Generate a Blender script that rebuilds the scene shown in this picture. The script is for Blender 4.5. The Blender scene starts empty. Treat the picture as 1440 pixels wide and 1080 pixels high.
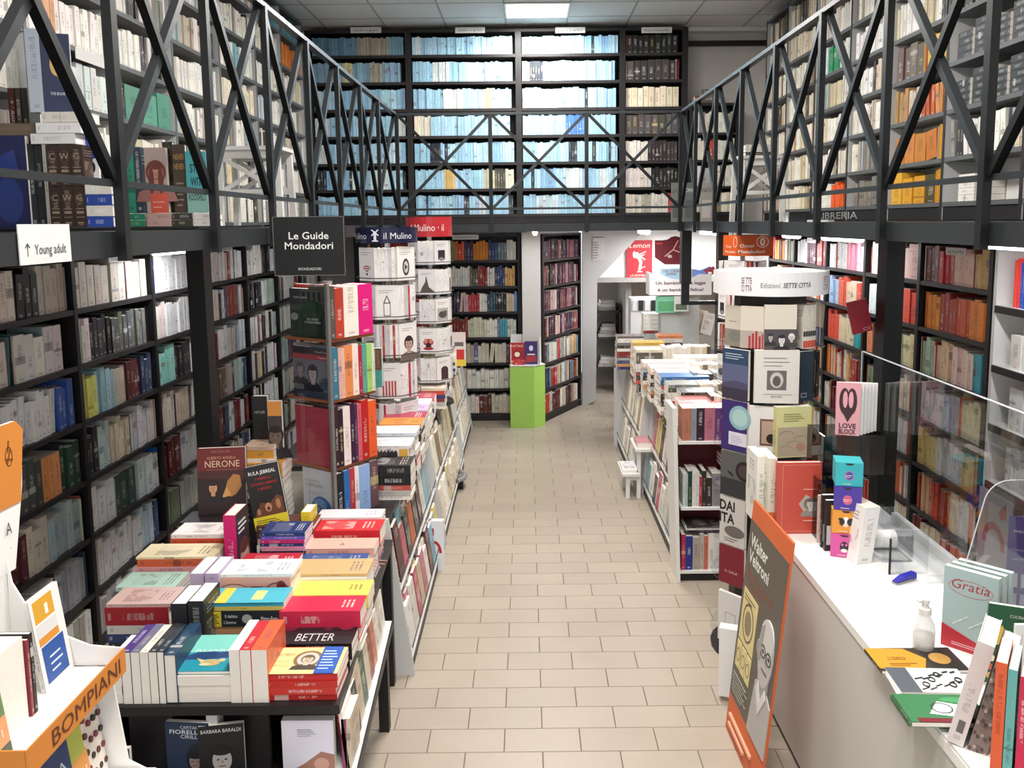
import bpy, math, random
from mathutils import Vector, Matrix
random.seed(7)
SC = bpy.context.scene
COL = SC.collection
V = Vector

# ---------------------------------------------------------------- camera, world, lamps, exposure
F_PX, PPX, PPY, HEYE = 1172.5, 741.0, 453.0, 2.55
TH = math.atan(141.0 / 1172.5)
RO = 0.0102
_up = V((0, math.sin(TH), math.cos(TH)))
FW = V((0, math.cos(TH), -math.sin(TH)))
RT = V((1, 0, 0)) * math.cos(RO) - _up * math.sin(RO)
UP = _up * math.cos(RO) + V((1, 0, 0)) * math.sin(RO)
EYE = V((0, 0, HEYE))
cd = bpy.data.cameras.new('camera')
cam = bpy.data.objects.new('camera', cd)
COL.objects.link(cam)
m = Matrix((RT, UP, -FW)).transposed().to_4x4()
m.translation = EYE
cam.matrix_world = m
cd.sensor_fit = 'HORIZONTAL'
cd.sensor_width = 36.0
cd.lens = 36.0 * F_PX / 1440.0
cd.shift_x = -(PPX - 720.0) / 1440.0
cd.shift_y = -(540.0 - PPY) / 1440.0
cd.clip_start = 0.05
SC.camera = cam
SC.view_settings.view_transform = 'Standard'
SC.view_settings.look = 'None'
SC.view_settings.gamma = 1.0
SC.view_settings.use_curve_mapping = False
SC.view_settings.exposure = 0.0
w = bpy.data.worlds.new('World')
SC.world = w
w.use_nodes = True
bg = w.node_tree.nodes['Background']
bg.inputs[0].default_value = (0.93, 0.96, 1.0, 1)
bg.inputs[1].default_value = 1.35          # daylight through the open shop front behind the camera
def area(name, loc, sx, sy, power, color=(1, .97, .92), rot=(0, 0, 0)):
    l = bpy.data.lights.new(name, 'AREA')
    l.shape = 'RECTANGLE'; l.size = sx; l.size_y = sy; l.energy = power; l.color = color
    o = bpy.data.objects.new(name, l); COL.objects.link(o)
    o.location = loc; o.rotation_euler = rot
    return o
CEIL = 4.95
LAMPS = [(0.15, 9.88), (0.15, 7.6), (0.15, 5.3), (0.15, 3.0), (0.15, 0.9)]
for lx, ly in LAMPS:
    area('ceiling_lamp_light', (lx, ly, CEIL - .035), .7, .6, 98)

def _dir(px, py):
    return RT * ((px - PPX) / F_PX) - UP * ((py - PPY) / F_PX) + FW
def at(px, py, i, v):
    d = _dir(px, py)
    return EYE + d * ((v - EYE[i]) / d[i])
def ax(px, py, x): return at(px, py, 0, x)
def ay(px, py, y): return at(px, py, 1, y)
def az(px, py, z): return at(px, py, 2, z)

# ---------------------------------------------------------------- materials
def lin(c):
    if isinstance(c, str):
        c = c.lstrip('#')
        if len(c) == 3: c = ''.join(a + a for a in c)
        c = [int(c[i:i + 2], 16) / 255 for i in (0, 2, 4)]
    return tuple(((x / 12.92) if x <= .04045 else ((x + .055) / 1.055) ** 2.4) for x in c[:3]) + (1.0,)

class NT:
    def __init__(s, name):
        s.m = bpy.data.materials.new(name); s.m.use_nodes = True
        s.t = s.m.node_tree; s.n = s.t.nodes; s.b = s.n['Principled BSDF']
    def add(s, ty, **k):
        n = s.n.new(ty)
        for a, b in k.items(): setattr(n, a, b)
        return n
    def lk(s, a, b): s.t.links.new(a, b)
    def put(s, sock, v):
        if isinstance(v, bpy.types.NodeSocket): s.lk(v, sock)
        else: sock.default_value = v
    def ma(s, op, a, b=None, c=None):
        n = s.add('ShaderNodeMath', operation=op)
        s.put(n.inputs[0], a)
        if b is not None: s.put(n.inputs[1], b)
        if c is not None: s.put(n.inputs[2], c)
        return n.outputs[0]
    def mix(s, f, a, b):
        n = s.add('ShaderNodeMix', data_type='RGBA')
        s.put(n.inputs[0], f); s.put(n.inputs[6], a); s.put(n.inputs[7], b)
        return n.outputs[2]
    def noise(s, vec, scale, detail=2.0, out=0):
        n = s.add('ShaderNodeTexNoise')
        n.inputs['Scale'].default_value = scale; n.inputs['Detail'].default_value = detail
        if vec is not None: s.lk(vec, n.inputs['Vector'])
        return n.outputs[out]
    def coord(s, k='Object'):
        return s.add('ShaderNodeTexCoord').outputs[k]
    def pos(s):
        return s.add('ShaderNodeNewGeometry').outputs['Position']

_mc = {}
def mat(name, color, rough=.5, metal=0.0, var=.06, scale=6.0, spec=.4, bump=0.0):
    if name in _mc: return _mc[name]
    t = NT(name)
    c = lin(color)
    n = t.noise(t.coord(), scale, 3)
    a = tuple(min(1, x * (1 + var)) for x in c[:3]) + (1,)
    b = tuple(x * (1 - var) for x in c[:3]) + (1,)
    t.lk(t.mix(n, b, a), t.b.inputs['Base Color'])
    t.b.inputs['Roughness'].default_value = rough
    t.b.inputs['Metallic'].default_value = metal
    t.b.inputs['Specular IOR Level'].default_value = spec
    if bump:
        bn = t.add('ShaderNodeBump'); bn.inputs['Strength'].default_value = bump; bn.inputs['Distance'].default_value = .01
        t.lk(t.noise(t.coord(), scale * 8, 4), bn.inputs['Height']); t.lk(bn.outputs[0], t.b.inputs['Normal'])
    _mc[name] = t.m
    return t.m

def emit(name, color, s):
    if name in _mc: return _mc[name]
    t = NT(name)
    t.b.inputs['Base Color'].default_value = (1, 1, 1, 1)
    t.b.inputs['Emission Color'].default_value = lin(color)
    t.b.inputs['Emission Strength'].default_value = s
    _mc[name] = t.m
    return t.m

def attr(t, name):
    n = t.add('ShaderNodeAttribute'); n.attribute_name = name
    return n
def m_spine():
    t = NT('book_spine')
    col = attr(t, 'Col').outputs['Color']; a = attr(t, 'Acc'); acc = a.outputs['Color']; r = a.outputs['Alpha']
    uv = t.add('ShaderNodeUVMap'); uv.uv_map = 'UVMap'
    sp = t.add('ShaderNodeSeparateXYZ'); t.lk(uv.outputs[0], sp.inputs[0])
    u, v = sp.outputs[0], sp.outputs[1]
    r2 = t.ma('FRACT', t.ma('MULTIPLY', r, 7.13)); r3 = t.ma('FRACT', t.ma('MULTIPLY', r, 23.7)); r4 = t.ma('FRACT', t.ma('MULTIPLY', r, 57.3))
    # printed title: a broken stroke that runs along the spine
    mid = t.ma('LESS_THAN', t.ma('ABSOLUTE', t.ma('SUBTRACT', u, .5)), .2)
    lo = t.ma('MULTIPLY_ADD', r2, .3, .2); hi = t.ma('ADD', lo, t.ma('MULTIPLY_ADD', r3, .3, .22))
    rng = t.ma('MULTIPLY', t.ma('GREATER_THAN', v, lo), t.ma('LESS_THAN', v, hi))
    cx = t.add('ShaderNodeCombineXYZ'); t.lk(t.ma('MULTIPLY', u, 1.5), cx.inputs[0]); t.lk(t.ma('MULTIPLY', v, 48), cx.inputs[1]); t.lk(t.ma('MULTIPLY', r, 90), cx.inputs[2])
    nz = t.ma('GREATER_THAN', t.noise(cx.outputs[0], 1.0, 1), .47)
    title = t.ma('MULTIPLY', t.ma('MULTIPLY', mid, rng), nz)
    # publisher's mark near the foot and, on some spines, a coloured band
    foot = t.ma('MULTIPLY', t.ma('LESS_THAN', t.ma('ABSOLUTE', t.ma('SUBTRACT', v, .07)), .022), mid)
    bandv = t.ma('LESS_THAN', t.ma('ABSOLUTE', t.ma('SUBTRACT', v, t.ma('MULTIPLY_ADD', r3, .6, .2))), t.ma('MULTIPLY', r2, .1))
    band = t.ma('MULTIPLY', bandv, t.ma('GREATER_THAN', r4, .8))
    c = t.mix(t.ma('MULTIPLY', band, .5), col, acc)
    c = t.mix(t.ma('MULTIPLY', t.ma('MAXIMUM', title, foot), .34), c, acc)
    n = t.noise(t.coord(), 9, 2)
    hs = t.add('ShaderNodeHueSaturation'); t.lk(c, hs.inputs['Color']); t.lk(t.ma('MULTIPLY_ADD', n, .2, .9), hs.inputs['Value'])
    t.lk(hs.outputs[0], t.b.inputs['Base Color'])
    t.b.inputs['Roughness'].default_value = .45; t.b.inputs['Specular IOR Level'].default_value = .35
    return t.m
def m_cover():
    t = NT('book_cover')
    col = attr(t, 'Col').outputs['Color']; a = attr(t, 'Acc'); acc = a.outputs['Color']; r = a.outputs['Alpha']
    uv = t.add('ShaderNodeUVMap'); uv.uv_map = 'UVMap'
    sp = t.add('ShaderNodeSeparateXYZ'); t.lk(uv.outputs[0], sp.inputs[0])
    u, v = sp.outputs[0], sp.outputs[1]
    r2 = t.ma('FRACT', t.ma('MULTIPLY', r, 7.13)); r3 = t.ma('FRACT', t.ma('MULTIPLY', r, 23.7))
    inx = t.ma('LESS_THAN', t.ma('ABSOLUTE', t.ma('SUBTRACT', u, .5)), t.ma('MULTIPLY_ADD', r2, .2, .2))
    rows = t.ma('GREATER_THAN', t.ma('SINE', t.ma('MULTIPLY', v, 110)), .1)
    top = t.ma('MULTIPLY', t.ma('GREATER_THAN', v, .74), t.ma('LESS_THAN', v, .9))
    cx = t.add('ShaderNodeCombineXYZ'); t.lk(t.ma('MULTIPLY', u, 26), cx.inputs[0]); t.lk(t.ma('MULTIPLY', v, 5), cx.inputs[1]); t.lk(t.ma('MULTIPLY', r, 90), cx.inputs[2])
    nz = t.ma('GREATER_THAN', t.noise(cx.outputs[0], 1.0, 1), .44)
    title = t.ma('MULTIPLY', t.ma('MULTIPLY', t.ma('MULTIPLY', inx, rows), top), nz)
    pic = t.ma('MULTIPLY', t.ma('MULTIPLY', t.ma('GREATER_THAN', v, .2), t.ma('LESS_THAN', v, .62)), t.ma('LESS_THAN', t.ma('ABSOLUTE', t.ma('SUBTRACT', u, .5)), .36))
    cy = t.add('ShaderNodeCombineXYZ'); t.lk(t.ma('MULTIPLY', u, 3), cy.inputs[0]); t.lk(t.ma('MULTIPLY', v, 4), cy.inputs[1]); t.lk(t.ma('MULTIPLY', r, 50), cy.inputs[2])
    blob = t.ma('GREATER_THAN', t.noise(cy.outputs[0], 1.0, 3), .52)
    picf = t.ma('MULTIPLY', t.ma('MULTIPLY', pic, t.ma('MULTIPLY_ADD', blob, .3, .08)), t.ma('GREATER_THAN', r3, .35))
    c = t.mix(picf, col, acc)
    c = t.mix(t.ma('MULTIPLY', title, .6), c, acc)
    t.lk(c, t.b.inputs['Base Color'])
    t.b.inputs['Roughness'].default_value = .38; t.b.inputs['Specular IOR Level'].default_value = .4
    return t.m
def m_pages():
    t = NT('book_pages')
    wv = t.add('ShaderNodeTexWave'); wv.inputs['Scale'].default_value = 60; wv.inputs['Distortion'].default_value = 1.5
    t.lk(t.coord('Object'), wv.inputs['Vector'])
    c = t.mix(t.ma('MULTIPLY', wv.outputs['Fac'], .35), lin('f3ece2'), lin('d9cfc2'))
    t.lk(c, t.b.inputs['Base Color']); t.b.inputs['Roughness'].default_value = .8
    return t.m
def m_ink():
    t = NT('printed_ink')
    t.lk(attr(t, 'Col').outputs['Color'], t.b.inputs['Base Color']); t.b.inputs['Roughness'].default_value = .45
    return t.m
def m_clear(name, tint, ref=.08, rough=.02):
    t = NT(name)
    tr = t.add('ShaderNodeBsdfTransparent'); tr.inputs[0].default_value = tint
    gl = t.add('ShaderNodeBsdfGlossy'); gl.inputs['Roughness'].default_value = rough
    fr = t.add('ShaderNodeFresnel'); fr.inputs[0].default_value = 1.45
    mx = t.add('ShaderNodeMixShader')
    bf = t.add('ShaderNodeNewGeometry').outputs['Backfacing']
    t.lk(t.ma('MULTIPLY', t.ma('MULTIPLY_ADD', fr.outputs[0], .8, ref), t.ma('SUBTRACT', 1.0, bf)), mx.inputs[0]); t.lk(tr.outputs[0], mx.inputs[1]); t.lk(gl.outputs[0], mx.inputs[2])
    t.lk(mx.outputs[0], t.n['Material Output'].inputs['Surface'])
    return t.m
def m_milky(name, f):
    t = NT(name)
    tr = t.add('ShaderNodeBsdfTransparent'); tr.inputs[0].default_value = (.97, .97, .97, 1)
    mx = t.add('ShaderNodeMixShader'); mx.inputs[0].default_value = f
    t.b.inputs['Base Color'].default_value = (.85, .85, .84, 1); t.b.inputs['Roughness'].default_value = .2
    t.lk(tr.outputs[0], mx.inputs[1]); t.lk(t.b.outputs[0], mx.inputs[2]); t.lk(mx.outputs[0], t.n['Material Output'].inputs['Surface'])
    return t.m
SPINE, COVER, PAGES, INK = m_spine(), m_cover(), m_pages(), m_ink()
CLEAR = m_clear('clear_acrylic', (.95, .96, .965, 1), .02)
PLEXI = m_clear('counter_plexiglass', (.90, .91, .92, 1), .07)
STEEL = mat('black_steel', '131415', .38, .1, .1, 5)
FASC = mat('dark_grey_fascia', '282c2e', .42, .1, .06, 3)
RAILM = mat('grey_steel_rail', '35383a', .35, .4, .08, 8)
BLK = mat('black_laminate', '1d1a1b', .45, 0, .12, 8)
BLKSH = mat('dark_shelf_board', '282425', .45, 0, .12, 8)
WHT = mat('white_laminate', 'e6e4e0', .4, 0, .03, 4)
WGREY = mat('pale_grey_laminate', 'c9c9c8', .45, 0, .04, 4)
GREYSH = mat('grey_shelf_board', '5e6062', .45, 0, .06, 6)
WALLM = mat('painted_wall', 'd2cec8', .85, 0, .03, 1.5, .2, .15)
CARD = mat('white_card', 'eceae6', .7, 0, .03, 5)
CHROME = mat('brushed_metal', 'a9a9a8', .3, .7, .05, 20)

# ---------------------------------------------------------------- mesh builder
MATS = []
class MB:
    def __init__(s):
        s.v = []; s.f = []; s.m = []; s.c = []; s.a = []; s.uv = []; s.mats = []
    def mi(s, m):
        if m not in s.mats: s.mats.append(m)
        return s.mats.index(m)
    def face(s, idx, m, c=(1, 1, 1, 1), a=(0, 0, 0, .5), uv=None):
        s.f.append(idx); s.m.append(s.mi(m)); s.c.append(c); s.a.append(a)
        s.uv.append(uv or [(0, 0), (1, 0), (1, 1), (0, 1)][:len(idx)] + [(0, 0)] * max(0, len(idx) - 4))
    def hexa(s, p, m, c=(1, 1, 1, 1)):
        """p: 8 corners, bottom ring 0-3 (ccw seen from above), top ring 4-7"""
        b = len(s.v); s.v += [tuple(q) for q in p]
        for q in ((3, 2, 1, 0), (4, 5, 6, 7), (0, 1, 5, 4), (1, 2, 6, 5), (2, 3, 7, 6), (3, 0, 4, 7)):
            s.face([b + i for i in q], m, c)
    def box(s, x0, x1, y0, y1, z0, z1, m, c=(1, 1, 1, 1)):
        x0, x1 = sorted((x0, x1)); y0, y1 = sorted((y0, y1)); z0, z1 = sorted((z0, z1))
        s.hexa([(x0, y0, z0), (x1, y0, z0), (x1, y1, z0), (x0, y1, z0), (x0, y0, z1), (x1, y0, z1), (x1, y1, z1), (x0, y1, z1)], m, c)
    def obox(s, o, a, b, c_, m, c=(1, 1, 1, 1)):
        o, a, b, c_ = V(o), V(a), V(b), V(c_)
        if a.cross(b).dot(c_) < 0: a, b = b, a
        s.hexa([o, o + a, o + a + b, o + b, o + c_, o + a + c_, o + a + b + c_, o + b + c_], m, c)
    def bar(s, p, q, w, h, m, side=None):
        """rectangular bar from p to q, w along side, h along the third direction"""
        p, q = V(p), V(q); d = (q - p)
        sd = V(side).normalized() if side is not None else d.cross(V((0, 0, 1))).normalized()
        t = d.cross(sd).normalized(); sd = t.cross(d).normalized()
        s.obox(p - sd * w / 2 - t * h / 2, sd * w, t * h, d, m)
    def prism(s, poly, ex, m, c=(1, 1, 1, 1)):
        """poly: list of 3D points of a planar outline, ex: extrusion vector"""
        poly = [V(p) for p in poly]; ex = V(ex); n = len(poly)
        nr = V((0, 0, 0))
        for i in range(n): nr += poly[i].cross(poly[(i + 1) % n])
        if nr.dot(ex) < 0: poly.reverse()
        b = len(s.v); s.v += [tuple(p) for p in poly] + [tuple(p + ex) for p in poly]
        s.face([b + i for i in reversed(range(n))], m, c); s.face([b + n + i for i in range(n)], m, c)
        for i in range(n):
            j = (i + 1) % n
            s.face([b + i, b + j, b + n + j, b + n + i], m, c)
    def cyl(s, p, q, r0, r1, m, n=12, c=(1, 1, 1, 1)):
        p, q = V(p), V(q); d = (q - p).normalized()
        u = d.orthogonal().normalized(); w_ = d.cross(u)
        b = len(s.v)
        for (o, r) in ((p, r0), (q, r1)):
            for i in range(n):
                t = 2 * math.pi * i / n
                s.v.append(tuple(o + (u * math.cos(t) + w_ * math.sin(t)) * r))
        s.face([b + i for i in reversed(range(n))], m, c); s.face([b + n + i for i in range(n)], m, c)
        for i in range(n):
            j = (i + 1) % n
            s.face([b + i, b + j, b + n + j, b + n + i], m, c)
    def lathe(s, o, prof, m, n=20):
        o = V(o); b = len(s.v)
        for r, z in prof:
            for i in range(n):
                t = 2 * math.pi * i / n
                s.v.append((o.x + r * math.cos(t), o.y + r * math.sin(t), o.z + z))
        for k in range(len(prof) - 1):
            for i in range(n):
                j = (i + 1) % n
                s.face([b + k * n + i, b + k * n + j, b + (k + 1) * n + j, b + (k + 1) * n + i], m)
        s.face([b + i for i in reversed(range(n))], m); s.face([b + (len(prof) - 1) * n + i for i in range(n)], m)
    def tube(s, pts, r, m, n=8):
        for i in range(len(pts) - 1): s.cyl(pts[i], pts[i + 1], r, r, m, n)
    def book(s, O, T, H, D, th, h, d, col, acc=None, rnd=None, hard=True, simple=False, pages=True):
        """spine at depth 0; boards at thickness 0 and th; T x H x D any orthogonal frame"""
        O, T, H, D = V(O), V(T), V(H), V(D)
        if acc is None: acc = contrast(col)
        c = lin(col); a = lin(acc)[:3] + (rnd if rnd is not None else random.random(),)
        rh = T.cross(H).dot(D) > 0
        b = len(s.v)
        P = [O, O + T * th, O + T * th + H * h, O + H * h]
        P = P + [p + D * d for p in P]
        if simple:
            s.v += [tuple(p) for p in P]
            fs = [((3, 2, 1, 0), SPINE, [(0, 1), (1, 1), (1, 0), (0, 0)]), ((4, 5, 6, 7), PAGES, None),
                  ((0, 1, 5, 4), PAGES, None), ((2, 3, 7, 6), PAGES, None),
                  ((1, 2, 6, 5), COVER, [(0, 0), (0, 1), (1, 1), (1, 0)]), ((3, 0, 4, 7), COVER, [(1, 1), (1, 0), (0, 0), (0, 1)])]
            for q, m, uv in fs:
                q = list(q); uv = list(uv) if uv else None
                if not rh:
                    q.reverse()
                    if uv: uv.reverse()
                s.face([b + i for i in q], m, c, a, uv)
            return
        k = min(.0028 if hard else .001, th * .2)
        g = .003 if hard else .0006
        out = [(0, d), (0, 0), (th, 0), (th, d), (th - k, d), (th - k, k), (k, k), (k, d)]
        for hh in (0, h):
            s.v += [tuple(O + T * p + D * q + H * hh) for p, q in out]
        n = 8
        uvs = {1: (SPINE, [(0, 0), (1, 0), (1, 1), (0, 1)]), 0: (COVER, [(1, 0), (0, 0), (0, 1), (1, 1)]), 2: (COVER, [(0, 0), (1, 0), (1, 1), (0, 1)])}
        for i in range(n):
            j = (i + 1) % n
            q = [b + i, b + j, b + n + j, b + n + i]
            m, uv = uvs.get(i, (COVER, [(.02, .02)] * 4))
            uv = list(uv)
            if rh: q.reverse(); uv.reverse()
            s.face(q, m, c, a, uv)
        for base in (0, n):       # head and tail edges of the cover, as three quads each
            for q in ((0, 1, 6, 7), (1, 2, 5, 6), (2, 3, 4, 5)):
                q = [b + base + i for i in q]
                if (base == 0) != rh: q.reverse()
                s.face(q, COVER, c, a, [(.02, .02)] * 4)
        if pages:
            s.obox(O + T * k + D * k + H * g, T * (th - 2 * k), H * (h - 2 * g), D * (d - k - (g if hard else .0005)), PAGES)
    def build(s, name, parent=None, smooth=False, **props):
        me = bpy.data.meshes.new(name)
        me.from_pydata(s.v, [], s.f)
        for m in s.mats: me.materials.append(m)
        if len(s.mats) > 1: me.polygons.foreach_set('material_index', s.m)
        if any(m in (SPINE, COVER, INK) for m in s.mats):
            cc = []; aa = []; uu = []
            for f, c, a, uv in zip(s.f, s.c, s.a, s.uv):
                for i in range(len(f)):
                    cc.extend(c); aa.extend(a); uu.extend(uv[i] if i < len(uv) else (0, 0))
            ca = me.color_attributes.new('Col', 'FLOAT_COLOR', 'CORNER'); ca.data.foreach_set('color', cc)
            ab = me.color_attributes.new('Acc', 'FLOAT_COLOR', 'CORNER'); ab.data.foreach_set('color', aa)
            ul = me.uv_layers.new(name='UVMap'); ul.data.foreach_set('uv', uu)
        if smooth: me.polygons.foreach_set('use_smooth', [True] * len(me.polygons))
        o = bpy.data.objects.new(name, me); COL.objects.link(o)
        if parent is not None:
            o.parent = parent
            o.matrix_parent_inverse = Matrix.Translation(-parent.location)
        for k, v in props.items(): o[k] = v
        return o

def empty(name, loc, label, cat, group=None):
    o = bpy.data.objects.new(name, None); COL.objects.link(o)
    o.location = loc; o['label'] = label; o['category'] = cat
    if group: o['group'] = group
    o.empty_display_size = .05
    return o
def part(name, parent, fn, smooth=False, **props):
    b = MB(); fn(b); return b.build(name, parent, smooth, **props)
def boxpart(name, parent, x0, x1, y0, y1, z0, z1, m, **props):
    b = MB(); b.box(x0, x1, y0, y1, z0, z1, m); return b.build(name, parent, **props)
def structure(name, fn):
    b = MB(); fn(b); return b.build(name, kind='structure')

# ---------------------------------------------------------------- printing on a surface
class Print:
    """artwork laid on a flat surface: o lower-left corner, ex/ey unit axes, n outward normal, w x h size"""
    def __init__(s, o, ex, ey, w, h, n=None):
        s.o, s.ex, s.ey, s.w, s.h = V(o), V(ex).normalized(), V(ey).normalized(), w, h
        s.n = V(n).normalized() if n is not None else s.ex.cross(s.ey).normalized()
        s.b = MB(); s.k = 0
    def p(s, u, v, lift=0): return s.o + s.ex * (u * s.w) + s.ey * (v * s.h) + s.n * lift
    def lift(s):
        s.k += 1; return .0006 + s.k * .00025
    def poly(s, pts, c):
        l = s.lift()
        s.b.prism([s.p(u, v, .0001) for u, v in pts], s.n * l, INK, lin(c))
        return s
    def rect(s, u0, v0, u1, v1, c): return s.poly([(u0, v0), (u1, v0), (u1, v1), (u0, v1)], c)
    def ell(s, cu, cv, ru, rv, c, n=18, a0=0, a1=360):
        pts = [(cu + ru * math.cos(math.radians(a0 + (a1 - a0) * i / n)), cv + rv * math.sin(math.radians(a0 + (a1 - a0) * i / n))) for i in range(n + (a1 - a0 != 360))]
        return s.poly(pts, c)
    def ring(s, cu, cv, ru, rv, t, c, n=16, a0=0, a1=360):
        l = s.lift()
        P = lambda r, i: s.p(cu + r[0] * math.cos(math.radians(a0 + (a1 - a0) * i / n)), cv + r[1] * math.sin(math.radians(a0 + (a1 - a0) * i / n)), .0001)
        R0, R1 = (ru, rv), (ru - t, rv - t * s.w / s.h)
        for i in range(n):
            s.b.prism([P(R0, i), P(R0, i + 1), P(R1, i + 1), P(R1, i)], s.n * l, INK, lin(c))
        return s
    def line(s, u0, v0, u1, v1, t, c):
        a = V(((u1 - u0) * s.w, (v1 - v0) * s.h)); nn = V((-a.y, a.x)).normalized() * (t / 2)
        du, dv = nn.x / s.w, nn.y / s.h
        return s.poly([(u0 - du, v0 - dv), (u1 - du, v1 - dv), (u1 + du, v1 + dv), (u0 + du, v0 + dv)], c)
    def lines(s, u0, u1, v0, v1, n, c, t=.3):
        st = (v1 - v0) / n
        for i in range(n):
            e = u0 + (u1 - u0) * (.65 + .35 * ((i * 37) % 10) / 10)
            s.rect(u0, v0 + i * st, e, v0 + i * st + st * t, c)
        return s
    def text(s, txt, u, v, size, c, width=None, align='CENTER', bold=0.0, shear=0.0, vert=False):
        """size: cap height in metres; u,v anchor on the baseline; width: fit to this many metres"""
        cu = bpy.data.curves.new('t', 'FONT'); cu.body = txt; cu.size = 1.0; cu.resolution_u = 2
        cu.offset = bold; cu.shear = shear
        ob = bpy.data.objects.new('t', cu)
        me = bpy.data.meshes.new_from_object(ob)
        xs = [q.co.x for q in me.vertices]
        if not xs: return s
        x0, x1 = min(xs), max(xs); sy = size / .70; sx = sy
        if width: sx = width / max(1e-6, x1 - x0)
        off = -x0 - ((x1 - x0) / 2 if align == 'CENTER' else (x1 - x0 if align == 'RIGHT' else 0))
        l = s.lift() + .0004
        base = s.o + s.ex * (u * s.w) + s.ey * (v * s.h)
        ex, ey = (s.ex, s.ey) if not vert else (-s.ey, s.ex)
        b0 = len(s.b.v)
        for q in me.vertices:
            s.b.v.append(tuple(base + ex * ((q.co.x + off) * sx) + ey * (q.co.y * sy) + s.n * l))
        cc = lin(c)
        flip = (ex.cross(ey)).dot(s.n) < 0
        for pl in me.polygons:
            idx = [b0 + i for i in pl.vertices]
            if flip: idx.reverse()
            s.b.face(idx, INK, cc, (0, 0, 0, .5), [(0, 0)] * len(idx))
        bpy.data.objects.remove(ob); bpy.data.curves.remove(cu); bpy.data.meshes.remove(me)
        return s
    def portrait(s, cu, cv, k, skin='c9a48a', hair='2a1c18', cloth='23232a', bgc=None):
        """head and shoulders, k = head height in units of v"""
        r = s.h / s.w
        s.poly([(cu - k * .95 * r, cv - k * 1.25), (cu + k * .95 * r, cv - k * 1.25), (cu + k * .8 * r, cv - k * .8), (cu + k * .25 * r, cv - k * .58), (cu - k * .25 * r, cv - k * .58), (cu - k * .8 * r, cv - k * .8)], cloth)
        s.rect(cu - k * .17 * r, cv - k * .72, cu + k * .17 * r, cv - k * .35, skin)
        s.ell(cu, cv + k * .08, k * .46 * r, k * .54, hair)
        s.ell(cu, cv, k * .35 * r, k * .47, skin)
        s.ell(cu, cv + k * .36, k * .36 * r, k * .17, hair)
        for sg in (-1, 1):
            s.ell(cu + sg * k * .14 * r, cv + k * .03, k * .055 * r, k * .03, '1d1512', 8)
        s.rect(cu - k * .12 * r, cv - k * .25, cu + k * .12 * r, cv - k * .21, '8c4a42')
        s.poly([(cu - k * .03 * r, cv - k * .1), (cu + k * .05 * r, cv - k * .1), (cu, cv + k * .03)], '9c7660')
        return s
    def done(s, parent, name='cover_print', label=None):
        o = s.b.build(name, parent)
        if label: o['label'] = label
        return o

# ---------------------------------------------------------------- words for labels
NAMED = {'white': 'e8e4dc', 'cream': 'd8cbb0', 'pale grey': 'b8b6b2', 'grey': '85837f', 'dark grey': '4a4848', 'black': '1c1a1b', 'red': 'b3262c', 'dark red': '6b1c22',
         'orange': 'd8692c', 'ochre': 'c08a3c', 'yellow': 'e3c750', 'green': '2f7a4c', 'pale green': '9db88e', 'teal': '3a8c8c', 'blue': '2c5aa0', 'navy blue': '1e2a52',
         'pale blue': '9cc0d8', 'purple': '5a3a78', 'lilac': 'b9a2c8', 'pink': 'd98aa8', 'magenta': 'c2266c', 'brown': '5a3c2c', 'tan': 'a88464', 'salmon': 'dc9480'}
def cname(c):
    a = [int(c[i:i + 2], 16) for i in (0, 2, 4)]
    best = min(NAMED.items(), key=lambda kv: sum((a[i] - int(kv[1][2 * i:2 * i + 2], 16)) ** 2 for i in range(3)))
    return best[0]
def contrast(c):
    a = [int(c[i:i + 2], 16) for i in (0, 2, 4)]
    l = .3 * a[0] + .59 * a[1] + .11 * a[2]
    if l > 120: return random.choice(['222222', '2a2a30', '7c1c20', '1c3c70', '4a3a30'])
    return random.choice(['e8e4d8', 'd8c890', 'f0f0f0', 'c8c4bc'])
def jit(c, k=8):
    a = [int(c[i:i + 2], 16) for i in (0, 2, 4)]; j = random.randint(-k, k)
    return ''.join('%02x' % max(0, min(255, x + j + random.randint(-k // 2, k // 2))) for x in a)
_ones = 'zeroth first second third fourth fifth sixth seventh eighth ninth tenth eleventh twelfth thirteenth fourteenth fifteenth sixteenth seventeenth eighteenth nineteenth'.split()
_tens = {2: 'twent', 3: 'thirt', 4: 'fort', 5: 'fift', 6: 'sixt', 7: 'sevent', 8: 'eight', 9: 'ninet'}
def ordn(n):
    if n < 20: return _ones[n]
    t, o = divmod(n, 10)
    return _tens[t] + ('ieth' if o == 0 else 'y-' + _ones[o])

def one_book(O, T, H, D, th, h, d, col, label, group=None, acc=None, name='book', hard=True, split=True, art=None, rnd=None):
    """a book of its own: cover mesh, page block as a child; art(Print) draws on the front (side +T)"""
    O, T, H, D = V(O), V(T), V(H), V(D)
    b = MB()
    if split:
        b.book(O, T, H, D, th, h, d, col, acc, rnd if rnd is not None else (.3 if art is None else .013), hard, pages=False) if rnd is not None or art is not None else b.book(O, T, H, D, th, h, d, col, acc, None, hard, pages=False)
    else:
        b.book(O, T, H, D, th, h, d, col, acc, rnd, hard, simple=True)
    o = b.build(name)
    o['label'] = label; o['category'] = 'book'
    if group: o['group'] = group
    if split:
        k = min(.0028 if hard else .001, th * .2); g = .003 if hard else .0006
        q = MB(); q.obox(O + T * k + D * k + H * g, T * (th - 2 * k), H * (h - 2 * g), D * (d - k - (g if hard else .0005)), PAGES)
        q.build('pages', o)
    return o

def sub(o, parent):
    return o

# ---------------------------------------------------------------- the room
def _proj(p):
    d = V(p) - EYE; zc = d.dot(FW)
    if zc <= .05: return (-9999, -9999)
    return (PPX + F_PX * d.dot(RT) / zc, PPY - F_PX * d.dot(UP) / zc)

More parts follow.
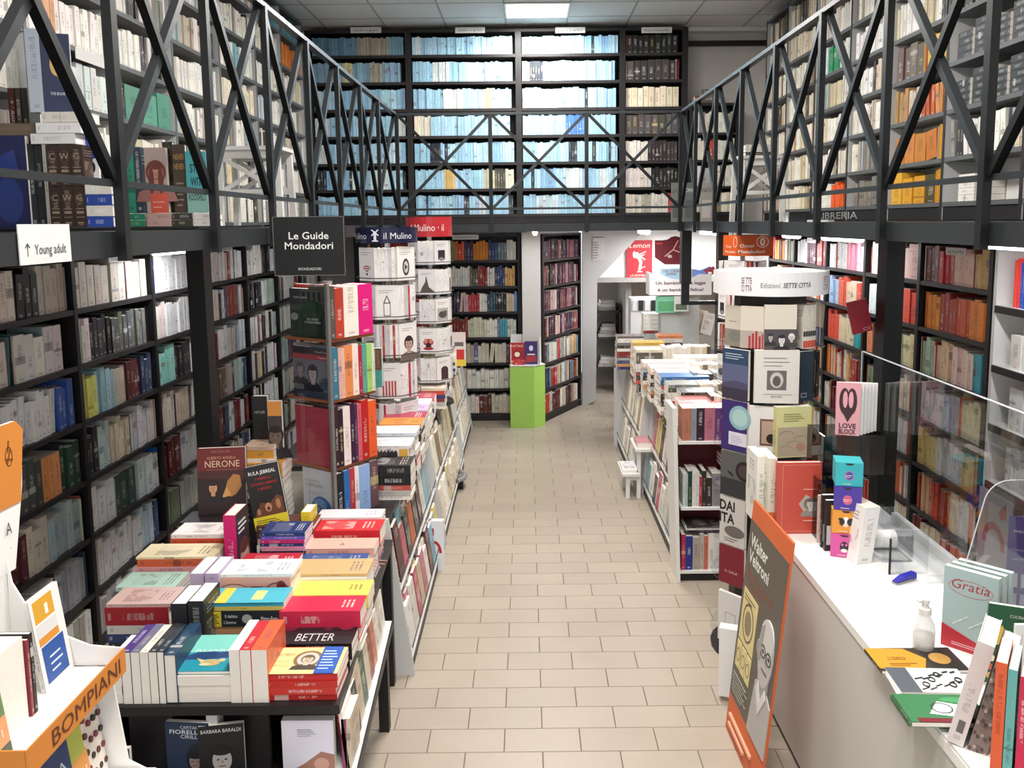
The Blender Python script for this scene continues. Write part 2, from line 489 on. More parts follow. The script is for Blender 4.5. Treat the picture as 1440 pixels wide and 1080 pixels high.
TW, TD = .375, .1876
def floor_mat():
    t = NT('floor_tile')
    oi = t.add('ShaderNodeObjectInfo').outputs['Random']
    n = t.noise(t.pos(), 3.5, 5); n2 = t.noise(t.pos(), 60, 3)
    c = t.mix(n, lin('a6998a'), lin('b5a898'))
    c = t.mix(t.ma('MULTIPLY', n2, .25), c, lin('958a7b'))
    hs = t.add('ShaderNodeHueSaturation'); t.lk(c, hs.inputs['Color']); t.lk(t.ma('MULTIPLY_ADD', oi, .07, .965), hs.inputs['Value'])
    t.lk(hs.outputs[0], t.b.inputs['Base Color'])
    t.lk(t.ma('MULTIPLY_ADD', n, .15, .3), t.b.inputs['Roughness'])
    t.b.inputs['Specular IOR Level'].default_value = .45
    return t.m
FT = floor_mat()
fl = structure('floor', lambda b: b.box(-3.2, 3.4, -2.2, 14, -.12, -.004, mat('floor_grout', '6e665c', .9)))
# tiles: running bond, rows run across; singles near the camera, the far ones joined
_y0 = az(741, 1057.3, 0).y % TD
_xa = az(500 + 537 / 2.571, 1057.3, 0).x
def tile_geo(b, x0, x1, y0, y1, m=FT):
    e = .0016; k = .002
    b.hexa([(x0 + e, y0 + e, -.004), (x1 - e, y0 + e, -.004), (x1 - e, y1 - e, -.004), (x0 + e, y1 - e, -.004),
            (x0 + e + k, y0 + e + k, 0), (x1 - e - k, y0 + e + k, 0), (x1 - e - k, y1 - e - k, 0), (x0 + e + k, y1 - e - k, 0)], m)
tb = MB(); tile_geo(tb, 0, TW, 0, TD)
tproto = tb.build('tile', fl)
far = MB(); ntile = 0; first = True
row0 = round((az(741, 1057.3, 0).y - _y0) / TD)
for r in range(0, 70):
    y = _y0 + r * TD - TD
    if y > 12.9: break
    off = _xa + ((r - 1 - row0) % 2) * TW / 2
    k0 = math.floor((-3.1 - off) / TW)
    for k in range(k0, k0 + 19):
        x = off + k * TW
        if x > 3.3: break
        px, py = _proj((x + TW / 2, y + TD / 2, 0))
        vis = 480 < px < 1110 and 600 < py < 1110 and -.75 < x + TW / 2 < 1.3
        if vis and ntile < 290:
            if first: o = tproto; first = False
            else:
                o = tproto.copy(); COL.objects.link(o); o.parent = fl
            o.location = (x, y, 0); ntile += 1
        else:
            tile_geo(far, x, min(x + TW, 3.35), y, y + TD)
far.build('far_tile', fl, kind='stuff')

structure('wall_back', lambda b: (b.box(-3.05, .0, 10.92, 11.02, 0, 2.5, WALLM), b.box(-3.05, 3.3, 10.95, 11.05, 2.5, CEIL, WALLM)))
structure('wall_left', lambda b: b.box(-3.05, -2.93, -.5, 11.0, 0, CEIL, WALLM))
structure('wall_right', lambda b: b.box(3.2, 3.32, -.5, 14, 0, CEIL, WALLM))
# suspended ceiling: a grid of lay-in tiles
cl = structure('ceiling', lambda b: b.box(-3.05, 3.32, -.5, 14, CEIL + .03, CEIL + .1, mat('ceiling_void', '8a8885', .9)))
CT = mat('ceiling_tile', 'eeece8', .9, 0, .03, 9, .2, .2)
CG = mat('ceiling_grid', 'b4b2ae', .6)
GX, GY = .74, .66
cp = MB(); cp.box(.008, GX - .008, .008, GY - .008, CEIL + .004, CEIL + .02, CT)
cproto = cp.build('ceiling_tile', cl); first = True
cf = MB()
for i in range(-5, 5):
    for j in range(-16, 8):
        x = -.22 + i * GX; y = 9.55 + j * GY
        if x + GX < -3.1 or x > 3.25 or y + GY > 10.95 and x < .6: continue
        if any(abs(lx - .0 - (x + GX / 2)) < .1 and abs(ly - (y + GY / 2)) < .34 for lx, ly in LAMPS): continue
        if y > 6.5 and y < 11:
            if first: o = cproto; first = False
            else: o = cproto.copy(); COL.objects.link(o); o.parent = cl
            o.location = (x, y, 0)
        else: cf.box(x + .008, x + GX - .008, y + .008, y + GY - .008, CEIL + .004, CEIL + .02, CT)
cf.build('outer_ceiling_tile', cl, kind='stuff')
gb = MB()
for i in range(-5, 6): gb.box(-.22 + i * GX - .011, -.22 + i * GX + .011, -.5, 10.92, CEIL, CEIL + .03, CG)
gb.build('grid_runner', cl, kind='stuff')
gb = MB()
for j in range(-16, 3): gb.box(-3.0, 3.2, 9.55 + j * GY - .011, 9.55 + j * GY + .011, CEIL + .001, CEIL + .029, CG)
gb.build('grid_cross_runner', cl, kind='stuff')
for k, (lx, ly) in enumerate(LAMPS):
    e = empty('ceiling_lamp', (lx, ly, CEIL), 'square white LED ceiling panel above the back bookcase' if k == 0 else 'square white LED ceiling panel, %s from the back wall' % ordn(k + 1), 'lamp', 'LED panels in the suspended ceiling')
    b = MB()
    for sx in (-1, 1): b.box(lx + sx * .36 - .012, lx + sx * .36 + .012, ly - .33, ly + .33, CEIL - .012, CEIL + .01, WHT)
    for sy in (-1, 1): b.box(lx - .35, lx + .35, ly + sy * .32 - .012, ly + sy * .32 + .012, CEIL - .012, CEIL + .01, WHT)
    b.build('frame', e)
    boxpart('diffuser', e, lx - .348, lx + .348, ly - .308, ly + .308, CEIL - .006, CEIL + .006, emit('led_panel', 'ffffff', 6.0))
# white cornice and dark trim over the back end of the room
structure('trim_1', lambda b: (b.box(2.0, 3.2, 10.80, 10.95, 4.90, 4.95, WHT)))
structure('trim_2', lambda b: (b.box(2.0, 3.2, 10.88, 10.95, 4.74, 4.80, BLK)))

# ---------------------------------------------------------------- gallery
GZ = 2.533; GB = 2.452; XL, XR, YB = -1.30, 1.575, 8.45
def fascia(b):
    pass
gal = bpy.data.objects.new('gallery_deck', None); COL.objects.link(gal); gal['kind'] = 'structure'
part('deck_slab', gal, lambda b: b.box(-2.93, XL - .02, .6, YB, GB + .02, GZ - .004, BLK))
part('deck_slab', gal, lambda b: b.box(XR + .02, 3.2, .6, YB, GB + .02, GZ - .004, BLK))
part('deck_slab', gal, lambda b: b.box(-2.93, 3.2, YB + .02, 10.92, GB + .02, GZ - .004, BLK))
part('underside', gal, lambda b: b.box(-2.93, XL - .03, .6, YB, GB + .005, GB + .018, mat('underside_panel', '8a8682', .8)))
part('underside', gal, lambda b: b.box(XR + .03, 3.2, .6, YB, GB + .005, GB + .018, mat('underside_panel', '8a8682', .8)))
part('underside', gal, lambda b: b.box(-2.93, 3.2, YB + .03, 10.92, GB + .005, GB + .018, mat('underside_panel', '8a8682', .8)))
part('left_fascia', gal, lambda b: b.box(XL - .02, XL, .6, YB + .02, GB, GZ, FASC))
part('right_fascia', gal, lambda b: b.box(XR, XR + .02, .6, YB + .02, GB, GZ, FASC))
part('back_fascia', gal, lambda b: b.box(XL, XR, YB, YB + .02, GB, GZ, FASC))
for (x, y, z0, l, nm) in ((-1.93, 4.92, 0, 'floor', 0), (2.02, 4.62, 0, 'floor', 0), (1.64, 8.6, 1.9, '', 0), (2.02, 8.62, 0, '', 0), (-1.43, 8.0, 0, '', 0)):
    o = part('column', None, lambda b: b.box(x - .05, x + .05, y - .06, y + .06, z0, GB, STEEL), kind='structure')
part('column', None, lambda b: (b.box(1.60, 1.68, 8.58, 8.62, 1.72, 1.9, STEEL), b.box(1.60, 1.98, 8.58, 8.62, 1.68, 1.72, STEEL)), kind='structure')

ZR, ZM = 3.63, 2.683
def railing(name, label, posts, P, inward):
    """posts: positions along the rail; P(s, z) -> point"""
    rt = empty(name, P(posts[0], GZ), label, 'railing', 'steel railings of the gallery')
    a, e = posts[0], posts[-1]
    sd = (P(e, 0) - P(a, 0)).normalized(); big = abs(sd.y) > .5
    part('handrail', rt, lambda b: b.bar(P(a, ZR - .012), P(e, ZR - .012), .045, .024, RAILM, side=inward))
    part('lower_rail', rt, lambda b: b.bar(P(a, ZM), P(e, ZM), .012, .022, RAILM, side=inward))
    for k, s in enumerate(posts):
        if (k == 0 and name == 'back') or s == e and name != 'side': pass
        part('post', rt, lambda b: (b.bar(P(s, GB - .012) - inward * .012, P(s, ZR - .02) - inward * .012, .038, .03, STEEL, side=sd)))
    for k in range(len(posts) - 1):
        s0, s1 = posts[k], posts[k + 1]
        part('diagonal', rt, lambda b: b.bar(P(s0 + .02, ZR - .03) , P(s1 - .02, ZM + .01), .03, .03 if big else .012, STEEL, side=(P(s1, ZR) - P(s0, ZM)).cross(inward)))
        part('diagonal', rt, lambda b: b.bar(P(s0 + .02, ZM + .01) + inward * .012, P(s1 - .02, ZR - .03) + inward * .012, .03, .03 if big else .012, RAILM, side=(P(s1, ZM) - P(s0, ZR)).cross(inward)))
    return rt
SP = .79
railing('gallery_railing', 'black steel railing with crossed diagonals along the left gallery', [2.66 + SP * k - SP for k in range(-1, 8)] + [YB], lambda s, z: V((XL + .012, s, z)), V((-1, 0, 0)))
railing('gallery_railing', 'black steel railing with crossed diagonals along the right gallery', [2.852 - SP] + [2.852 + .812 * k for k in range(7)] + [YB], lambda s, z: V((XR - .012, s, z)), V((1, 0, 0)))
railing('gallery_railing', 'black steel railing with crossed diagonals across the back gallery', [XL + .03, -.345, .61, XR - .03], lambda s, z: V((s, YB - .012, z)), V((0, 1, 0)))
o = bpy.data.objects.get('gallery_railing.002')

# tube lamps under the gallery
TUBE = emit('tube_light', 'f4f6ff', 9.0)
def tube_lamp(x, y0, y1, z, label, power):
    e = empty('tube_lamp', (x, (y0 + y1) / 2, z), label, 'lamp', 'fluorescent tubes under the gallery')
    boxpart('housing', e, x - .03, x + .03, y0 - .02, y1 + .02, z + .018, GB + .01, WHT)
    part('tube', e, lambda b: b.cyl((x, y0, z), (x, y1, z), .028, .028, TUBE, 12), smooth=False)
    area('tube_and_fill_light', (x, (y0 + y1) / 2, z - .03), .05, y1 - y0, power, (.95, .97, 1.0))
tube_lamp(-2.38, 5.36, 5.98, 2.385, 'lit white tube over the bay beside the left steel column', 7)
tube_lamp(2.6, 6.5, 7.31, 2.39, 'lit white tube above the orange and red books on the right', 9)
tube_lamp(2.6, 3.9, 4.70, 2.40, 'lit white tube over the white bookcase with blue annuals', 8)
tube_lamp(2.6, 8.0, 8.43, 2.39, 'short lit white tube farthest along the right gallery', 9)
tube_lamp(1.25, 8.6, 9.2, 2.435, 'white tube hidden behind the back gallery edge, over the far table', 9)  # added tube, kept out of sight, to brighten the lettered display box
tube_lamp(2.2, 9.6, 10.5, 2.40, 'lit white tube over the stair corner behind the poster', 55)
tube_lamp(-1.9, 7.6, 8.3, 2.40, 'white tube under the far left of the gallery', 4)
tube_lamp(.1, 9.3, 9.95, 2.425, 'white tube under the back gallery before the bookcases', 9)

# ---------------------------------------------------------------- bookcases and what fills them
SHAPES = dict(
    muted=('b8b2aa b8b2aa c9c4bc c9c4bc a59c92 8c8680 d6d0c6 3a3636 221f20 5a4a44 6b2a2a 34405a 7d8a8c c4a888 8a9a94 d8d4cc 1c1c20 aab0b4', .030, .062),
    white=('efeae2 efeae2 e6e0d6 e6e0d6 f2efe9 dcd4c6 e8e2d4 d8c8a8 c9bca8 b0a898 f0ece6 a8b4b8 3a3436 e0d8cc 8c8880 f0ece4', .026, .06),
    cream=('ece2cc e6dcc8 f0eadc d8c8a8 e8e0d0 efe8da b8a488 8c7c6c f0ece2 e0d4bc 5a5048', .022, .045),
    warm=('b8442c c86c30 d8b49c 8a3428 c89878 a82c30 e0d0bc d8a890 6a2420 c8a060 c4582c e8dccb 8a9a78 b87060 d0c0b0 5a1c20 cf7a3a', .026, .055),
    dark=('3a2430 5a3a48 2a2430 6a2a34 8a5a58 3a3a50 a08890 4a2c38 7a4a50 c0a8a0 24202a 84303c', .022, .045),
    back=('b8b4a8 8a2028 d8d0c0 2a3a60 a8a49a 5a2024 c8bca8 6a6a50 e0dcd0 3a3434 b84030 d8a860 8090a0 c8c0b4 4a2c2c 7a8a6a a83038', .022, .042),
    blue=('a6cfe6 a0cae3 aed5ea 9cc6e0 a6cfe6 b4d8ea 98c2de a6cfe6 a0cae3 aad2e8 c8e0ec 9cc6e0 a6cfe6 d8e0e0 2c3440 8cb8d8', .024, .046),
    dull=('6d94ac 7499b0 648ba4 6d94ac 7fa2b6 5c829c a8a090 3a4854 7499b0 6d94ac', .022, .04),
    art=('2a2626 e8e0d4 3a3030 d8d0c4 6a2428 a83c30 c8c0b4 4a4444 8a8078 1e1a1c e0d8cc b89878', .022, .05),
    rack=('1e3448 8ab8c8 2a2a2c 4a1c28 c87888 b84860 d8d4cc e8e4dc c8b898 d8c870 c86838 e8e4dc 3a3636 a8b0b4 e8e4dc d8d4cc', .02, .03),
    childw=('c8302c d86a28 2a5aa8 e8e4dc 3a8a5a e0c040 e8e4dc 8a3a7a', .02, .05),
)
QUOTA = {}
STUFF = {}
def stuffmb(key):
    if key not in STUFF: STUFF[key] = MB()
    return STUFF[key]
def hidden(px, py):
    if px < -20 or px > 1460 or py < -30 or py > 1100: return True
    return False
def fill(O, A, D, L, H, spec, kind=None, where='', key='rest', group=None, end='near', hs=(.72, .9), depth=.2, vis=None, simple=False, lean=True):
    """books side by side from O along A, spines facing -D"""
    O, A, D = V(O), V(A), V(D); Z = V((0, 0, 1))
    seq = None
    if isinstance(spec, (list, tuple)) and not isinstance(spec, str):
        seq = []
        for it in spec:
            c, n, t = (it + (1, None))[:3] if isinstance(it, tuple) else (it, 1, None)
            for _ in range(round(n * 1.35) if n > 1 else 1): seq.append((c, t))
        base = sum((t or .05) for _, t in seq); k = (L - .01) / base
        seq = [(c, (t or .05) * k * random.uniform(.88, 1.08)) for c, t in seq]
    pal, t0, t1 = SHAPES[spec if seq is None else 'muted']
    pal = pal.split()
    x = .004; i = 0; run = 0; col = None; hh = None; n = 0
    while True:
        if seq is not None:
            if n >= len(seq): break
            col, t = seq[n]; run = 1
            h = H * random.uniform(*hs)
        else:
            if run <= 0:
                col = random.choice(pal); run = random.choice([1, 1, 1, 2, 2, 3, 5]); hh = H * random.uniform(*hs); tt = random.uniform(t0, t1)
            t = tt * random.uniform(.92, 1.08); h = hh * random.uniform(.97, 1.02); run -= 1
        if x + t > L - .003: break
        n += 1
        c = jit(col, 9)
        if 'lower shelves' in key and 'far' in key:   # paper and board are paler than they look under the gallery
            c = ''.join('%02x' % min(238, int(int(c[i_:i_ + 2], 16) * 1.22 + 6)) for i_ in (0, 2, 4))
        d = depth * random.uniform(.86, 1.0)
        off = random.uniform(.003, .02)
        T_, H_ = A, Z
        po = O + A * x + D * off
        if lean and random.random() < .05 and x + t + .04 < L:
            an = random.uniform(.05, .12)
            T_ = A * math.cos(an) - Z * math.sin(an); H_ = Z * math.cos(an) + A * math.sin(an)
            po = po + Z * (t * math.sin(an)); x += h * math.sin(an) * .85
        mid = po + Z * h / 2
        px, py = _proj(mid)
        seen = not hidden(px, py) and (vis is None or vis(px, py))
        if kind and seen and QUOTA.get(kind, 0) < 300:
            QUOTA[kind] = QUOTA.get(kind, 0) + 1
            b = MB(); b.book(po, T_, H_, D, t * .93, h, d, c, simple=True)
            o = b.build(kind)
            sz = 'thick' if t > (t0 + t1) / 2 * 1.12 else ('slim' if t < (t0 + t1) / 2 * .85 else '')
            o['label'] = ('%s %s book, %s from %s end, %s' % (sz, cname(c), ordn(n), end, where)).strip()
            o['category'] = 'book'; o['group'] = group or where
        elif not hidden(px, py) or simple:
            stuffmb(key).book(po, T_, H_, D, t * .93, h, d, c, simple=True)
        x += t
    return n

def bookcase(label, org, A, D, ups, zs, ztop, depth, mside, mshelf, mback, tu=.03, ts=.03, plinth=None, zbase=0, lip=None):
    """ups: upright positions along A; zs: shelf top heights; D points into the case"""
    org, A, D = V(org), V(A), V(D); Z = V((0, 0, 1))
    e = empty('bookcase', org + A * ups[0], label, 'bookcase')
    for u in ups:
        part('upright', e, lambda b: (b.obox(org + A * (u - tu / 2) + Z * zbase, A * tu, D * depth, Z * (ztop - zbase), mside),
                                      b.obox(org + A * (u - tu / 2 - .001) + Z * zbase - D * .003, A * (tu + .002), D * .003, Z * (ztop - zbase), lip or mside)))
    part('back_panel', e, lambda b: b.obox(org + A * ups[0] + D * (depth - .012) + Z * zbase, A * (ups[-1] - ups[0]), D * .01, Z * (ztop - zbase), mback))
    for k in range(len(ups) - 1):
        a0, a1 = ups[k] + tu / 2, ups[k + 1] - tu / 2
        for z in zs:
            part('shelf', e, lambda b: b.obox(org + A * a0 + Z * (z - ts), A * (a1 - a0), D * (depth - .013), Z * ts, mshelf))
        part('top_board', e, lambda b: b.obox(org + A * a0 + Z * (ztop - ts), A * (a1 - a0), D * (depth - .013), Z * ts, mshelf))
        if plinth: part('plinth', e, lambda b: b.obox(org + A * a0 + Z * zbase + D * .01, A * (a1 - a0), D * .015, Z * (plinth - zbase), BLK))
    return e
def sign(name, label, o, ex, ey, w, h, bgc, txt=None, tc='333333', ts_=None, th=.004, group=None, cat='sign', **kw):
    o, ex, ey = V(o), V(ex).normalized(), V(ey).normalized(); n = ex.cross(ey)
    b = MB(); b.obox(o, ex * w, ey * h, -n * th, mat('sign_' + bgc, bgc, .5))
    s = b.build(name); s['label'] = label; s['category'] = cat
    if group: s['group'] = group
    if txt:
        P = Print(o, ex, ey, w, h, n)
        P.text(txt, .5, .32, h * .34, tc, width=w * .8, **kw); P.done(s, 'lettering')
    return s

# left lower wall
LZ = [2.075, 1.75, 1.415, 1.067, .72, .375, .07]
LU = [3.78, 4.78, 5.79, 6.8, 7.75, 8.7, 9.6, 10.5]
bookcase('long black bookcase under the left gallery, behind the steel column', (-2.6, 0, 0), (0, 1, 0), (-1, 0, 0), LU, LZ, 2.42, .30, BLK, BLKSH, mat('grey_back', '4a4644', .7), ts=.03, tu=.035, plinth=.04)
A0 = [
 [('c8385e', 2, .04), ('4a3a38', 2), ('8d7f78', 1), ('c8bcae', 2), '26282c', '1e2024', 'b0b4b8', ('1c1a1c', 2), ('a59a8e', 3), '8a8480'],
 [('b5b1ac', 3), '4d5a5c', '22343a', '8fa29f', ('1d6a50', 1, .07), ('a83a58', 1, .08), 'c9a8a0', ('b9b5b0', 2), '7c8a8c', ('b5b0aa', 2), ('96703c', 1, .06)],
 [('c8c6c2', 12, .03), ('2b4a8a', 3, .04)],
 ['3a3c2c', 'c8cc6a', '6b6c2a', ('b9bdb8', 4), '1c1c1e', ('3c3a3c', 2), ('c07a4a', 2), '1c1a1a', ('24382c', 2)],
 [('2a2426', 2), ('4a2024', 2), ('b5aa9c', 2), ('8a9a9c', 4), ('9a9c8c', 1, .13), 'c5b8ac', '8a4038'],
 [('1e1c1e', 4), ('b5aea6', 3), '3c2a28', ('8a8c90', 4), '2c3a44'], 'muted']
A1 = [
 [('b5aca2', 2), '5a4a48', '1c1a1a', ('9c948c', 3), '1e1a1a', '3a1c1c', '8a8480', '5e1e24', ('2e3850', 1, .09), ('b0a8a0', 2)],
 [('b5aea6', 2), ('1e1a1c', 4), '3a2a28', ('4a4c48', 4), ('5a5a58', 3), ('161416', 2, .06), '8a8884'],
 [('b5bab8', 3, .06), '5a4a70', ('b8b860', 2), 'c0c4c0', ('7c9aa0', 3), ('a09488', 2), ('4a1c20', 3), ('2a3450', 2), '8a8078'],
 [('1e1c1e', 2), ('9aa8a4', 2), ('b5a590', 4), '4a3a30', ('b0b0ae', 5), '3a2a24', ('8a5c38', 2, .07), 'c0a078', ('3a3a3c', 1, .06)],
 [('c0c0bc', 2), 'a9b9b4', ('34403c', 2), 'a8a49c', ('b8442c', 1, .12), 'a0b0b4', '5a8a98', ('b4c8cc', 2), ('1f5cae', 1, .09), '2a2c48', '8a7c70'],
 [('b4b4b4', 8), ('9ab0c0', 2), ('2f4468', 2), ('b02028', 1, .1), 'c0a088', '1c1a1a', 'b8b4ae'], [('8a8a8c', 3), ('b8b8b6', 4), '2a2a2c', ('9ca4a8', 4)]]
A2 = [
 ['b8c8d8', ('2c3c8a', 1), 'b07850', ('f0ece4', 9), '2a2628', 'e8e4e0', 'd8488a'],
 [('c8b8b0', 3), ('d8d8da', 10)],
 [('7ab0a8', 3), ('221e22', 3), ('c8c4be', 3), ('26243c', 3, .06)],
 [('b8b0a4', 3), '3a2a24', ('a89c8c', 3), '4a4440', ('c0b8ac', 2), ('c05030', 2)],
 ['8a8078', ('4c1418', 3), '8a6a60', '2a2628', ('a8a8a8', 3), ('607888', 3)],
 ['b8a888', ('5a6a58', 2), '2a2a28', ('8a8c84', 3), ('3a3a38', 3), '6a6e68'], 'muted']
def vis_l(px, py): return py < 985 - px and not (px < 48 and py > 565) and not (px < 165 and py > 800) and not (268 < px < 312) and px < 386
bayL = {0: (A0, 'left lower bay nearest'), 1: (A1, 'second left lower bay'), 2: (A2, 'left lower bay under the tube'), 3: (None, 'left lower bay past the column'), 4: (None, 'fifth left lower bay')}
NL = ['top shelf', 'second shelf', 'third shelf', 'fourth shelf', 'fifth shelf', 'sixth shelf', 'bottom shelf']
for k in range(len(LU) - 1):
    for s, z in enumerate(LZ):
        sp, ph = bayL.get(k, (None, 'far left lower bay'))
        spec = sp[s] if sp else 'muted'
        nxt = 2.39 if s == 0 else LZ[s - 1] - .03
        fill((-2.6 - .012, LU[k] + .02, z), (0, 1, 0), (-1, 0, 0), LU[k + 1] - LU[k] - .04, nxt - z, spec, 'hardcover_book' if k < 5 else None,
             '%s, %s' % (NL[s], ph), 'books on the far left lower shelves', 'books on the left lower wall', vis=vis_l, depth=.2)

# right lower wall
RZ = [2.099, 1.767, 1.435, 1.1, .765, .43, .09]
RU = [5.11, 6.05, 7.03, 7.95, 8.9, 9.8]
bookcase('black bookcase of red and orange books under the right gallery', (2.85, 0, 0), (0, 1, 0), (1, 0, 0), RU, RZ, 2.42, .30, BLK, BLKSH, mat('brown_back', '8a8076', .7), tu=.04, plinth=.05)
B0 = [
 ['c8b8a8', '6a1c1c', 'b8a89c', ('5a3028', 2), ('a02c30', 2), 'b0806c', '5a3028', ('b89888', 3), '6a2020', 'c8a898', '5a2018', ('a88c60', 2), 'c8c0a0', 'a8b0a0', '6a1c1c', 'c09890'],
 [('c07020', 3), 'c8742c', ('8a3428', 3), '9a4838', ('a8442c', 2), ('c06c2c', 3), ('7a8a60', 1, .06), '1c2c54', 'c8c0a8', 'a86848'],
 ['c0c8b8', '6a2420', ('8aa088', 2), 'a83c28', 'c8ccc0', '8a3028', ('c8a088', 3), 'b8706c', ('c8a8a0', 3), ('4a8a98', 2)],
 [('b8b8bc', 3), ('a8a8b0', 3), '8a8078', ('b04038', 2, .08), 'c8a890', ('c8bc9c', 3)], [('c8b070', 3, .09), ('b8b8b8', 4, .08), ('c09030', 2, .09)], 'muted', 'muted']
B1 = [['6a1c20', 'b89890', ('c8a098', 3), 'a8a8a0'], [('a8b0b0', 2), ('c8845a', 1), ('b8402c', 2), 'c88858'], ['c87048', '3a2c2a', ('e0c8a0', 3, .07), 'd8b890'], 'warm', 'warm', 'muted', 'muted']
B2 = [[('c8c8cc', 2), 'b85040', ('e8dcd0', 4), 'd86040', ('e07888', 3), 'c84848', ('e8a8b0', 2)], [('8aa0c0', 3), ('b84c38', 2), ('d8a890', 3), ('a83c34', 2)], [('c84830', 3), 'd8a078', ('e8b090', 4), ('2a9098', 2)], 'warm', 'warm', 'muted', 'muted']
B3 = [[('d8d0d4', 4), 'a89ca4', ('4a3038', 4), ('8a4a48', 3), '3a2a30'], 'warm', 'warm', 'warm', 'muted', 'muted', 'muted']
bR = {0: (B0, 'bay beside white case'), 1: (B1, 'second right lower bay'), 2: (B2, 'right lower bay under the tube'), 3: (B3, 'fourth right lower bay')}
def vis_r(px, py): return not (1235 < px < 1265) and px > 1100 and py < 560
for k in range(len(RU) - 1):
    for s, z in enumerate(RZ):
        sp, ph = bR.get(k, (None, 'far right lower bay'))
        nxt = 2.39 if s == 0 else RZ[s - 1] - .03
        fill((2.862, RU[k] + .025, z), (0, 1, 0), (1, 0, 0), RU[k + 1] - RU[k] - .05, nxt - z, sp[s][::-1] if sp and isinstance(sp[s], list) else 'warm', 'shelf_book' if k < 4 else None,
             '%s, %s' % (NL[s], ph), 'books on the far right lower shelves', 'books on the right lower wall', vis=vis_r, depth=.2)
# white case nearer, right
WZ = [2.02, 1.655, 1.29, .93, .56, .2]
bookcase('white bookcase under the right gallery holding blue and red annuals', (2.85, 0, 0), (0, 1, 0), (1, 0, 0), [3.3, 4.2, 5.05], WZ, 2.42, .30, WHT, WHT, WHT, tu=.03, lip=WHT)
W0 = [[('2a52a0', 1), ('d84438', 5, .03), ('2a4a98', 4, .03), ('c83c34', 4, .03)], [('a82c2c', 9, .03), ('3a3a40', 2), ('c8c4bc', 2)], [('e0dcd4', 3), '1e1c1e', '3a2c2a', ('c8c4bc', 4), '6a2428', 'd8d4cc'], [('2a2a2c', 2), ('b8b4b0', 5), '8a3a34', ('c8c4c0', 5)], [('4a4a50', 3), ('d8d4cc', 4), '2a3a70'], 'muted']
for k, (u0, u1) in enumerate(((4.2, 5.05), (3.3, 4.2))):
    for s, z in enumerate(WZ):
        nxt = 2.39 if s == 0 else WZ[s - 1] - .03
        fill((2.862, u0 + .02, z), (0, 1, 0), (1, 0, 0), u1 - u0 - .16, nxt - z, W0[s], 'shelf_book', '%s of the %s white bay' % (NL[s], 'far' if k == 0 else 'near'),
             'books on the far right lower shelves', 'books in the white bookcase', hs=(.6, .8), depth=.2)
for s, z in enumerate(WZ[:4]):   # dark edge strips on the white shelves
    o = part('shelf_strip', bpy.data.objects['bookcase.002'], lambda b: b.box(2.838, 2.848, 3.32, 5.03, z - .045, z - .002, BLK))

# upper left
UZ = [4.64, 4.30, 3.955, 3.61, 3.26, 2.915, 2.575]
UU = [3.6, 4.6, 5.55, 6.5, 7.5, 8.5, 9.4, 10.3]
bookcase('tall white bookcase with grey shelves along the left gallery', (-2.66, 0, 0), (0, 1, 0), (-1, 0, 0), UU, UZ, 4.93, .27, WGREY, GREYSH, WHT, tu=.03, zbase=GZ, lip=GREYSH)
def vis_ul(px, py): return True
ULs = {(2, 4): [('b8b4ac', 6, .05), ('2a2628', 3, .05), ('5a9a80', 2)], (1, 3): [('f0ece4', 2), ('d8a070', 2), ('efe8e0', 8)], (4, 3): [('e8dcc4', 7), ('c8302c', 1, .06)], (4, 2): [('e8e4dc', 5), ('7ab0b8', 2), ('e8e4dc', 5)], (6, 1): [('d87830', 9)], (1, 4): [('e0c8a8', 4), ('b84030', 1, .08), ('d8dcd8', 5)], (5, 3): [('c8c8d0', 5), ('5a3a88', 2), ('e8e4dc', 5)], (6, 0): [('5a98a8', 10)], (5, 0): [('5a98a8', 10)]}
nb = ['', 'bay over the young adult sign', 'bay beside it', 'bay above the blue book', 'bay over the stool', 'bay past the stool', 'last left bay']
for k in range(len(UU) - 1):
    for s, z in enumerate(UZ):
        nxt = 4.9 if s == 0 else UZ[s - 1] - .03
        fill((-2.672, UU[k] + .02, z), (0, 1, 0), (-1, 0, 0), UU[k + 1] - UU[k] - .04, nxt - z, ULs.get((k, s), 'white'), 'paperback_book' if k < 4 else None,
             '%s, %s left gallery bay' % (NL[s], ordn(k + 1)), 'books on the far left gallery shelves', 'books on the left gallery shelves', depth=.19, hs=(.68, .86))
# upper right
SZ = [4.54, 4.22, 3.90, 3.58, 3.27, 2.955, 2.655]
SU = [3.0, 3.95, 4.85, 5.78, 6.65, 7.5, 8.4, 9.3, 10.1]
bookcase('tall bookcase with dark shelves along the right gallery', (2.85, 0, 0), (0, 1, 0), (1, 0, 0), SU, SZ, 4.85, .27, WGREY, GREYSH, WHT, tu=.03, zbase=GZ, lip=BLKSH, plinth=2.62)
URs = {(3, 6): [('d8a030', 9, .05), ('5a4a30', 1), ('d8a030', 2)], (3, 5): [('d8a030', 8, .05), 'b8a890', ('c88038', 3)], (3, 4): [('c88850', 2), ('b85a30', 2), ('c8c0b0', 3), ('b89060', 4)], (3, 3): [('d8b040', 2), ('b84028', 3, .07), 'd8c040', ('6a5a50', 3)],
       (2, 3): 'dark', (2, 2): [('3a3e42', 10, .035)], (4, 6): [('7a746c', 6)], (5, 6): [('e8602c', 4), ('efeae0', 4)], (5, 2): [('e8e4dc', 4), ('1f8a58', 4), ('dce8ec', 3)], (4, 2): [('efece6', 9)], (2, 1): [('3c4246', 12, .035)]}
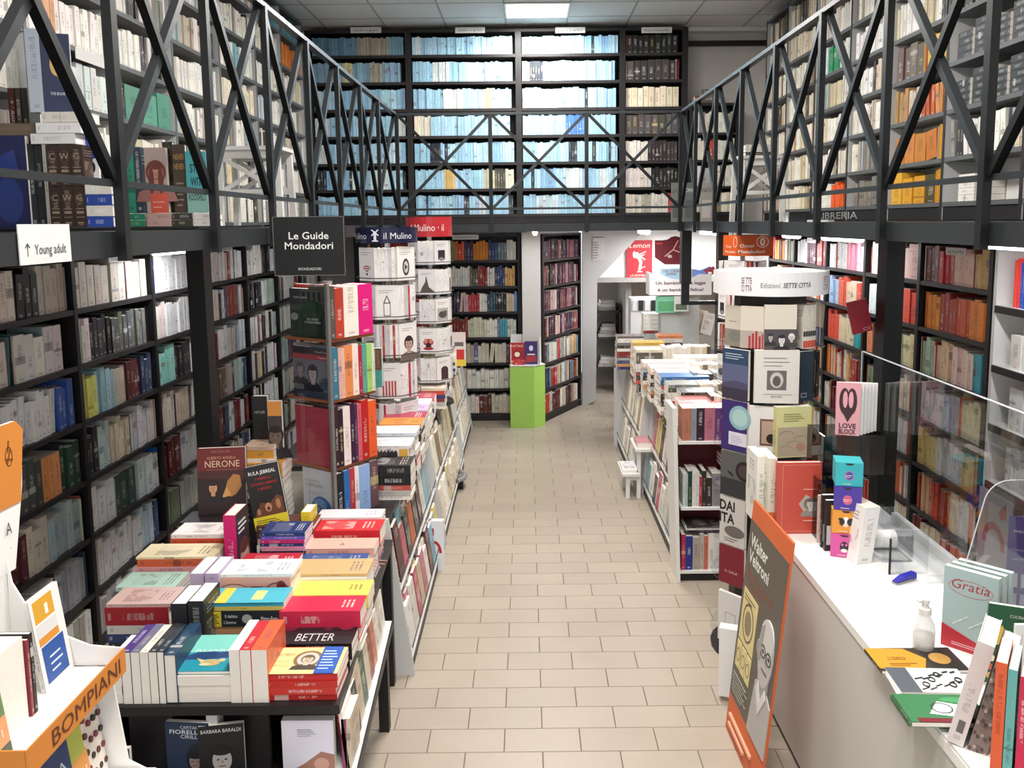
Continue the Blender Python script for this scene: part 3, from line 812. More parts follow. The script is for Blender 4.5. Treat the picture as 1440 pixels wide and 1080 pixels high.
for k in range(len(SU) - 1):
    for s, z in enumerate(SZ):
        nxt = 4.82 if s == 0 else SZ[s - 1] - .03
        if k == 2 and s in (3, 4, 6): continue
        fill((2.862, SU[k] + .02, z), (0, 1, 0), (1, 0, 0), SU[k + 1] - SU[k] - .04, nxt - z, URs.get((k, s), 'cream' if k > 5 else 'white'), 'gallery_book' if 1 < k < 6 else None,
             '%s, %s right gallery bay' % (NL[s], ordn(k + 1)), 'books on the far right gallery shelves', 'books on the right gallery shelves', depth=.19, hs=(.7, .88))
# stacks of boxed dark volumes lying flat in the bay behind the third post
for s, z in ((3, SZ[3]), (4, SZ[4])):
    for j in range(4):
        for q in range(5 - (j % 2)):
            hgt = .045
            one_book((2.88, 4.9 + j * .21, z + q * hgt), (0, 0, 1), (0, 1, 0), (1, 0, 0), hgt * .95, .18, .2, jit('2c3032', 4), 'black boxed volume, %s up in the %s pile, %s shelf of the right gallery' % (ordn(q + 1), ordn(j + 1), ordn(s + 1)), 'flat piles of black boxed volumes', acc='d8d8d8', name='boxed_volume', split=False)
for q in range(4):
    one_book((2.9, 5.45, SZ[6] + q * .045), (0, 0, 1), (0, 1, 0), (1, 0, 0), .043, .2, .2, 'e0dcd4', 'white flat book, %s up on the low right gallery shelf' % ordn(q + 1), 'flat white books on the low shelf', name='flat_book', split=False)

# back upper
BZ = [4.6, 4.277, 3.951, 3.623, 3.293, 2.969, 2.651]
def BX(px): return ay(px, 200, 10.56).x
XU = [BX(438), BX(577), BX(730), BX(875), BX(962)]
bookcase('wide black bookcase of pale blue classics along the back gallery', (0, 10.56, 0), (1, 0, 0), (0, 1, 0), XU, BZ, 4.9, .3, BLK, BLKSH, mat('blue_grey_back', '2a2c30', .7), tu=.07, zbase=GZ, plinth=2.62, ts=.035)
Bs = {(0, 0): [('6d94ac', 4), '8a2038', ('6d94ac', 8), ('a8a090', 8), ('7499b0', 4)], (0, 1): [('8fb4ca', 9), ('d8d0a0', 3), ('8fb4ca', 5), ('a8a498', 4), ('8fb4ca', 5)],
      (1, 2): [('a6cfe6', 8), ('e8ece8', 3), '2c3440', ('e8ece8', 2), ('a6cfe6', 6), ('e0b890', 2), ('a6cfe6', 5)], (1, 3): ['a6cfe6', 'a6cfe6', 'a82c30', ('e0d8c8', 4), ('a6cfe6', 6), '7a2a30', ('a6cfe6', 12)],
      (2, 3): [('a6cfe6', 9), '2c3440', ('a6cfe6', 3), ('4a7ac0', 6), ('a6cfe6', 8)], (1, 5): [('a6cfe6', 8), ('d8b878', 3), ('a6cfe6', 8), ('c8c0a0', 3), ('5a5a50', 3), 'b84030', ('e0d8c8', 2)],
      (2, 6): [('a6cfe6', 3), '8a3a40', ('c8dce6', 5), ('a6cfe6', 7), ('b83038', 1), ('a6cfe6', 7), 'c08848', 'a82c30'],
      (3, 0): [('c86030', 4, .03), ('2a2626', 7)], (3, 1): ['e8e4dc', ('4a4444', 5), 'e8e4dc', ('7a1c28', 8, .035)], (3, 2): [('e8dcc0', 7)], (3, 3): ['5a5450'] * 8, (3, 4): [('e8e0d8', 2), 'b84030', ('e8e0d8', 2), ('3a3030', 6)], (3, 5): [('e0d8d0', 5), ('2a2626', 5)], (3, 6): [('e8e0d4', 1), ('d0c8b8', 3), ('b8b0a0', 2), ('e0d8d0', 4), ('c84848', 2), '5a3a38']}
for s, z in enumerate(BZ):
    for k in range(4):
        nxt = 4.86 if s == 0 else BZ[s - 1] - .035
        fill((XU[k] + .045, 10.575, z), (1, 0, 0), (0, 1, 0), XU[k + 1] - XU[k] - .09, nxt - z, Bs.get((k, s), 'dull' if (k == 0 and s < 1) else ('blue' if k < 3 else 'art')),
             'pocket_book' if s in (0, 1, 2, 3) else None, '%s, %s bay of the back gallery' % (NL[s], ordn(k + 1)), 'pale blue books on the lower back gallery shelves', 'books on the back gallery shelves', end='left', hs=(.78, .86), depth=.16, lean=False)
# back lower
CZ = [2.075, 1.745, 1.42, 1.09, .76, .425, .1]
bookcase('black bookcase on the back wall under the gallery', (0, 10.55, 0), (1, 0, 0), (0, 1, 0), [-2.15, -1.04, -.085], CZ, 2.40, .3, BLK, BLKSH, BLK, tu=.05, plinth=.07)
Cs = {0: [('8a8a4a', 2), 'c8b8a8', ('d05a38', 2), 'b0a090', ('3a3050', 2), 'c8c8e0', '3a2040', ('c87828', 4), ('2a3a60', 2), ('5a6a70', 2), ('c8c4b8', 2)],
      1: ['a82c34', ('d8d4cc', 7), ('5a5a40', 2), ('7a2024', 3), ('d8d0c8', 2), ('2a3a60', 3), ('c89858', 3), 'e0dcd4'],
      2: [('9ab0b8', 1), ('3a3a48', 2), ('c8a8a0', 2), ('a83038', 3), ('e0d8cc', 2), ('2a4a60', 2), ('22222c', 3), ('c8b898', 2), ('4a70a8', 1), ('2f56a0', 2, .05)],
      3: [('7a2a28', 5), ('c8c8b0', 5), ('e0dcd0', 3), ('6a7a98', 1), ('4a98a8', 2), ('c8d0c8', 2)],
      4: [('b0a898', 5), ('7a6a98', 1), ('c8c0b0', 5), ('5a5450', 2)], 5: [('b8b0a4', 3), ('a82838', 1, .05), ('d8d4cc', 5), ('a82838', 1, .05), ('c8c8bc', 3)], 6: [('b0a898', 3), ('e0d0c8', 2), 'c84838', ('5a2c28', 2), ('c8c0b0', 5)]}
for s, z in enumerate(CZ):
    for k, (a0, a1) in enumerate(((-2.12, -1.07), (-1.01, -.115))):
        nxt = 2.37 if s == 0 else CZ[s - 1] - .03
        fill((a0, 10.565, z), (1, 0, 0), (0, 1, 0), a1 - a0, nxt - z, Cs[s] if k else 'back', 'stock_book' if k else None, '%s, back lower bookcase' % NL[s], 'books on the hidden end of the back bookcase', 'books on the back lower bookcase', end='left', hs=(.7, .85), depth=.18)
# angled bookcase
p0, p1 = V((.2, 10.40, 0)), V((.74, 11.42, 0))
da = (p1 - p0).normalized(); La = (p1 - p0).length; dn = V((-da.y, da.x, 0))
bookcase('black bookcase set at an angle beside the stair wall', p0, da, dn, [0.02, La], CZ, 2.40, .28, BLK, BLKSH, BLK, tu=.035, plinth=.09)
for s, z in enumerate(CZ):
    nxt = 2.37 if s == 0 else CZ[s - 1] - .03
    fill(p0 + da * .04 + dn * .012 + V((0, 0, z)), da, dn, La - .06, nxt - z, 'dark' if s < 4 else 'back', 'stock_book', '%s, angled back bookcase' % NL[s], 'books on the hidden end of the back bookcase', 'books on the angled bookcase', hs=(.75, .88), depth=.18)
part('pillar', None, lambda b: b.box(-.055, .175, 10.36, 10.52, 0, 2.42, WALLM), kind='structure')

# ---------------------------------------------------------------- stair corner, back right
Z_ = V((0, 0, 1)); X_ = V((1, 0, 0)); Y_ = V((0, 1, 0))
Q = lambda px, py, y: ay(px, py, y)
PW = mat('stair_wall_grey', 'b9b7b6', .8, 0, .03, 2)
def stairwall(b):
    pts = [Q(819, 318, 11.45), Q(912, 318, 11.45), Q(840, 393, 11.45), Q(838, 562, 11.45), Q(819, 574, 11.45)]
    b.prism(pts, (0, .12, 0), PW)
structure('wall_stair', stairwall)
structure('wall_bright', lambda b: (b.prism([(.9, 11.75, 1.73), (3.2, 11.75, 1.73), (3.2, 11.75, 2.6), (.9, 11.75, 2.6)], (0, .06, 0), mat('white_wall', 'f2f1ef', .8)),
                                    b.box(.9, 3.2, 11.6, 12.9, 1.70, 1.76, mat('soffit_grey', 'a8a39e', .85))))
structure('wall_store', lambda b: (b.box(.9, 3.2, 12.9, 13.0, 0, 1.75, mat('store_wall', 'b5aea6', .85)), b.box(1.42, 1.5, 11.9, 12.9, 0, 1.7, mat('store_panel', 'a9a49f', .8))))
structure('wall_passage', lambda b: b.box(-.3, .75, 11.9, 12.0, 0, 2.5, WALLM))
area('tube_and_fill_light', (2.0, 10.9, 2.38), .9, .3, 30, (1, 1, 1))  # added fill light without a fixture, whitens the wall behind the stairs
# notice on the grey stair wall
nt_o = Q(833, 366, 11.44)
nb_ = MB(); nb_.obox(nt_o, X_ * .17, Z_ * .34, Y_ * .003, mat('notice_sheet', 'c2c0be', .7)); nn_ = nb_.build('wall_notice'); nn_['label'] = 'small grey printed notice list on the stair wall'; nn_['category'] = 'notice'
P = Print(nt_o, X_, Z_, .17, .34, -Y_); P.rect(.02, .9, .95, .94, '5a5a5c'); P.lines(.03, .55, .08, .8, 7, '6a6a6c', .3); P.done(nn_, 'lettering')
sh = empty('stock_shelf', (1.3, 12.4, 0), 'dark metal shelf of stacked stock in the room under the stairs', 'shelf')
for z in (.35, .8, 1.2): boxpart('shelf_board', sh, 1.0, 1.4, 12.3, 12.8, z, z + .03, mat('store_shelf', '3a3836', .6))
for x in (1.0, 1.37): boxpart('side_post', sh, x, x + .03, 12.3, 12.8, 0, 1.3, mat('store_shelf', '3a3836', .6))
for z, w_, n in ((.38, .28, 3), (.83, .28, 4), (1.23, .26, 3)):
    for k in range(n): one_book((1.06 + .02 * k, 12.34, z + .05 * k), Z_, X_, Y_, .046, w_ - .03 * k, .3, random.choice(['b8b4ae', 'c8c4bc', '9a968f']), 'pale boxed stock packet, %s in the pile at %s height under the stairs' % (ordn(k + 1), {.38: 'knee', .83: 'waist', 1.23: 'chest'}[z]), 'stock packets under the stairs', name='stock_packet', split=False)
# red poster with a pale bottle figure
def poster():
    o = Q(881, 391, 11.70); x1 = Q(917, 391, 11.70); top = Q(881, 338, 11.70)
    w_, h = x1.x - o.x, top.z - o.z
    b = MB(); b.obox(o, X_ * w_, Z_ * h, Y_ * .004, mat('poster_red', 'c8323c', .5)); p = b.build('poster')
    p['label'] = 'red poster with pale dancing figure and the word lemon on the bright wall'; p['category'] = 'poster'
    P = Print(o, X_, Z_, w_, h, -Y_)
    P.text('Lemon', .5, .8, .07, 'f4e8e0', width=w_ * .8, shear=.3)
    P.ell(.4, .6, .1, .09, 'ecd0b8'); P.ell(.3, .62, .06, .09, 'e0e0dc'); P.poly([(.38, .6), (.55, .58), (.62, .42), (.55, .2), (.45, .2), (.5, .4)], 'f0dcc4')
    P.line(.55, .58, .72, .48, .02, 'f0dcc4'); P.line(.5, .62, .75, .7, .015, 'f4ece4'); P.line(.5, .58, .7, .62, .012, 'f4ece4'); P.rect(.42, .15, .62, .18, 'f0dcc4'); P.line(.58, .26, .72, .3, .015, 'f0dcc4')
    P.text('LA BOMBA', .45, .04, .03, 'f4e8e0', width=w_ * .6); P.done(p, 'print')
poster()

# green stand with red booklets
gx0, gx1, gy = Q(718, 601, 10.15).x, Q(752, 602, 10.15).x, 10.15
GM = mat('lime_green_card', '9cc65a', .5, 0, .05, 3)
g = empty('display_plinth', (0, gy, 0), 'lime green display plinth with white top bin in front of the pillar', 'stand')
HX = .77
def gpoly(z): return [V((gx0, gy + .02, z)), V((gx1, gy, z)), V((Q(767, 600, 10.25).x, 10.27, z)), V((gx1 + .05, 10.45, z)), V((gx0, 10.45, z))]
part('body', g, lambda b: b.prism(gpoly(0), (0, 0, HX), GM))
part('top_rim', g, lambda b: b.prism([p + (p - V((0, 10.25, 0))) * .01 for p in gpoly(HX)], (0, 0, .012), WHT))
def bin_(b):
    z0, z1, z2 = HX + .012, HX + .09, 1.12
    a, c = gx0 + .01, gx1 + .07
    b.obox((a, 10.44, z0), (c - a, 0, 0), (0, .006, 0), (0, 0, .36), CARD)
    for s, x in ((-1, a), (1, c)):
        b.prism([(x, 10.18, z0), (x, 10.44, z0), (x, 10.44, z2), (x, 10.36, z2), (x, 10.18, z1)], (.006, 0, 0), CARD)
part('card_bin', g, bin_)
BS = [('b02430', -.19, 0), ('c8283a', -.19, 1), ('6a3a8a', .0, 0)]
for k in range(5):
    one_book((gx0 + .04, 10.2 + .012 * 0, HX + .014 + k * .012), Z_, X_, Y_, .011, .15, .16, 'b82c34', 'red booklet lying in the white bin, %s from the bottom of its pile' % ordn(k + 1), 'red booklets in the bin', name='booklet', split=False)
def art_red(c, c2):
    def f(P):
        P.text('NATALE', .5, .8, P.h * .1, 'f0e0c0', width=P.w * .8); P.ell(.5, .45, .3, .22, c2); P.ell(.5, .45, .18, .12, 'f0e8d8'); P.rect(.1, .08, .9, .16, 'f0d0a0')
    return f
def face_book(px0, px1, pyt, pyb, Y, col, label, art=None, th=.02, acc=None, lean=0.0, yaw=0.0, name='book', z=None, group=None, hard=False, spine_left=True, h=None, w_=None, tilt=0.0):
    """a book shown cover-out: lower-left/right corners from the plane Y; lean tips the top away from the viewer; yaw turns about z; tilt rolls"""
    lo, ro, to = Q(px0, pyb, Y), Q(px1, pyb, Y), Q(px0, pyt, Y)
    W_ = w_ or (ro - lo).length / max(.2, math.cos(yaw)); H_ = h or (to.z - lo.z) / math.cos(lean)
    if z is not None: lo = V((lo.x, lo.y, z))
    ex = V((math.cos(yaw), math.sin(yaw), 0)); n = V((math.sin(yaw), -math.cos(yaw), 0))
    up = Z_ * math.cos(lean) - n * math.sin(lean); nn = n * math.cos(lean) + Z_ * math.sin(lean)
    if tilt:
        R_ = Matrix.Rotation(tilt, 3, nn); ex = R_ @ ex; up = R_ @ up
    return cover_book(lo, ex, up, nn, W_, H_, th, col, label, art, acc, name, group, hard)
def cover_book(lo, ex, up, n, W_, H_, th, col, label, art=None, acc=None, name='book', group=None, hard=False):
    """lo: lower-left corner of the front cover as seen; n: outward normal of the front"""
    o = V(lo) - V(n) * th
    bk = one_book(o, n, up, ex, th, H_, W_, col, label, group, acc, name, hard, split=True, art=art, rnd=(.013 if art else None))
    if art:
        for pl in []: pass
        P = Print(V(lo), ex, up, W_, H_, n)
        # plain ground under the artwork so that the drawing alone shows
        P.rect(.0, .0, 1, 1, col)
        art(P); P.done(bk)
    return bk
face_book(717, 738, 482, 512, 10.3, 'b02834', 'red booklet standing in the white bin over the green plinth, beside the purple one', art_red('b02834', '8a1c28'), .01, name='booklet')
face_book(738, 756, 480, 512, 10.24, '3a2c6a', 'purple booklet with a moon standing in the white bin over the green plinth', lambda P: (P.ell(.5, .7, .16, .12, 'd8d8f0'), P.rect(.08, .1, .92, .35, 'a82c34'), P.rect(.2, .4, .8, .45, 'f0e0c0')), .01, name='booklet')

# ---------------------------------------------------------------- piles and rows
ANY = 'b8b4ae c8c4bc d8d4cc 3a3638 8a3438 34406a c89868 a8b4b0 e8e0d4 5a4a50 b85048 e8e4dc'.split()
def pile(px0, px1, pyt, Y, base, cols, where, dep=.2, name='stacked_book', fillc=None, top=None, fore=False, split=None, group=None, hard=False, topart=None, jx=.006, n_fill=None):
    """cols: (hex, thickness weight in px) from the top down; the rest down to base is filled"""
    a, b_ = Q(px0, pyt, Y), Q(px1, pyt, Y)
    x0, x1, zt = a.x, b_.x, (a.z + b_.z) / 2
    ppm = F_PX / ((V((x0, Y, zt)) - EYE).dot(FW))
    lst = [(c if isinstance(c, tuple) else (c, 8)) for c in cols]
    ths = [t / ppm for _, t in lst]; cc = [c for c, _ in lst]
    z = zt - sum(ths)
    if z > base + .012:
        rem = z - base; n = max(1, round(rem / .035))
        for k in range(n): ths.append(rem / n); cc.append(fillc or random.choice(ANY))
        z = base
    elif z < base:
        k = (zt - base) / sum(ths); ths = [t * k for t in ths]; z = base
    zz = z + .0
    for k in range(len(cc) - 1, -1, -1):
        th = ths[k]; j = random.uniform(-jx, jx) if k else 0; jy = random.uniform(0, .008)
        lab = '%s book, %s from the top of the %s' % (cname(cc[k]), ordn(k + 1), where) if k else '%s book on top of the %s' % (cname(cc[k]), where)
        L = (x1 - x0)
        if fore: o = one_book((x0 + j, Y + jy + dep, zz), Z_, X_, -Y_, th * .985, L - abs(j), dep, cc[k], lab, group or where, name=name, hard=hard)
        else: o = one_book((x0 + j, Y + jy, zz), Z_, X_, Y_, th * .985, L - abs(j), dep, cc[k], lab, group or where, name=name, hard=hard)
        zz += th
    pile.last = o
    if topart:
        P = Print((x0, Y, zt), X_, Y_, x1 - x0, dep, Z_); P.rect(0, 0, 1, 1, cc[0]); topart(P); P.done(o)
    return zt
def uprow(O, A, Hd, D, L, hgt, dep, spec, where, t0=.02, t1=.035, name='upright_book', group=None, split=True, hard=False, hs=(.94, 1), lean=0, order_from='first'):
    """books in a row along A; Hd: direction of the spines' length; D from the spine into the book"""
    O, A, Hd, D = V(O), V(A), V(Hd), V(D); x = 0; n = 0
    if isinstance(spec, str): spec = [random.choice(SHAPES[spec][0].split()) for _ in range(80)]
    for c in spec:
        c, t = c if isinstance(c, tuple) else (c, random.uniform(t0, t1))
        if x + t > L: break
        n += 1
        one_book(O + A * x, A, Hd, D, t * .97, hgt * random.uniform(*hs), dep, jit(c, 4), '%s book, %s along the %s' % (cname(c), ordn(n), where), group or where, name=name, split=split, hard=hard)
        x += t
    return n

# ---------------------------------------------------------------- main table, left
TZ = .815
TX0, TX1, TY0, TY1 = -1.72, -.715, 2.84, 4.43
tbl = empty('display_table', (-1.2, 3.7, 0), 'black two-tier display table piled with books, nearest on the left', 'table')
part('table_top', tbl, lambda b: b.prism([(TX0, TY0, TZ - .035), (-.695, TY0, TZ - .035), (-.755, TY1, TZ - .035), (TX0, TY1, TZ - .035)], (0, 0, .035), BLK))
for x, y in ((TX0 + .02, TY0 + .06), (TX1 - .09, TY0 + .06), (TX0 + .02, TY1 - .08), (TX1 - .09, TY1 - .08)):
    boxpart('leg', tbl, x, x + .05, y, y + .05, 0, TZ - .035, BLK)
boxpart('table_top', tbl, TX0, -1.385, TY1, 4.72, TZ - .035, TZ, BLK)
boxpart('front_panel', tbl, TX0 + .07, -1.34, TY0 + .08, TY0 + .1, .3, TZ - .035, BLK)
boxpart('front_panel', tbl, -1.16, -.98, TY0 + .08, TY0 + .1, .3, TZ - .035, BLK)
boxpart('middle_panel', tbl, TX0 + .07, TX1 - .09, 3.2, 3.22, .1, TZ - .035, BLK)
boxpart('low_shelf', tbl, TX0 + .02, TX1 - .14, 2.70, TY1 - .1, .48, .50, BLK)
def lowtier(b):
    b.prism([(-.84, 2.4, .535), (-.625, 2.4, .535), (-.70, 4.02, .535), (-.84, 4.02, .535)], (0, 0, .012), WHT)
part('side_ledge', tbl, lowtier)
part('ledge_edge', tbl, lambda b: b.bar((-.622, 2.4, .53), (-.697, 4.02, .53), .008, .036, BLK, side=X_))
boxpart('ledge_leg', tbl, -.765, -.715, 3.93, 3.98, 0, .535, BLK)
# row 1, nearest
r1 = TZ
pile(148, 172, 931, 2.86, r1, [('f0ece6', 12)] + [('e8e2d8', 13)] * 4, 'narrow stack beside the orange card stand', .2, fore=True)
def spineup(px0, px1, Y, cols, hgt, where, dep=.22):
    x0, x1 = Q(px0, 960, Y).x, Q(px1, 960, Y).x; t = (x1 - x0) / sum(w for _, w in cols); x = x0
    for k, (c, w_) in enumerate(cols):
        th = t * w_
        one_book((x, Y, TZ + hgt), X_, Y_, -Z_, th * .97, dep * random.uniform(.92, 1), hgt * random.uniform(.985, 1) if 0 else hgt, c, '%s book packed spine-up, %s in the %s' % (cname(c), ordn(k + 1), where), where, hard=False)
        x += th
spineup(172, 233, 2.86, [('4a2a78', 14), ('6a6880', 13), ('e0d8c8', 12), ('2a2a2c', 12), ('1e2a34', 10)], .2, 'spine-up row at the near table edge')
one_book((Q(232, 960, 2.86).x, 2.86, TZ + .19), X_, Y_, -Z_, .045, .24, .19, '24405a', 'thick dark blue book packed spine-up beside the teal turtle cover')
pile(246, 327, 951, 2.86, r1, [('e8e0d8', 14), ('e8e2da', 14), ('e8e0d8', 12)], 'fore-edge stack under the turtle cover', .2, fore=True)
def turtle(P):
    P.rect(0, .0, 1, .48, '1a8a9c'); P.poly([(0, .4), (.25, .55), (.6, .5), (1, .62), (1, .4), (.5, .32), (0, .3)], '1c3c6a'); P.rect(0, .62, 1, 1, '7cc8b8'); P.poly([(0, .5), (1, .55), (1, .7), (.5, .66), (0, .72)], '7cc8b8')
    P.text('AUAREZ', .5, .52, P.h * .06, 'e8f0f0', width=P.w * .8)
    P.ell(.5, .22, .17, .09, 'b8a070'); P.ell(.42, .17, .1, .03, 'd8c898'); P.ell(.68, .28, .06, .04, 'c8b888'); P.poly([(.4, .26), (.22, .34), (.34, .2)], 'c8b888')
tz = az(246, 951, 0)
zt = Q(246, 951, 2.86).z
n_ = V((0, -.42, 1)).normalized(); u_ = V((0, 1, .42)).normalized()
cover_book(V((Q(246, 951, 2.86).x, 2.87, zt + .012)), X_, V((0, 1, .09)).normalized(), V((0, -.09, 1)).normalized(), .215, .23, .012, '2a9aa8', 'teal and navy book with a turtle, lying on a fore-edge stack', turtle)
spineup(324, 378, 2.86, [('e8ece8', 11), ('c02c34', 12), ('d8603c', 17)], .205, 'trio beside the turtle cover', .24)
def velt(P):
    P.rect(0, 0, 1, 1, 'ecd690'); P.ell(.52, .55, .2, .32, '8a6a40'); P.ell(.52, .55, .15, .25, 'c8c0b4'); P.portrait(.52, .52, .3, 'c8b8a0', '6a5a48', '4a4038')
    P.rect(.68, 0, .95, 1, '2a5ab0'); P.lines(.71, .93, .15, .9, 7, 'c8d8f0', .3); P.text('Walter Veltroni', .17, .66, .016, '2a2420', width=P.w * .3); P.text('Buonvino e il', .15, .4, .01, 'a83024', width=P.w * .24); P.text('caso del bambino', .16, .25, .01, 'a83024', width=P.w * .26)
pile(368, 474, 948, 2.87, r1, [('c83430', 11), ('c03028', 10), ('c83a30', 11), ('b82c28', 9)], 'red and yellow detective stack at the near corner', .19, topart=velt)
for k in range(2):
    zb = Q(368, 985, 2.87).z
def better(P):
    P.rect(0, 0, 1, 1, '1c181c')
    P.text('BETTER', .5, .12, P.h * .3, 'c8c4c4', width=P.w * .5, vert=False); P.ell(.12, .7, .09, .18, '6a1c34'); P.ell(.85, .75, .11, .2, '7a2438'); P.ell(.3, .85, .06, .1, '4a1428'); P.ell(.62, .6, .05, .08, '5a1c30')
zb = pile(384, 494, 906, 3.09, r1, [('1c181c', 26), ('201c20', 28), ('1c181c', 26)], 'black stack with burgundy roses behind the detective stack', .2, topart=better)
P = Print((Q(384, 906, 3.09).x, 3.089, zb - .07), X_, Z_, .27, .07, -Y_); P.text('BETTER', .62, .35, .026, 'd8d4d4', width=.11); P.text('CARRIE', .16, .4, .012, 'c8c4c4', width=.05)
P.done(pile.last, 'lettering')
# row 2
pile(148, 240, 850, 3.24, r1, [('c8a8a0', 5), ('9a2028', 26)], 'dark red stack left of the black pair', .16)
for k in range(2):
    x = Q(241 + 24 * k, 870, 3.14).x
    one_book((x, 3.14, TZ), X_, Z_, Y_, .062, .26 if k else .25, .18, '24262a', 'thick black novel standing spine out, %s of the pair by the dark red stack' % ('right-hand one' if k else 'left-hand one'), hard=True, acc='b0b0a8')
def matt(P): pass
z2 = pile(290, 398, 848, 3.24, r1, [('3aa8c0', 6), ('d8c060', 6), ('22303c', 22)], 'turquoise stack with yellow bands behind the turtle cover', .14, topart=lambda P: (P.rect(0, 0, 1, 1, '4ab0c4'), P.rect(.1, 0, .25, 1, 'e0c848'), P.rect(.55, .2, .7, .8, 'e0d888')))
P = Print((Q(290, 856, 3.24).x, 3.239, z2 - .1), X_, Z_, .30, .065, -Y_)
P.rect(0, 0, .2, 1, 'dcc43c').rect(.2, 0, 1, 1, '1a2028').ell(.55, .5, .07, .3, 'a8a8a0').lines(.02, .18, .1, .9, 6, '3a3420').text('L\'inverno', .32, .2, .014, 'e8e8e4', width=.05).text('Il delitto', .34, .6, .014, 'e8e8e4', width=.05).text('Matteo Porru', .86, .4, .018, 'e8e8e4', width=.07)
P.done(pile.last, 'lettering')
pile(398, 517, 838, 3.40, r1, [('e0c860', 7), ('e8d070', 7), ('dcc458', 6), ('c8b050', 4)], 'yellow stack behind the pink-red book', .15)
pile(392, 506, 860, 3.22, r1, [('c8284a', 26), ('b8243c', 20)], 'crimson pair behind the rose stack', .14, hard=True)
# row 3
pile(162, 246, 826, 3.44, r1, [('a8c8b8', 6), ('3a7a70', 6), ('88a8a0', 6), ('2a5a5a', 6)], 'teal and green stack by the shelves', .16)
for k in range(2):
    x = Q(268 + 21 * k, 830, 3.38).x
    one_book((x, 3.38, TZ), X_, Z_, Y_, .058, .27, .19, 'b8a8c4', 'tall lilac novel standing on the table, %s of the pair' % ('nearer the magenta book' if k else 'nearer the wall shelves'), hard=True)
def body(P): P.rect(0, 0, 1, 1, 'dca898')
z3 = pile(308, 411, 808, 3.40, r1, [('e8ece8', 5), ('d8a090', 38)], 'pink stack with line-drawn figures', .16)
P = Print((Q(308, 812, 3.40).x, 3.399, z3 - .12), X_, Z_, .31, .1, -Y_)
P.ell(.2, .5, .2, .3, 'e8bca8').ell(.5, .35, .16, .25, 'e8bca8').ell(.85, .7, .06, .22, '7a1c24').ring(.2, .5, .2, .3, .01, '4a2c28').ring(.5, .4, .18, .28, .01, '4a2c28').ring(.8, .5, .16, .35, .01, '4a2c28')
P.done(pile.last)
pile(409, 516, 808, 3.56, r1, [('c8a878', 4), ('e8e8e4', 34)], 'white boxed stack with a barcode', .17, hard=True)
# row 4
pile(190, 300, 784, 3.64, r1, [('e8d8b0', 3), ('d0603c', 11), ('e0a0a0', 8), ('4a3a40', 5), ('2a3038', 5)], 'orange and pink stack by the shelves', .16)
pile(330, 412, 798, 3.58, r1, [('b8283c', 6), ('2a3a78', 9), ('e8e4dc', 6)], 'red and blue stack before the magenta book', .16)
pile(411, 511, 797, 3.75, r1, [('34508a', 8), ('5a2a30', 6), ('d89860', 5)], 'blue and maroon stack beside it', .16)
def mag(P): P.rect(0, 0, 1, 1, '2c2028'); P.portrait(.55, .4, .42, 'c8988c', '5a2c24', '1e3c60'); P.lines(.15, .85, .75, .92, 3, 'd8d0d0')
def magenta():
    bx = Q(317, 793, 3.72)
    one_book((bx.x, 3.72, TZ + .0), X_, Z_, Y_, .058, Q(317, 725, 3.72).z - TZ, .17, 'c81e68', 'magenta-spined novel standing upright in the middle of the table', hard=True, acc='f0d0e0')
    o = [q for q in COL.objects if q.get('label', '').startswith('magenta-spined')][0]
    P = Print((bx.x + .058, 3.72, TZ), Y_, Z_, .17, Q(317, 725, 3.72).z - TZ, X_); mag(P); P.done(o)
magenta()
pile(430, 526, 772, 3.92, r1, [('e0a898', 10), ('d8ccc8', 30)], 'peach sunburst stack', .14, topart=lambda P: (P.rect(0, 0, 1, 1, 'e0a898'), P.text('A', .5, .3, .03, '6a3a34')))
P = Print((Q(430, 785, 3.92).x, 3.918, Q(430, 812, 3.92).z), X_, Z_, .335, .1, -Y_); P.rect(0, 0, 1, 1, 'e8dcd4')
for k in range(15):
    a = math.radians(8 + k * 11.7); P.line(.5 + .1 * math.cos(a), .95, .5 + .7 * math.cos(a), .95 - 1.2 * math.sin(a) * .75, .005, 'd09488')
P.done(pile.last)
pile(365, 428, 750, 3.9, r1, [('2a3a70', 5), ('6a5ab8', 5), ('c83070', 5), ('34407a', 5), ('e090a8', 6), ('1e3c5c', 24)], 'blue and magenta stack behind the magenta-spined novel', .16)
# row 5
pile(240, 320, 752, 3.84, r1, [('ece4e0', 6), ('d85838', 9), ('c85030', 6), ('2a2426', 14)], 'red-orange stack by the shelves', .16)
pile(430, 534, 746, 4.1, r1, [('c8242c', 24), ('b82028', 20)], 'big scarlet pair of volumes', .16, hard=True)
pile(444, 536, 728, 4.265, r1, [('e8dcdc', 6), ('3a3030', 4), ('e8c8c8', 8)], 'white and pink stack behind the scarlet pair', .13)
zn = pile(252, 330, 735, 4.04, r1, [('2c2628', 12), ('d8d0c4', 8)], 'dark ornamented volumes under the emperor book', .17, hard=True)
pile(360, 440, 740, 4.08, r1, [('5a3830', 8), ('4a3028', 10)], 'brown volumes under the tilted black book', .17, hard=True)
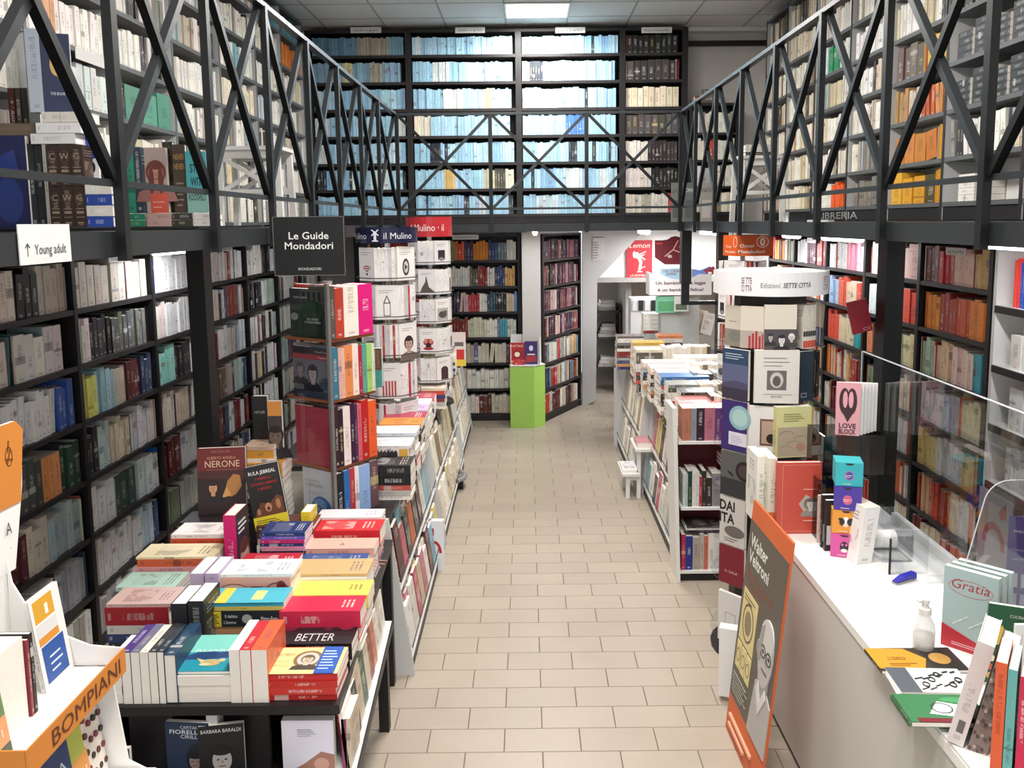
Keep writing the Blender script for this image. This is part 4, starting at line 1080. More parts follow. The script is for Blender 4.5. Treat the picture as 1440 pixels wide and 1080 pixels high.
# emperor book and tilted black book
def nerone(P):
    P.rect(0, 0, 1, .62, '2a1614'); P.rect(0, .6, 1, 1, '6a201c')
    P.poly([(0, .55), (1, .5), (1, .66), (0, .66)], '48201a')
    P.text('ALBERTO ANGELA', .5, .83, .014, 'd09078', width=P.w * .6); P.text('NERONE', .52, .71, .034, 'd8b898', width=P.w * .72); P.text('BESTSELLER', .5, .93, .01, 'a86858', width=P.w * .4); P.line(.2, .67, .85, .67, .001, 'b08868')
    P.poly([(.55, .3), (.62, .5), (.75, .6), (.88, .58), (.92, .42), (.8, .3), (.7, .26)], 'b07840'); P.poly([(.5, .25), (.6, .42), (.7, .28)], 'd0985c'); P.portrait(.32, .4, .17, 'c8946c', '2a1814', '1c1818')
face_book(279, 344, 632, 723, 4.14, '4a1c1a', 'dark red book titled NERONE propped up at the back of the table', nerone, .045, lean=.12, yaw=.12, z=zn + .002, hard=True, acc='c8a888')
def jeb(P):
    P.rect(0, 0, 1, 1, '1a1614'); P.text('RULA JEBREAL', .5, .86, .018, 'e8e8e4', width=P.w * .8, bold=.01)
    for k, (t, v) in enumerate((('I RIBELLI', .77), ('CHE STANNO CAMBIANDO', .69), ('IL MONDO', .61))): P.text(t, .5, v, .014, 'a82820', width=P.w * (.45, .8, .4)[k], bold=.01)
    P.poly([(.05, .2), (.3, .42), (.55, .38), (.8, .5), (.95, .45), (.95, .2)], '6a3c24'); P.ell(.5, .33, .1, .07, 'c08868'); P.ell(.5, .31, .04, .03, '2a1410'); P.ell(.2, .28, .06, .05, 'a87858'); P.ell(.8, .36, .07, .08, 'b07850')
    P.rect(0, 0, 1, .2, 'e0cc30'); P.lines(.08, .92, .04, .17, 4, '4a4428')
face_book(360, 406, 657, 745, 4.1, '1c1816', 'black book with a yellow band leaning tilted before the ochre stack', jeb, .04, lean=.1, yaw=.15, z=Q(370, 747, 4.1).z, tilt=.16, hard=True)
for k, (x0_, Yq) in enumerate(((348, 4.3),)):
    pass
zq = pile(340, 396, 652, 4.42, r1, [('d8983c', 11), ('dca040', 10), ('d89838', 10), ('dca040', 10), ('c8ccc8', 10), ('2a2c30', 10)], 'ochre stack behind the emperor book', .2, fillc='3a3436', n_fill=4)
pile(342, 384, 628, 4.44, zq, [('c8a890', 6), ('d8983c', 12)], 'short ochre pair on top of the tall stack', .15)
face_book(357, 378, 547, 622, 4.6, '1e1c1e', 'black volume standing on the ochre stack beside the spinner', lambda P: P.text('HITLER', .5, .68, .014, 'b8b4b0', width=P.w * .7), .05, hard=True, z=zq + .03)
face_book(379, 398, 548, 630, 4.5, '3a3434', 'dark book standing with its back to the spinner, on the ochre stack', lambda P: (P.rect(0, .75, 1, 1, 'c8843c'), P.portrait(.5, .4, .3, '6a5a50')), .03, z=zq)
one_book((Q(424, 740, 4.12).x, 4.12, Q(424, 746, 4.1).z), X_, Z_, Y_, .05, .09, .13, 'e0c830', 'small yellow-banded white book on edge behind the scarlet volumes')

# books that stand on the ledge along the table's aisle side
led = ['e8e0d4', 'b82c34', '2a2c30', 'd8d4cc', 'c8b8a0', 'e8e4dc', '3a5a48', '1c1c20', 'd0c4b0', 'e8e4dc', '8a2c30', 'e0d8d0', 'c87850', '34406a', 'e0dcd4', '2a2628', 'd8c8b8', 'c8d4cc', 'e8e4dc', 'b8444c']
for k, c in enumerate(led):
    Yk = 2.87 + k * .052; xk = -.672 - (Yk - 2.87) * .052
    an = .1
    up = V((-math.sin(an), 0, math.cos(an))); nn = V((math.cos(an), 0, math.sin(an)))
    rear = k % 2
    h = random.uniform(.30, .36) if rear else random.uniform(.2, .25)
    cover_book(V((xk - (.022 if rear else 0), Yk, .548)), V((0, 1, 0)), up, nn, .15, h, .014, c, '%s book on the table ledge, %s from the near end, %s rank' % (cname(c), ordn(k // 2 + 1), 'rear' if rear else 'front'), None, name='ledge_book', group='books leaning on the table ledge')

# books under the table front
LS = .50
def fior(P): P.rect(0, 0, 1, 1, '20304a'); P.text('CAPITANO', .6, .9, .012, 'c8d0d8', width=P.w * .5); P.text('FIORELLO', .5, .82, .016, 'd8dce0', width=P.w * .8, bold=.01); P.text('CIRILLO', .6, .75, .014, 'd8dce0', width=P.w * .5); P.ell(.7, .42, .25, .25, '141c2c'); P.portrait(.65, .38, .25, '8a7a74', '0e1420', '101828')
def bara(P): P.rect(0, 0, 1, 1, '121214'); P.text('BARBARA BARALDI', .5, .88, .014, 'd8d8d8', width=P.w * .88); P.portrait(.5, .42, .42, 'a8a4a4', '0c0c0e', '1c1c20')
def rock(P): P.rect(0, 0, 1, 1, 'd4d0dc'); P.poly([(0, 0), (1, 0), (1, .45), (.75, .5), (.4, .3), (0, .12)], '9a6a58'); P.ell(.75, .3, .15, .1, 'c09080'); P.ell(.4, .16, .14, .07, 'b07c68'); P.lines(.3, .7, .75, .88, 4, '7a7884', .15)
face_book(238, 282, 1004, 1110, 2.86, '24344e', 'dark blue thriller face out under the table, beside the black one', fior, .02, z=LS, h=.245, w_=.165, yaw=-.08)
face_book(283, 340, 1012, 1110, 2.84, '141416', 'black thriller with a woman in grey, face out under the table', bara, .02, z=LS, h=.235, w_=.16, yaw=.15)
face_book(400, 478, 1008, 1110, 2.86, 'd4d0dc', 'lavender-white book with brown rocks, face out under the near corner', rock, .03, z=LS, h=.245, w_=.19)
uprow((Q(478, 1050, 2.86).x + .005, 2.87, LS), X_, Z_, Y_, .05, .25, .16, ['8a3a60', 'c8b8a0', '3a6a48'], 'row under the near table corner', .014, .02)
uprow((Q(152, 1050, 2.92).x, 2.92, LS), X_, Z_, Y_, .1, .23, .16, ['3a3636', '8a8684', '2a2628', '5a5654'], 'row under the far-left table end')
face_book(150, 186, 1034, 1120, 2.8, '1c1c1e', 'black book framed in white, face out beside the orange stand', lambda P: P.ring(.5, .5, .47, .47, .04, 'd8d4d0', 4, 45, 405), .02, z=LS, h=.18)
part('backing_card', tbl, lambda b: b.box(-1.19, -1.15, 2.86, 3.0, .50, .77, WGREY))

# ---------------------------------------------------------------- rotating stands
WCOV = ['e8e4e4', 'ece8e6', 'e4e0e0', 'eae6e2']
def mk_art(kind):
    def f(P):
        P.lines(.15, .85, .78, .9, 2, '8a8684', .25)
        if kind == 'wifi':
            for r, c in ((.3, 'a82c34'), (.2, 'a82c34'), (.1, '4a4a4c')): P.ring(.5, .25, r, r * P.w / P.h, .05, c, 10, 35, 145)
            P.ell(.5, .2, .05, .04, '2a2a2c')
        elif kind == 'oval': P.ell(.5, .4, .2, .26, '3a3a3c'); P.ell(.5, .4, .13, .18, 'c8c4c4'); P.poly([(.42, .3), (.6, .4), (.42, .5)], '4a4a4c')
        elif kind == 'pencil': P.poly([(.35, .1), (.65, .1), (.65, .5), (.5, .72), (.35, .5)], '3a3a3c'); P.poly([(.38, .12), (.62, .12), (.62, .47), (.38, .47)], 'ece8e6'); P.poly([(.4, .5), (.6, .5), (.5, .66)], 'ece8e6')
        elif kind == 'portrait': P.portrait(.55, .38, .4, 'b89a8c', '2a2224', '7a6a64')
        elif kind == 'temple': P.rect(.3, .1, .8, .5, '4a3034'); P.ell(.55, .5, .25, .14, '4a3438')
        elif kind == 'picture': P.rect(.12, .12, .88, .62, 'b4aca8'); P.ell(.5, .35, .3, .14, '4a4848'); P.ell(.68, .42, .12, .1, '5a5654')
        elif kind == 'flag': P.rect(.15, .1, .85, .5, 'e0d8d4'); [P.rect(.2 + .13 * k, .08, .27 + .13 * k, .5, 'a83c44') for k in range(5)]
        elif kind == 'boots': P.ell(.5, .45, .3, .14, 'a82c38'); P.ell(.35, .5, .1, .1, 'c88478'); P.ell(.65, .5, .1, .1, 'c88478'); P.poly([(.3, .2), (.7, .2), (.6, .42), (.4, .42)], '22202a'); P.ell(.5, .2, .3, .06, 'a82c38')
        elif kind == 'ship': P.poly([(.1, .1), (.95, .1), (.6, .3), (.48, .7), (.44, .72), (.4, .5), (.2, .28)], '5a5044')
        elif kind == 'figure': P.rect(0, .88, 1, 1, 'a82c38'); P.ell(.5, .42, .1, .22, '3a3438'); P.ell(.5, .66, .06, .06, '3a3438'); P.rect(.45, .1, .55, .3, '3a3438')
        elif kind == 'letters': P.rect(0, .86, 1, 1, 'a84044'); P.text('ROMA', .5, .38, P.h * .17, '3a3634', width=P.w * .8, shear=.2); P.text('STORIA', .5, .14, P.h * .17, '3a3634', width=P.w * .8, shear=.2)
        elif kind == 'lens': P.rect(.25, .2, .75, .6, '2a2a2c'); P.ell(.5, .22, .2, .08, '8a8a8c')
        elif kind == 'redband': P.rect(0, 0, 1, 1, 'b03040'); P.rect(.05, .05, .72, .8, 'e4e0dc'); [P.line(.15 + .1 * k, .1, .2 + .1 * k, .5, .003, '5a5654') for k in range(5)]
        else: P.rect(.2, .15, .8, .6, 'b8b0aa')
    return f
def pocket_stand(name_label, cx, cy, r, sides, rot, tiers, header, where, floorz=0, tier_tray=True, visible=None, arts=(), spines=(), bkh=.9, thick=.012, top=None, metal=CHROME):
    """polygonal rotating stand: every side of every tier holds either a cover-out stack or a row of spines"""
    st = empty('book_spinner', (cx, cy, floorz), name_label, 'book stand')
    part('foot', st, lambda b: b.cyl((cx, cy, floorz), (cx, cy, floorz + .03), r * .9, r * .85, BLK, 20))
    part('pole', st, lambda b: b.cyl((cx, cy, floorz + .03), (cx, cy, tiers[0][1] + (.02 if header else 0)), .02, .02, metal, 10))
    ang = [rot + 2 * math.pi * k / sides for k in range(sides)]
    cor = [V((cx + r * math.cos(a), cy + r * math.sin(a), 0)) for a in ang]
    ai = 0
    for ti, (zb, zt) in enumerate(tiers):
        part('tray', st, lambda b: b.prism([c * 1.0 + Z_ * (zb - .012) for c in cor], (0, 0, .012), CLEAR if tier_tray is True else tier_tray))
        part('wire_rim', st, lambda b: b.tube([c + Z_ * (zb + .02) for c in cor] + [cor[0] + Z_ * (zb + .02)], .0035, mat('dark_wire', '24211f', .6, 0), 6))
        for k in range(sides):
            a, b_ = cor[k], cor[(k + 1) % sides]
            mid = (a + b_) / 2; n = (mid - V((cx, cy, 0))).normalized()
            to = (V((0, 0, 0)) - mid).normalized()
            if n.dot(V((EYE.x, EYE.y, 0)) - mid) < .05: continue
            ex = V((-n.y, n.x, 0)); L = (b_ - a).length
            lo = mid - ex * L / 2 + Z_ * zb
            mode = (k + ti) % 2 if sides > 4 else visible[k % sides]
            h = (zt - zb) * bkh
            if mode == 0:
                art = arts[ai % len(arts)]; ai += 1
                w_ = min(L * .92, h * .72)
                c = random.choice(WCOV)
                for q in range(3):
                    one_book(lo + ex * (L - w_) / 2 - n * (.022 + thick * (q + 1)), n, Z_, ex, thick * .95, h * (1 - .01 * q), w_, c, 'white copy, %s behind the cover, %s side, %s tier, %s' % (ordn(q), ordn(k + 1), ordn(ti + 1), where), 'copies behind the covers, ' + where, name='stand_paperback', split=False) if q else \
                    cover_book(lo + ex * (L - w_) / 2 - n * .022, ex, Z_, n, w_, h, thick * .95, c, 'white book with %s picture, %s side, %s tier, %s' % (art, ordn(k + 1), ordn(ti + 1), where), mk_art(art))
            else:
                x = 0; j = 0
                while x < L * .9 - .02:
                    t = random.uniform(.014, .024); j += 1
                    one_book(lo + ex * (x + L * .05) - n * .02, ex, Z_, -n, t * .96, h * random.uniform(.96, 1), min(.13, r * .6), random.choice(spines or WCOV), 'pale spine, %s on the %s side, %s tier, %s' % (ordn(j), ordn(k + 1), ordn(ti + 1), where), 'spines on the ' + where, name='stand_paperback', split=False)
                    x += t
    return st
def _tiers(i): return ordn(i + 1)

def band(P_, parent, cx, cy, r, z0, z1, a0, a1, m, n=14, th=.004, name='header_band'):
    def f(b):
        for k in range(n):
            t0 = a0 + (a1 - a0) * k / n; t1 = a0 + (a1 - a0) * (k + 1) / n
            p, q = V((cx + r * math.cos(t0), cy + r * math.sin(t0), z0)), V((cx + r * math.cos(t1), cy + r * math.sin(t1), z0))
            nn = ((p + q) / 2 - V((cx, cy, z0))).normalized()
            b.obox(p, q - p, -nn * th, Z_ * (z1 - z0), m)
    return part(name, parent, f)
def band_text(parent, cx, cy, r, zc, txt, size, col, aa, width, **kw):
    """letters bent along a curved header"""
    P = Print((0, 0, 0), X_, Z_, 1, 1, -Y_); P.text(txt, 0, 0, size, col, width=width, **kw)
    for i, (x, y, z) in enumerate(P.b.v):
        a = aa + x / r; rr = r - y   # y is the outward lift, negative
        P.b.v[i] = (cx + rr * math.cos(a), cy + rr * math.sin(a), zc + z)
    return P.done(parent, 'lettering')

# navy header stand
tb2 = empty('display_table', (-1.3, 7, 0), 'black table behind the slanted racks carrying the two lettered round stands', 'table')
boxpart('table_top', tb2, -1.75, -.965, 5.5, 8.5, .885, .92, BLK)
for x in (-1.74, -1.02):
    for y in (5.52, 8.44): boxpart('leg', tb2, x, x + .05, y, y + .05, 0, .885, BLK)
def qz(px, py, y): return Q(px, py, y).z
Y1 = 5.95
c1 = (Q(540, 400, Y1).x, Y1 + .18)
tiers = [(qz(540, 395, Y1), qz(540, 343, Y1)), (qz(540, 449, Y1), qz(540, 396, Y1)), (qz(540, 503, Y1), qz(540, 451, Y1)), (qz(540, 560, Y1), qz(540, 505, Y1)), (qz(540, 615, Y1), qz(540, 562, Y1))]
s1 = pocket_stand('rotating book stand with navy lettered header and white paperbacks', c1[0], c1[1], .235, 8, math.pi / 8 + .1, tiers, True, 'navy-header stand', .92, arts=['wifi', 'oval', 'pencil', 'temple', 'picture', 'portrait', 'flag', 'redband', 'letters'], spines=WCOV + ['e8e4e4', 'c8c4c4', 'b03040'])
hz0, hz1 = qz(540, 342, Y1), qz(540, 320, Y1)
h1_ = band(None, s1, c1[0], c1[1], .225, hz0, hz1, 0, 2 * math.pi, mat('navy_header', '181c3a', .4), 24)
for k, a in enumerate((-math.pi / 2 - 1.0, -math.pi / 2 + .55)):
    band_text(h1_, c1[0], c1[1], .226, hz0 + .03, 'il Mulino', .045, 'd8d8e0', a, .22)
def windm(P): pass
P = Print((c1[0] - .075, c1[1] - .231, hz0 + .01), X_, Z_, .06, .09, -Y_); P.line(.1, .95, .9, .5, .008, 'd8d8e0').line(.9, .95, .1, .5, .008, 'd8d8e0').ell(.5, .68, .2, .15, 'd8d8e0').rect(.35, .05, .65, .6, 'd8d8e0').rect(.15, .03, .85, .12, 'd8d8e0'); P.done(s1, 'emblem')
part('clear_cover', s1, lambda b: b.cyl((c1[0], c1[1], hz1), (c1[0], c1[1], hz1 + .004), .235, .235, CLEAR, 24))
# red header stand
Y2 = 7.3
c2 = (Q(602, 400, Y2).x, Y2 + .17)
tiers = [(qz(602, 372, Y2), qz(602, 335, Y2)), (qz(602, 414, Y2), qz(602, 375, Y2)), (qz(602, 455, Y2), qz(602, 417, Y2)), (qz(602, 497, Y2), qz(602, 458, Y2)), (qz(602, 538, Y2), qz(602, 500, Y2))]
s2 = pocket_stand('rotating book stand with red lettered header and white paperbacks', c2[0], c2[1], .215, 8, math.pi / 8 - .05, tiers, True, 'red-header stand', .92, arts=['boots', 'lens', 'ship', 'temple', 'figure', 'picture'], spines=WCOV)
hz0, hz1 = qz(602, 333, Y2), qz(602, 305, Y2)
h2_ = band(None, s2, c2[0], c2[1], .205, hz0, hz1, 0, 2 * math.pi, mat('red_header', 'b82c34', .4), 24)
band_text(h2_, c2[0], c2[1], .206, hz0 + .05, 'il Mulino · il', .06, 'f0e0e0', -math.pi / 2 + .0, .32)
part('clear_cover', s2, lambda b: b.cyl((c2[0], c2[1], hz1), (c2[0], c2[1], hz1 + .004), .215, .215, CLEAR, 24))

# square acrylic stand with the black guide sign
YC = 4.43
ang = math.radians(33); S_ = .36
C0 = V((Q(463, 500, YC).x, YC, 0)); dl = V((-math.cos(ang), math.sin(ang), 0)); dr = V((math.sin(ang), math.cos(ang), 0))
nl = V((-math.sin(ang), -math.cos(ang), 0)); nr_ = V((math.cos(ang), -math.sin(ang), 0))
cc_ = C0 + (dl + dr) * S_ / 2
sp = empty('book_spinner', (cc_.x, cc_.y, 0), 'clear acrylic four-sided rotating stand under the black guide sign', 'book stand')
zT = [(qz(463, 478, YC), qz(463, 400, YC)), (qz(463, 564, YC), qz(463, 486, YC)), (qz(463, 660, YC), qz(463, 570, YC)), (qz(463, 742, YC), qz(463, 664, YC))]
WOODB = mat('copper_brown_tray', '9a5c38', .4)
part('foot', sp, lambda b: b.cyl((cc_.x, cc_.y, 0), (cc_.x, cc_.y, .04), .22, .2, BLK, 20))
part('pole', sp, lambda b: b.cyl((cc_.x, cc_.y, .04), (cc_.x, cc_.y, zT[0][1]), .025, .025, CHROME, 12))
for k, p in enumerate((C0, C0 + dl * S_, C0 + dr * S_, C0 + (dl + dr) * S_)):
    part('corner_post', sp, lambda b: b.obox(p - dl * .008 - dr * .008 + Z_ * (zT[3][0] - .03), dl * .02, dr * .02, Z_ * (zT[0][1] - zT[3][0] + .03), CHROME if k == 0 else CLEAR))
part('clear_side', sp, lambda b: b.obox(C0 + nl * .012 + Z_ * (zT[3][0] - .02), dl * S_, nl * .002, Z_ * (zT[0][1] - zT[3][0] - .02), CLEAR))
part('rib', sp, lambda b: b.obox(C0 + dl * .18 + nl * .014 + Z_ * (zT[3][0] - .02), dl * .004, nl * .004, Z_ * (zT[0][1] - zT[3][0] - .02), CLEAR))
for zb, zt in zT:
    part('tray', sp, lambda b: b.obox(C0 + dl * .006 + dr * .006 + Z_ * (zb - .018), dl * (S_ - .012), dr * (S_ - .012), Z_ * .016, WOODB))
def lf(ti, w_, h, col, label, art, off=.0, th=.02, u=.02, hard=False):
    """cover-out book on the left face; u measured from the viewer's left edge"""
    zb = zT[ti][0]; ex = -dl
    return cover_book(C0 + dl * (S_ - u) + nl * (-.012 - off) + Z_ * zb, ex, Z_, nl, w_, h, th, col, label, art, hard=hard)
H4 = [(a[1] - a[0]) for a in zT]
def ferrara(P): P.rect(0, 0, 1, 1, '1c2c22'); P.rect(0, .55, 1, 1, '3a4042'); P.rect(.3, .72, .95, .98, '5a5a58'); [P.rect(.36 + .14 * k, .74, .42 + .14 * k, .94, '22282a') for k in range(4)]; P.ell(.6, .55, .3, .22, '1c3c28'); P.ell(.12, .42, .1, .08, '8a9088'); P.text('MASSIMO ZAMBONI', .3, .8, .011, 'd8dcd8', width=P.w * .35); P.text('PER I MORTI', .62, .36, .012, 'd8dcd8', width=P.w * .3); P.text('DI REGGIO EMILIA', .62, .3, .012, 'd8dcd8', width=P.w * .42)
lf(0, .29, H4[0] * .9, '20302a', 'dark green book with an old street scene, top tier of the acrylic stand', ferrara, 0, .035, .055)
lf(0, .27, H4[0] * .97, 'a8342c', 'red book standing behind the green one, top tier of the acrylic stand', lambda P: P.ring(.6, .8, .2, .15, .02, 'e0b8a8'), .045, .03, .04)
for k, (c, t) in enumerate((('d8a048', .012), ('e0d8c8', .012), ('e06030', .014))): lf(0, .25, H4[0] * .95, c, '%s book edge showing at the outer side, top tier of the acrylic stand' % cname(c), None, .08 + .02 * k, t, .0)
def napoleon(P): P.rect(0, 0, 1, 1, '6a6a74'); P.rect(0, .86, 1, 1, '3a3038'); P.rect(0, .76, 1, .86, 'a03440'); P.text('Marcel Proust', .75, .9, .01, 'd0c8c8', width=P.w * .3); P.text('Il barone', .8, .79, .012, 'e0d8d8', width=P.w * .25); P.portrait(.52, .48, .3, 'a89c9c', '2c282c', '1e2028'); P.portrait(.2, .55, .24, '8a8284', '4a4448', '2a2a30'); P.ell(.85, .3, .15, .12, '3a4458'); P.rect(0, 0, 1, .14, '2c3444')
lf(1, .30, H4[1] * .93, '5a5a64', 'grey book with a group of men in bow ties, second tier of the acrylic stand', napoleon, 0, .03, .06)
for k, c in enumerate(('e0dcd8', 'e8e4e0')): lf(1, .26, H4[1] * .95, c, 'white book edge %s the bow-tie cover, second tier of the acrylic stand' % ('just behind', 'farthest behind')[k], None, .04 + .03 * k, .024, .02 - .01 * k)
lf(2, .29, H4[2] * .92, 'a83a4c', 'plain crimson book, third tier of the acrylic stand', lambda P: P.text('MILANO', .85, .06, .008, 'c88090', width=.03), 0, .03, .06)
for k, c in enumerate(('4a2c3c', '3a2458')): lf(2, .26, H4[2] * .93, c, '%s book edge behind the crimson book, third tier of the acrylic stand' % cname(c), None, .04 + .035 * k, .03, .025 - .012 * k)
def globe(P): P.rect(0, 0, 1, 1, 'd8d8dc'); P.text('IL CASATO', .3, .74, .016, '8a8a90', width=P.w * .42); P.text('DI NAPOLEONE', .33, .66, .016, '8a8a90', width=P.w * .5); P.ell(.55, .28, .3, .22, '3a6ab0'); P.ell(.5, .33, .2, .12, '7aa0d0'); P.line(.45, .32, .65, .22, .008, '1c3c70'); P.lines(.15, .7, .52, .6, 2, 'a8a8b0', .2)
lf(3, .26, H4[3] * .97, 'd8d8dc', 'white book with a blue globe, bottom tier of the acrylic stand', globe, 0, .02, .10)
for k in range(4): lf(3, .24, H4[3] * .98, ['d8d8d8', '2a2a2c', 'c0c0bc', '8a8c80'][k], '%s book edge, %s behind the globe cover, bottom tier of the acrylic stand' % (cname(['d8d8d8', '2a2a2c', 'c0c0bc', '8a8c80'][k]), ordn(k + 1)), None, .03 + .03 * k, .018, .08 - .02 * k)
RFC = [[('5a5048', .03), ('b84030', .05), ('ece4d8', .09), ('d81e7a', .09)],
       [('3a7088', .04), ('d8a898', .02), ('e0b0a0', .02), ('e08850', .05), ('f0d8cc', .04), ('a82c48', .025), ('5aa090', .03), ('a0cc70', .035), ('d0d8c0', .02)],
       [('3a2028', .03), ('2a2028', .03), ('e8d8d4', .05), ('3a2038', .03), ('4a2c50', .02), ('d06070', .03), ('b82420', .05), ('e86030', .06)],
       [('1c2028', .05), ('2c68a8', .04), ('b83848', .035), ('e8e0e0', .03), ('90b0e0', .08), ('6a4c54', .06)]]
for ti, row in enumerate(RFC):
    tot = sum(t for _, t in row); k_ = (S_ - .03) / tot; x = .012
    for j, (c, t) in enumerate(row):
        one_book(C0 + dr * x + nr_ * .006 + Z_ * zT[ti][0], dr, Z_, -nr_, t * k_ * .96, H4[ti] * random.uniform(.9, .97), .16, c, '%s spine, %s along the %s tier of the acrylic stand' % (cname(c), ordn(j + 1), ordn(ti + 1)), 'spines on the acrylic stand')
        x += t * k_
hb = [Q(386.5, 388, 4.22), Q(486, 387, 4.22), Q(386.5, 305, 4.22)]
part('sign_neck', sp, lambda b: (b.box(hb[0].x + .15, hb[0].x + .2, 4.235, 4.24, zT[0][1] + .01, hb[0].z + .1, CLEAR), b.box(hb[0].x + .15, hb[0].x + .2, 4.235, 4.62, zT[0][1] + .005, zT[0][1] + .01, CLEAR)))
b = MB(); b.obox(hb[0], X_ * (hb[1].x - hb[0].x), Z_ * (hb[2].z - hb[0].z), Y_ * .012, mat('black_sign_board', '121213', .6)); sb = b.build('sign_board', sp)
P = Print(hb[0], X_, Z_, hb[1].x - hb[0].x, hb[2].z - hb[0].z, -Y_)
P.text('Le Guide', .5, .62, .036, 'e0e0dc', width=P.w * .56, bold=.008).text('Mondadori', .5, .45, .036, 'e0e0dc', width=P.w * .68, bold=.008).text('MONDADORI', .5, .09, .014, 'b8b8b4', width=P.w * .32, bold=.01).ring(.5, .5, .705, .705, .006, '8a8c8a', 4, 45, 405); sub(P.done(sb, 'lettering'), sb)

# ---------------------------------------------------------------- slanted fixtures, left of the aisle
def aframe(y0, y1, xb, xt, zt, side, label, where, spec='muted', top_x=None, tiers=((.10, .40), (.50, .42)), white=WGREY):
    """xb: foot of the aisle face, xt: its top edge; side=+1 faces +X, -1 faces -X"""
    e = empty('slanted_bookrack', ((xb + (top_x or xt)) / 2, y0, 0), label, 'book rack')
    tx = top_x
    for y in (y0, y1 - .018):
        part('end_panel', e, lambda b: b.prism([(xb, y, 0), (tx, y, 0), (tx, y, zt), (xt, y, zt)], (0, .018, 0), white))
    sl = (xt - xb) / zt
    part('top_board', e, lambda b: b.box(tx, xt, y0 + .018, y1 - .018, zt - .02, zt, BLK))
    part('back_board', e, lambda b: b.prism([(xb + sl * .05 - side * .16, y0 + .02, .05), (xb + sl * .05 - side * .15, y0 + .02, .05), (xt - side * .14 , y0 + .02, zt - .02), (xt - side * .15, y0 + .02, zt - .02)], (0, y1 - y0 - .04, 0), white))
    part('plinth', e, lambda b: b.box(xb - side * .04, xb - side * .02, y0 + .018, y1 - .018, 0, .09, BLK))
    for ti, (z, h) in enumerate(tiers):
        x = xb + sl * z
        part('ledge', e, lambda b: b.obox((x - side * .17, y0 + .02, z - .015), (side * .17, 0, 0), (0, y1 - y0 - .04, 0), (0, 0, .015), white))
        part('front_rail', e, lambda b: b.bar((x + side * .0, y0 + .02, z + .06), (x + side * .0, y1 - .02, z + .06), .004, .007, mat('dark_wire', '24211f', .6, 0), side=X_))
        up = V((sl, 0, 1)).normalized(); nn = V((side, 0, -sl * side)).normalized()
        yy = y0 + .04; j = 0
        while yy < y1 - .2:
            w_ = random.uniform(.12, .16); hh = h * random.uniform(.6, .85); j += 1; c0 = random.choice(SHAPES[spec][0].split())
            for q in range(3 if spec == 'rack' else 2):
                c = jit(c0 if q < 2 else random.choice(SHAPES[spec][0].split()), 4)
                off = .012 + .028 * q + .014 * (j % 2)
                P0 = V((x, yy + .012 * q, z + .001)) - V((side, 0, 0)) * off
                exx = Y_ if side > 0 else -Y_
                if side < 0: P0 = P0 + Y_ * w_
                cover_book(P0, exx, up, nn, w_, hh + .012 * q, .02, c, '%s book, %s copy of the %s pocket, %s' % (cname(c), ('front', 'middle', 'rear')[q], ordn(j), ('lower ' if ti == 0 else 'upper ') + where), None, name='rack_book', group='books face out on the %s%s' % ('lower ' if ti == 0 else 'upper ', where))
            yy += w_ * .62 if spec == 'rack' else w_ + .01
    return e
TL = .92
aframe(4.46, 6.32, -.655, -.78, TL, 1, 'slanted white rack nearest along the left side of the aisle', 'ledge of the nearest left rack', 'rack', -.95)
aframe(6.40, 8.50, -.655, -.79, TL, 1, 'slanted white rack, middle one along the left side of the aisle', 'ledge of the middle left rack', 'cream', -.95)
aframe(8.62, 10.2, -.69, -.82, TL, 1, 'slanted white rack at the back end of the left side', 'ledge of the last left rack', 'cream', -1.3)
# piles on their tops
LP = [(513, 577, 655, 4.78, [('242426', 15), ('1e1e20', 14)], 'black stack on the nearest left rack', .2),
      (513, 577, 627, 4.98, [('e4e0dc', 4), ('e8e4e0', 24)], 'white lettered stack on the nearest left rack', .2),
      (520, 585, 609, 5.25, [('d8e0ea', 5), ('c8c8cc', 12)], 'pale stack behind the lettered one', .2),
      (532, 592, 597, 5.5, [('e08838', 6), ('2a2a3c', 3), ('d8d8e8', 6)], 'orange-edged stack on the nearest rack', .2),
      (538, 597, 588, 5.8, [('a83a50', 5), ('f0dcd8', 5)], 'crimson and pale stack', .2),
      (545, 600, 577, 6.1, [('d0b0d8', 6), ('8a2c50', 4)], 'lilac stack on the nearest rack end', .2),
      (545, 604, 568, 6.45, [('e8e8f0', 4), ('5a3c98', 9)], 'purple stack on the middle left rack', .2),
      (552, 610, 560, 6.75, [('b84058', 5), ('e8dce0', 4)], 'red and white stack on the middle rack', .2),
      (560, 626, 546, 7.2, [('e8d8c8', 4), ('c8503c', 6)], 'brick-red stack with yellow slip', .2),
      (588, 626, 530, 7.5, [('d8c8c0', 4), ('8a4048', 4)], 'rose stack on the middle rack', .2),
      (588, 632, 510, 7.9, [('f4f0e4', 4), ('e8d068', 5), ('f0e0a0', 6), ('e8e4dc', 5)], 'cream and yellow stack by the red-header stand', .2),
      (600, 640, 500, 8.7, [('f0ece0', 5), ('e8dca0', 5)], 'cream stack on the last rack', .2),
      (610, 648, 490, 9.3, [('d8d4cc', 5), ('c8b898', 5)], 'pale stack at the end of the last rack', .2)]
for a in LP: pile(a[0], a[1], a[2], a[3], TL, a[4], a[5], a[6], name='rack_top_book')
P = Print(Q(514, 652, 4.979), X_, Z_, Q(577, 640, 4.98).x - Q(514, 640, 4.98).x, .085, -Y_)
P.rect(.76, .1, .95, 1.05, 'd8a848')
for k in range(34): P.rect(.05 + k * .02, .4 + (k * 7 % 5) * .03, .063 + k * .02, 1.0 - (k * 3 % 4) * .05, '2a2a2c')
P.done([o for o in COL.objects if 'white lettered stack' in o.get('label', '')][-1], 'lettering')
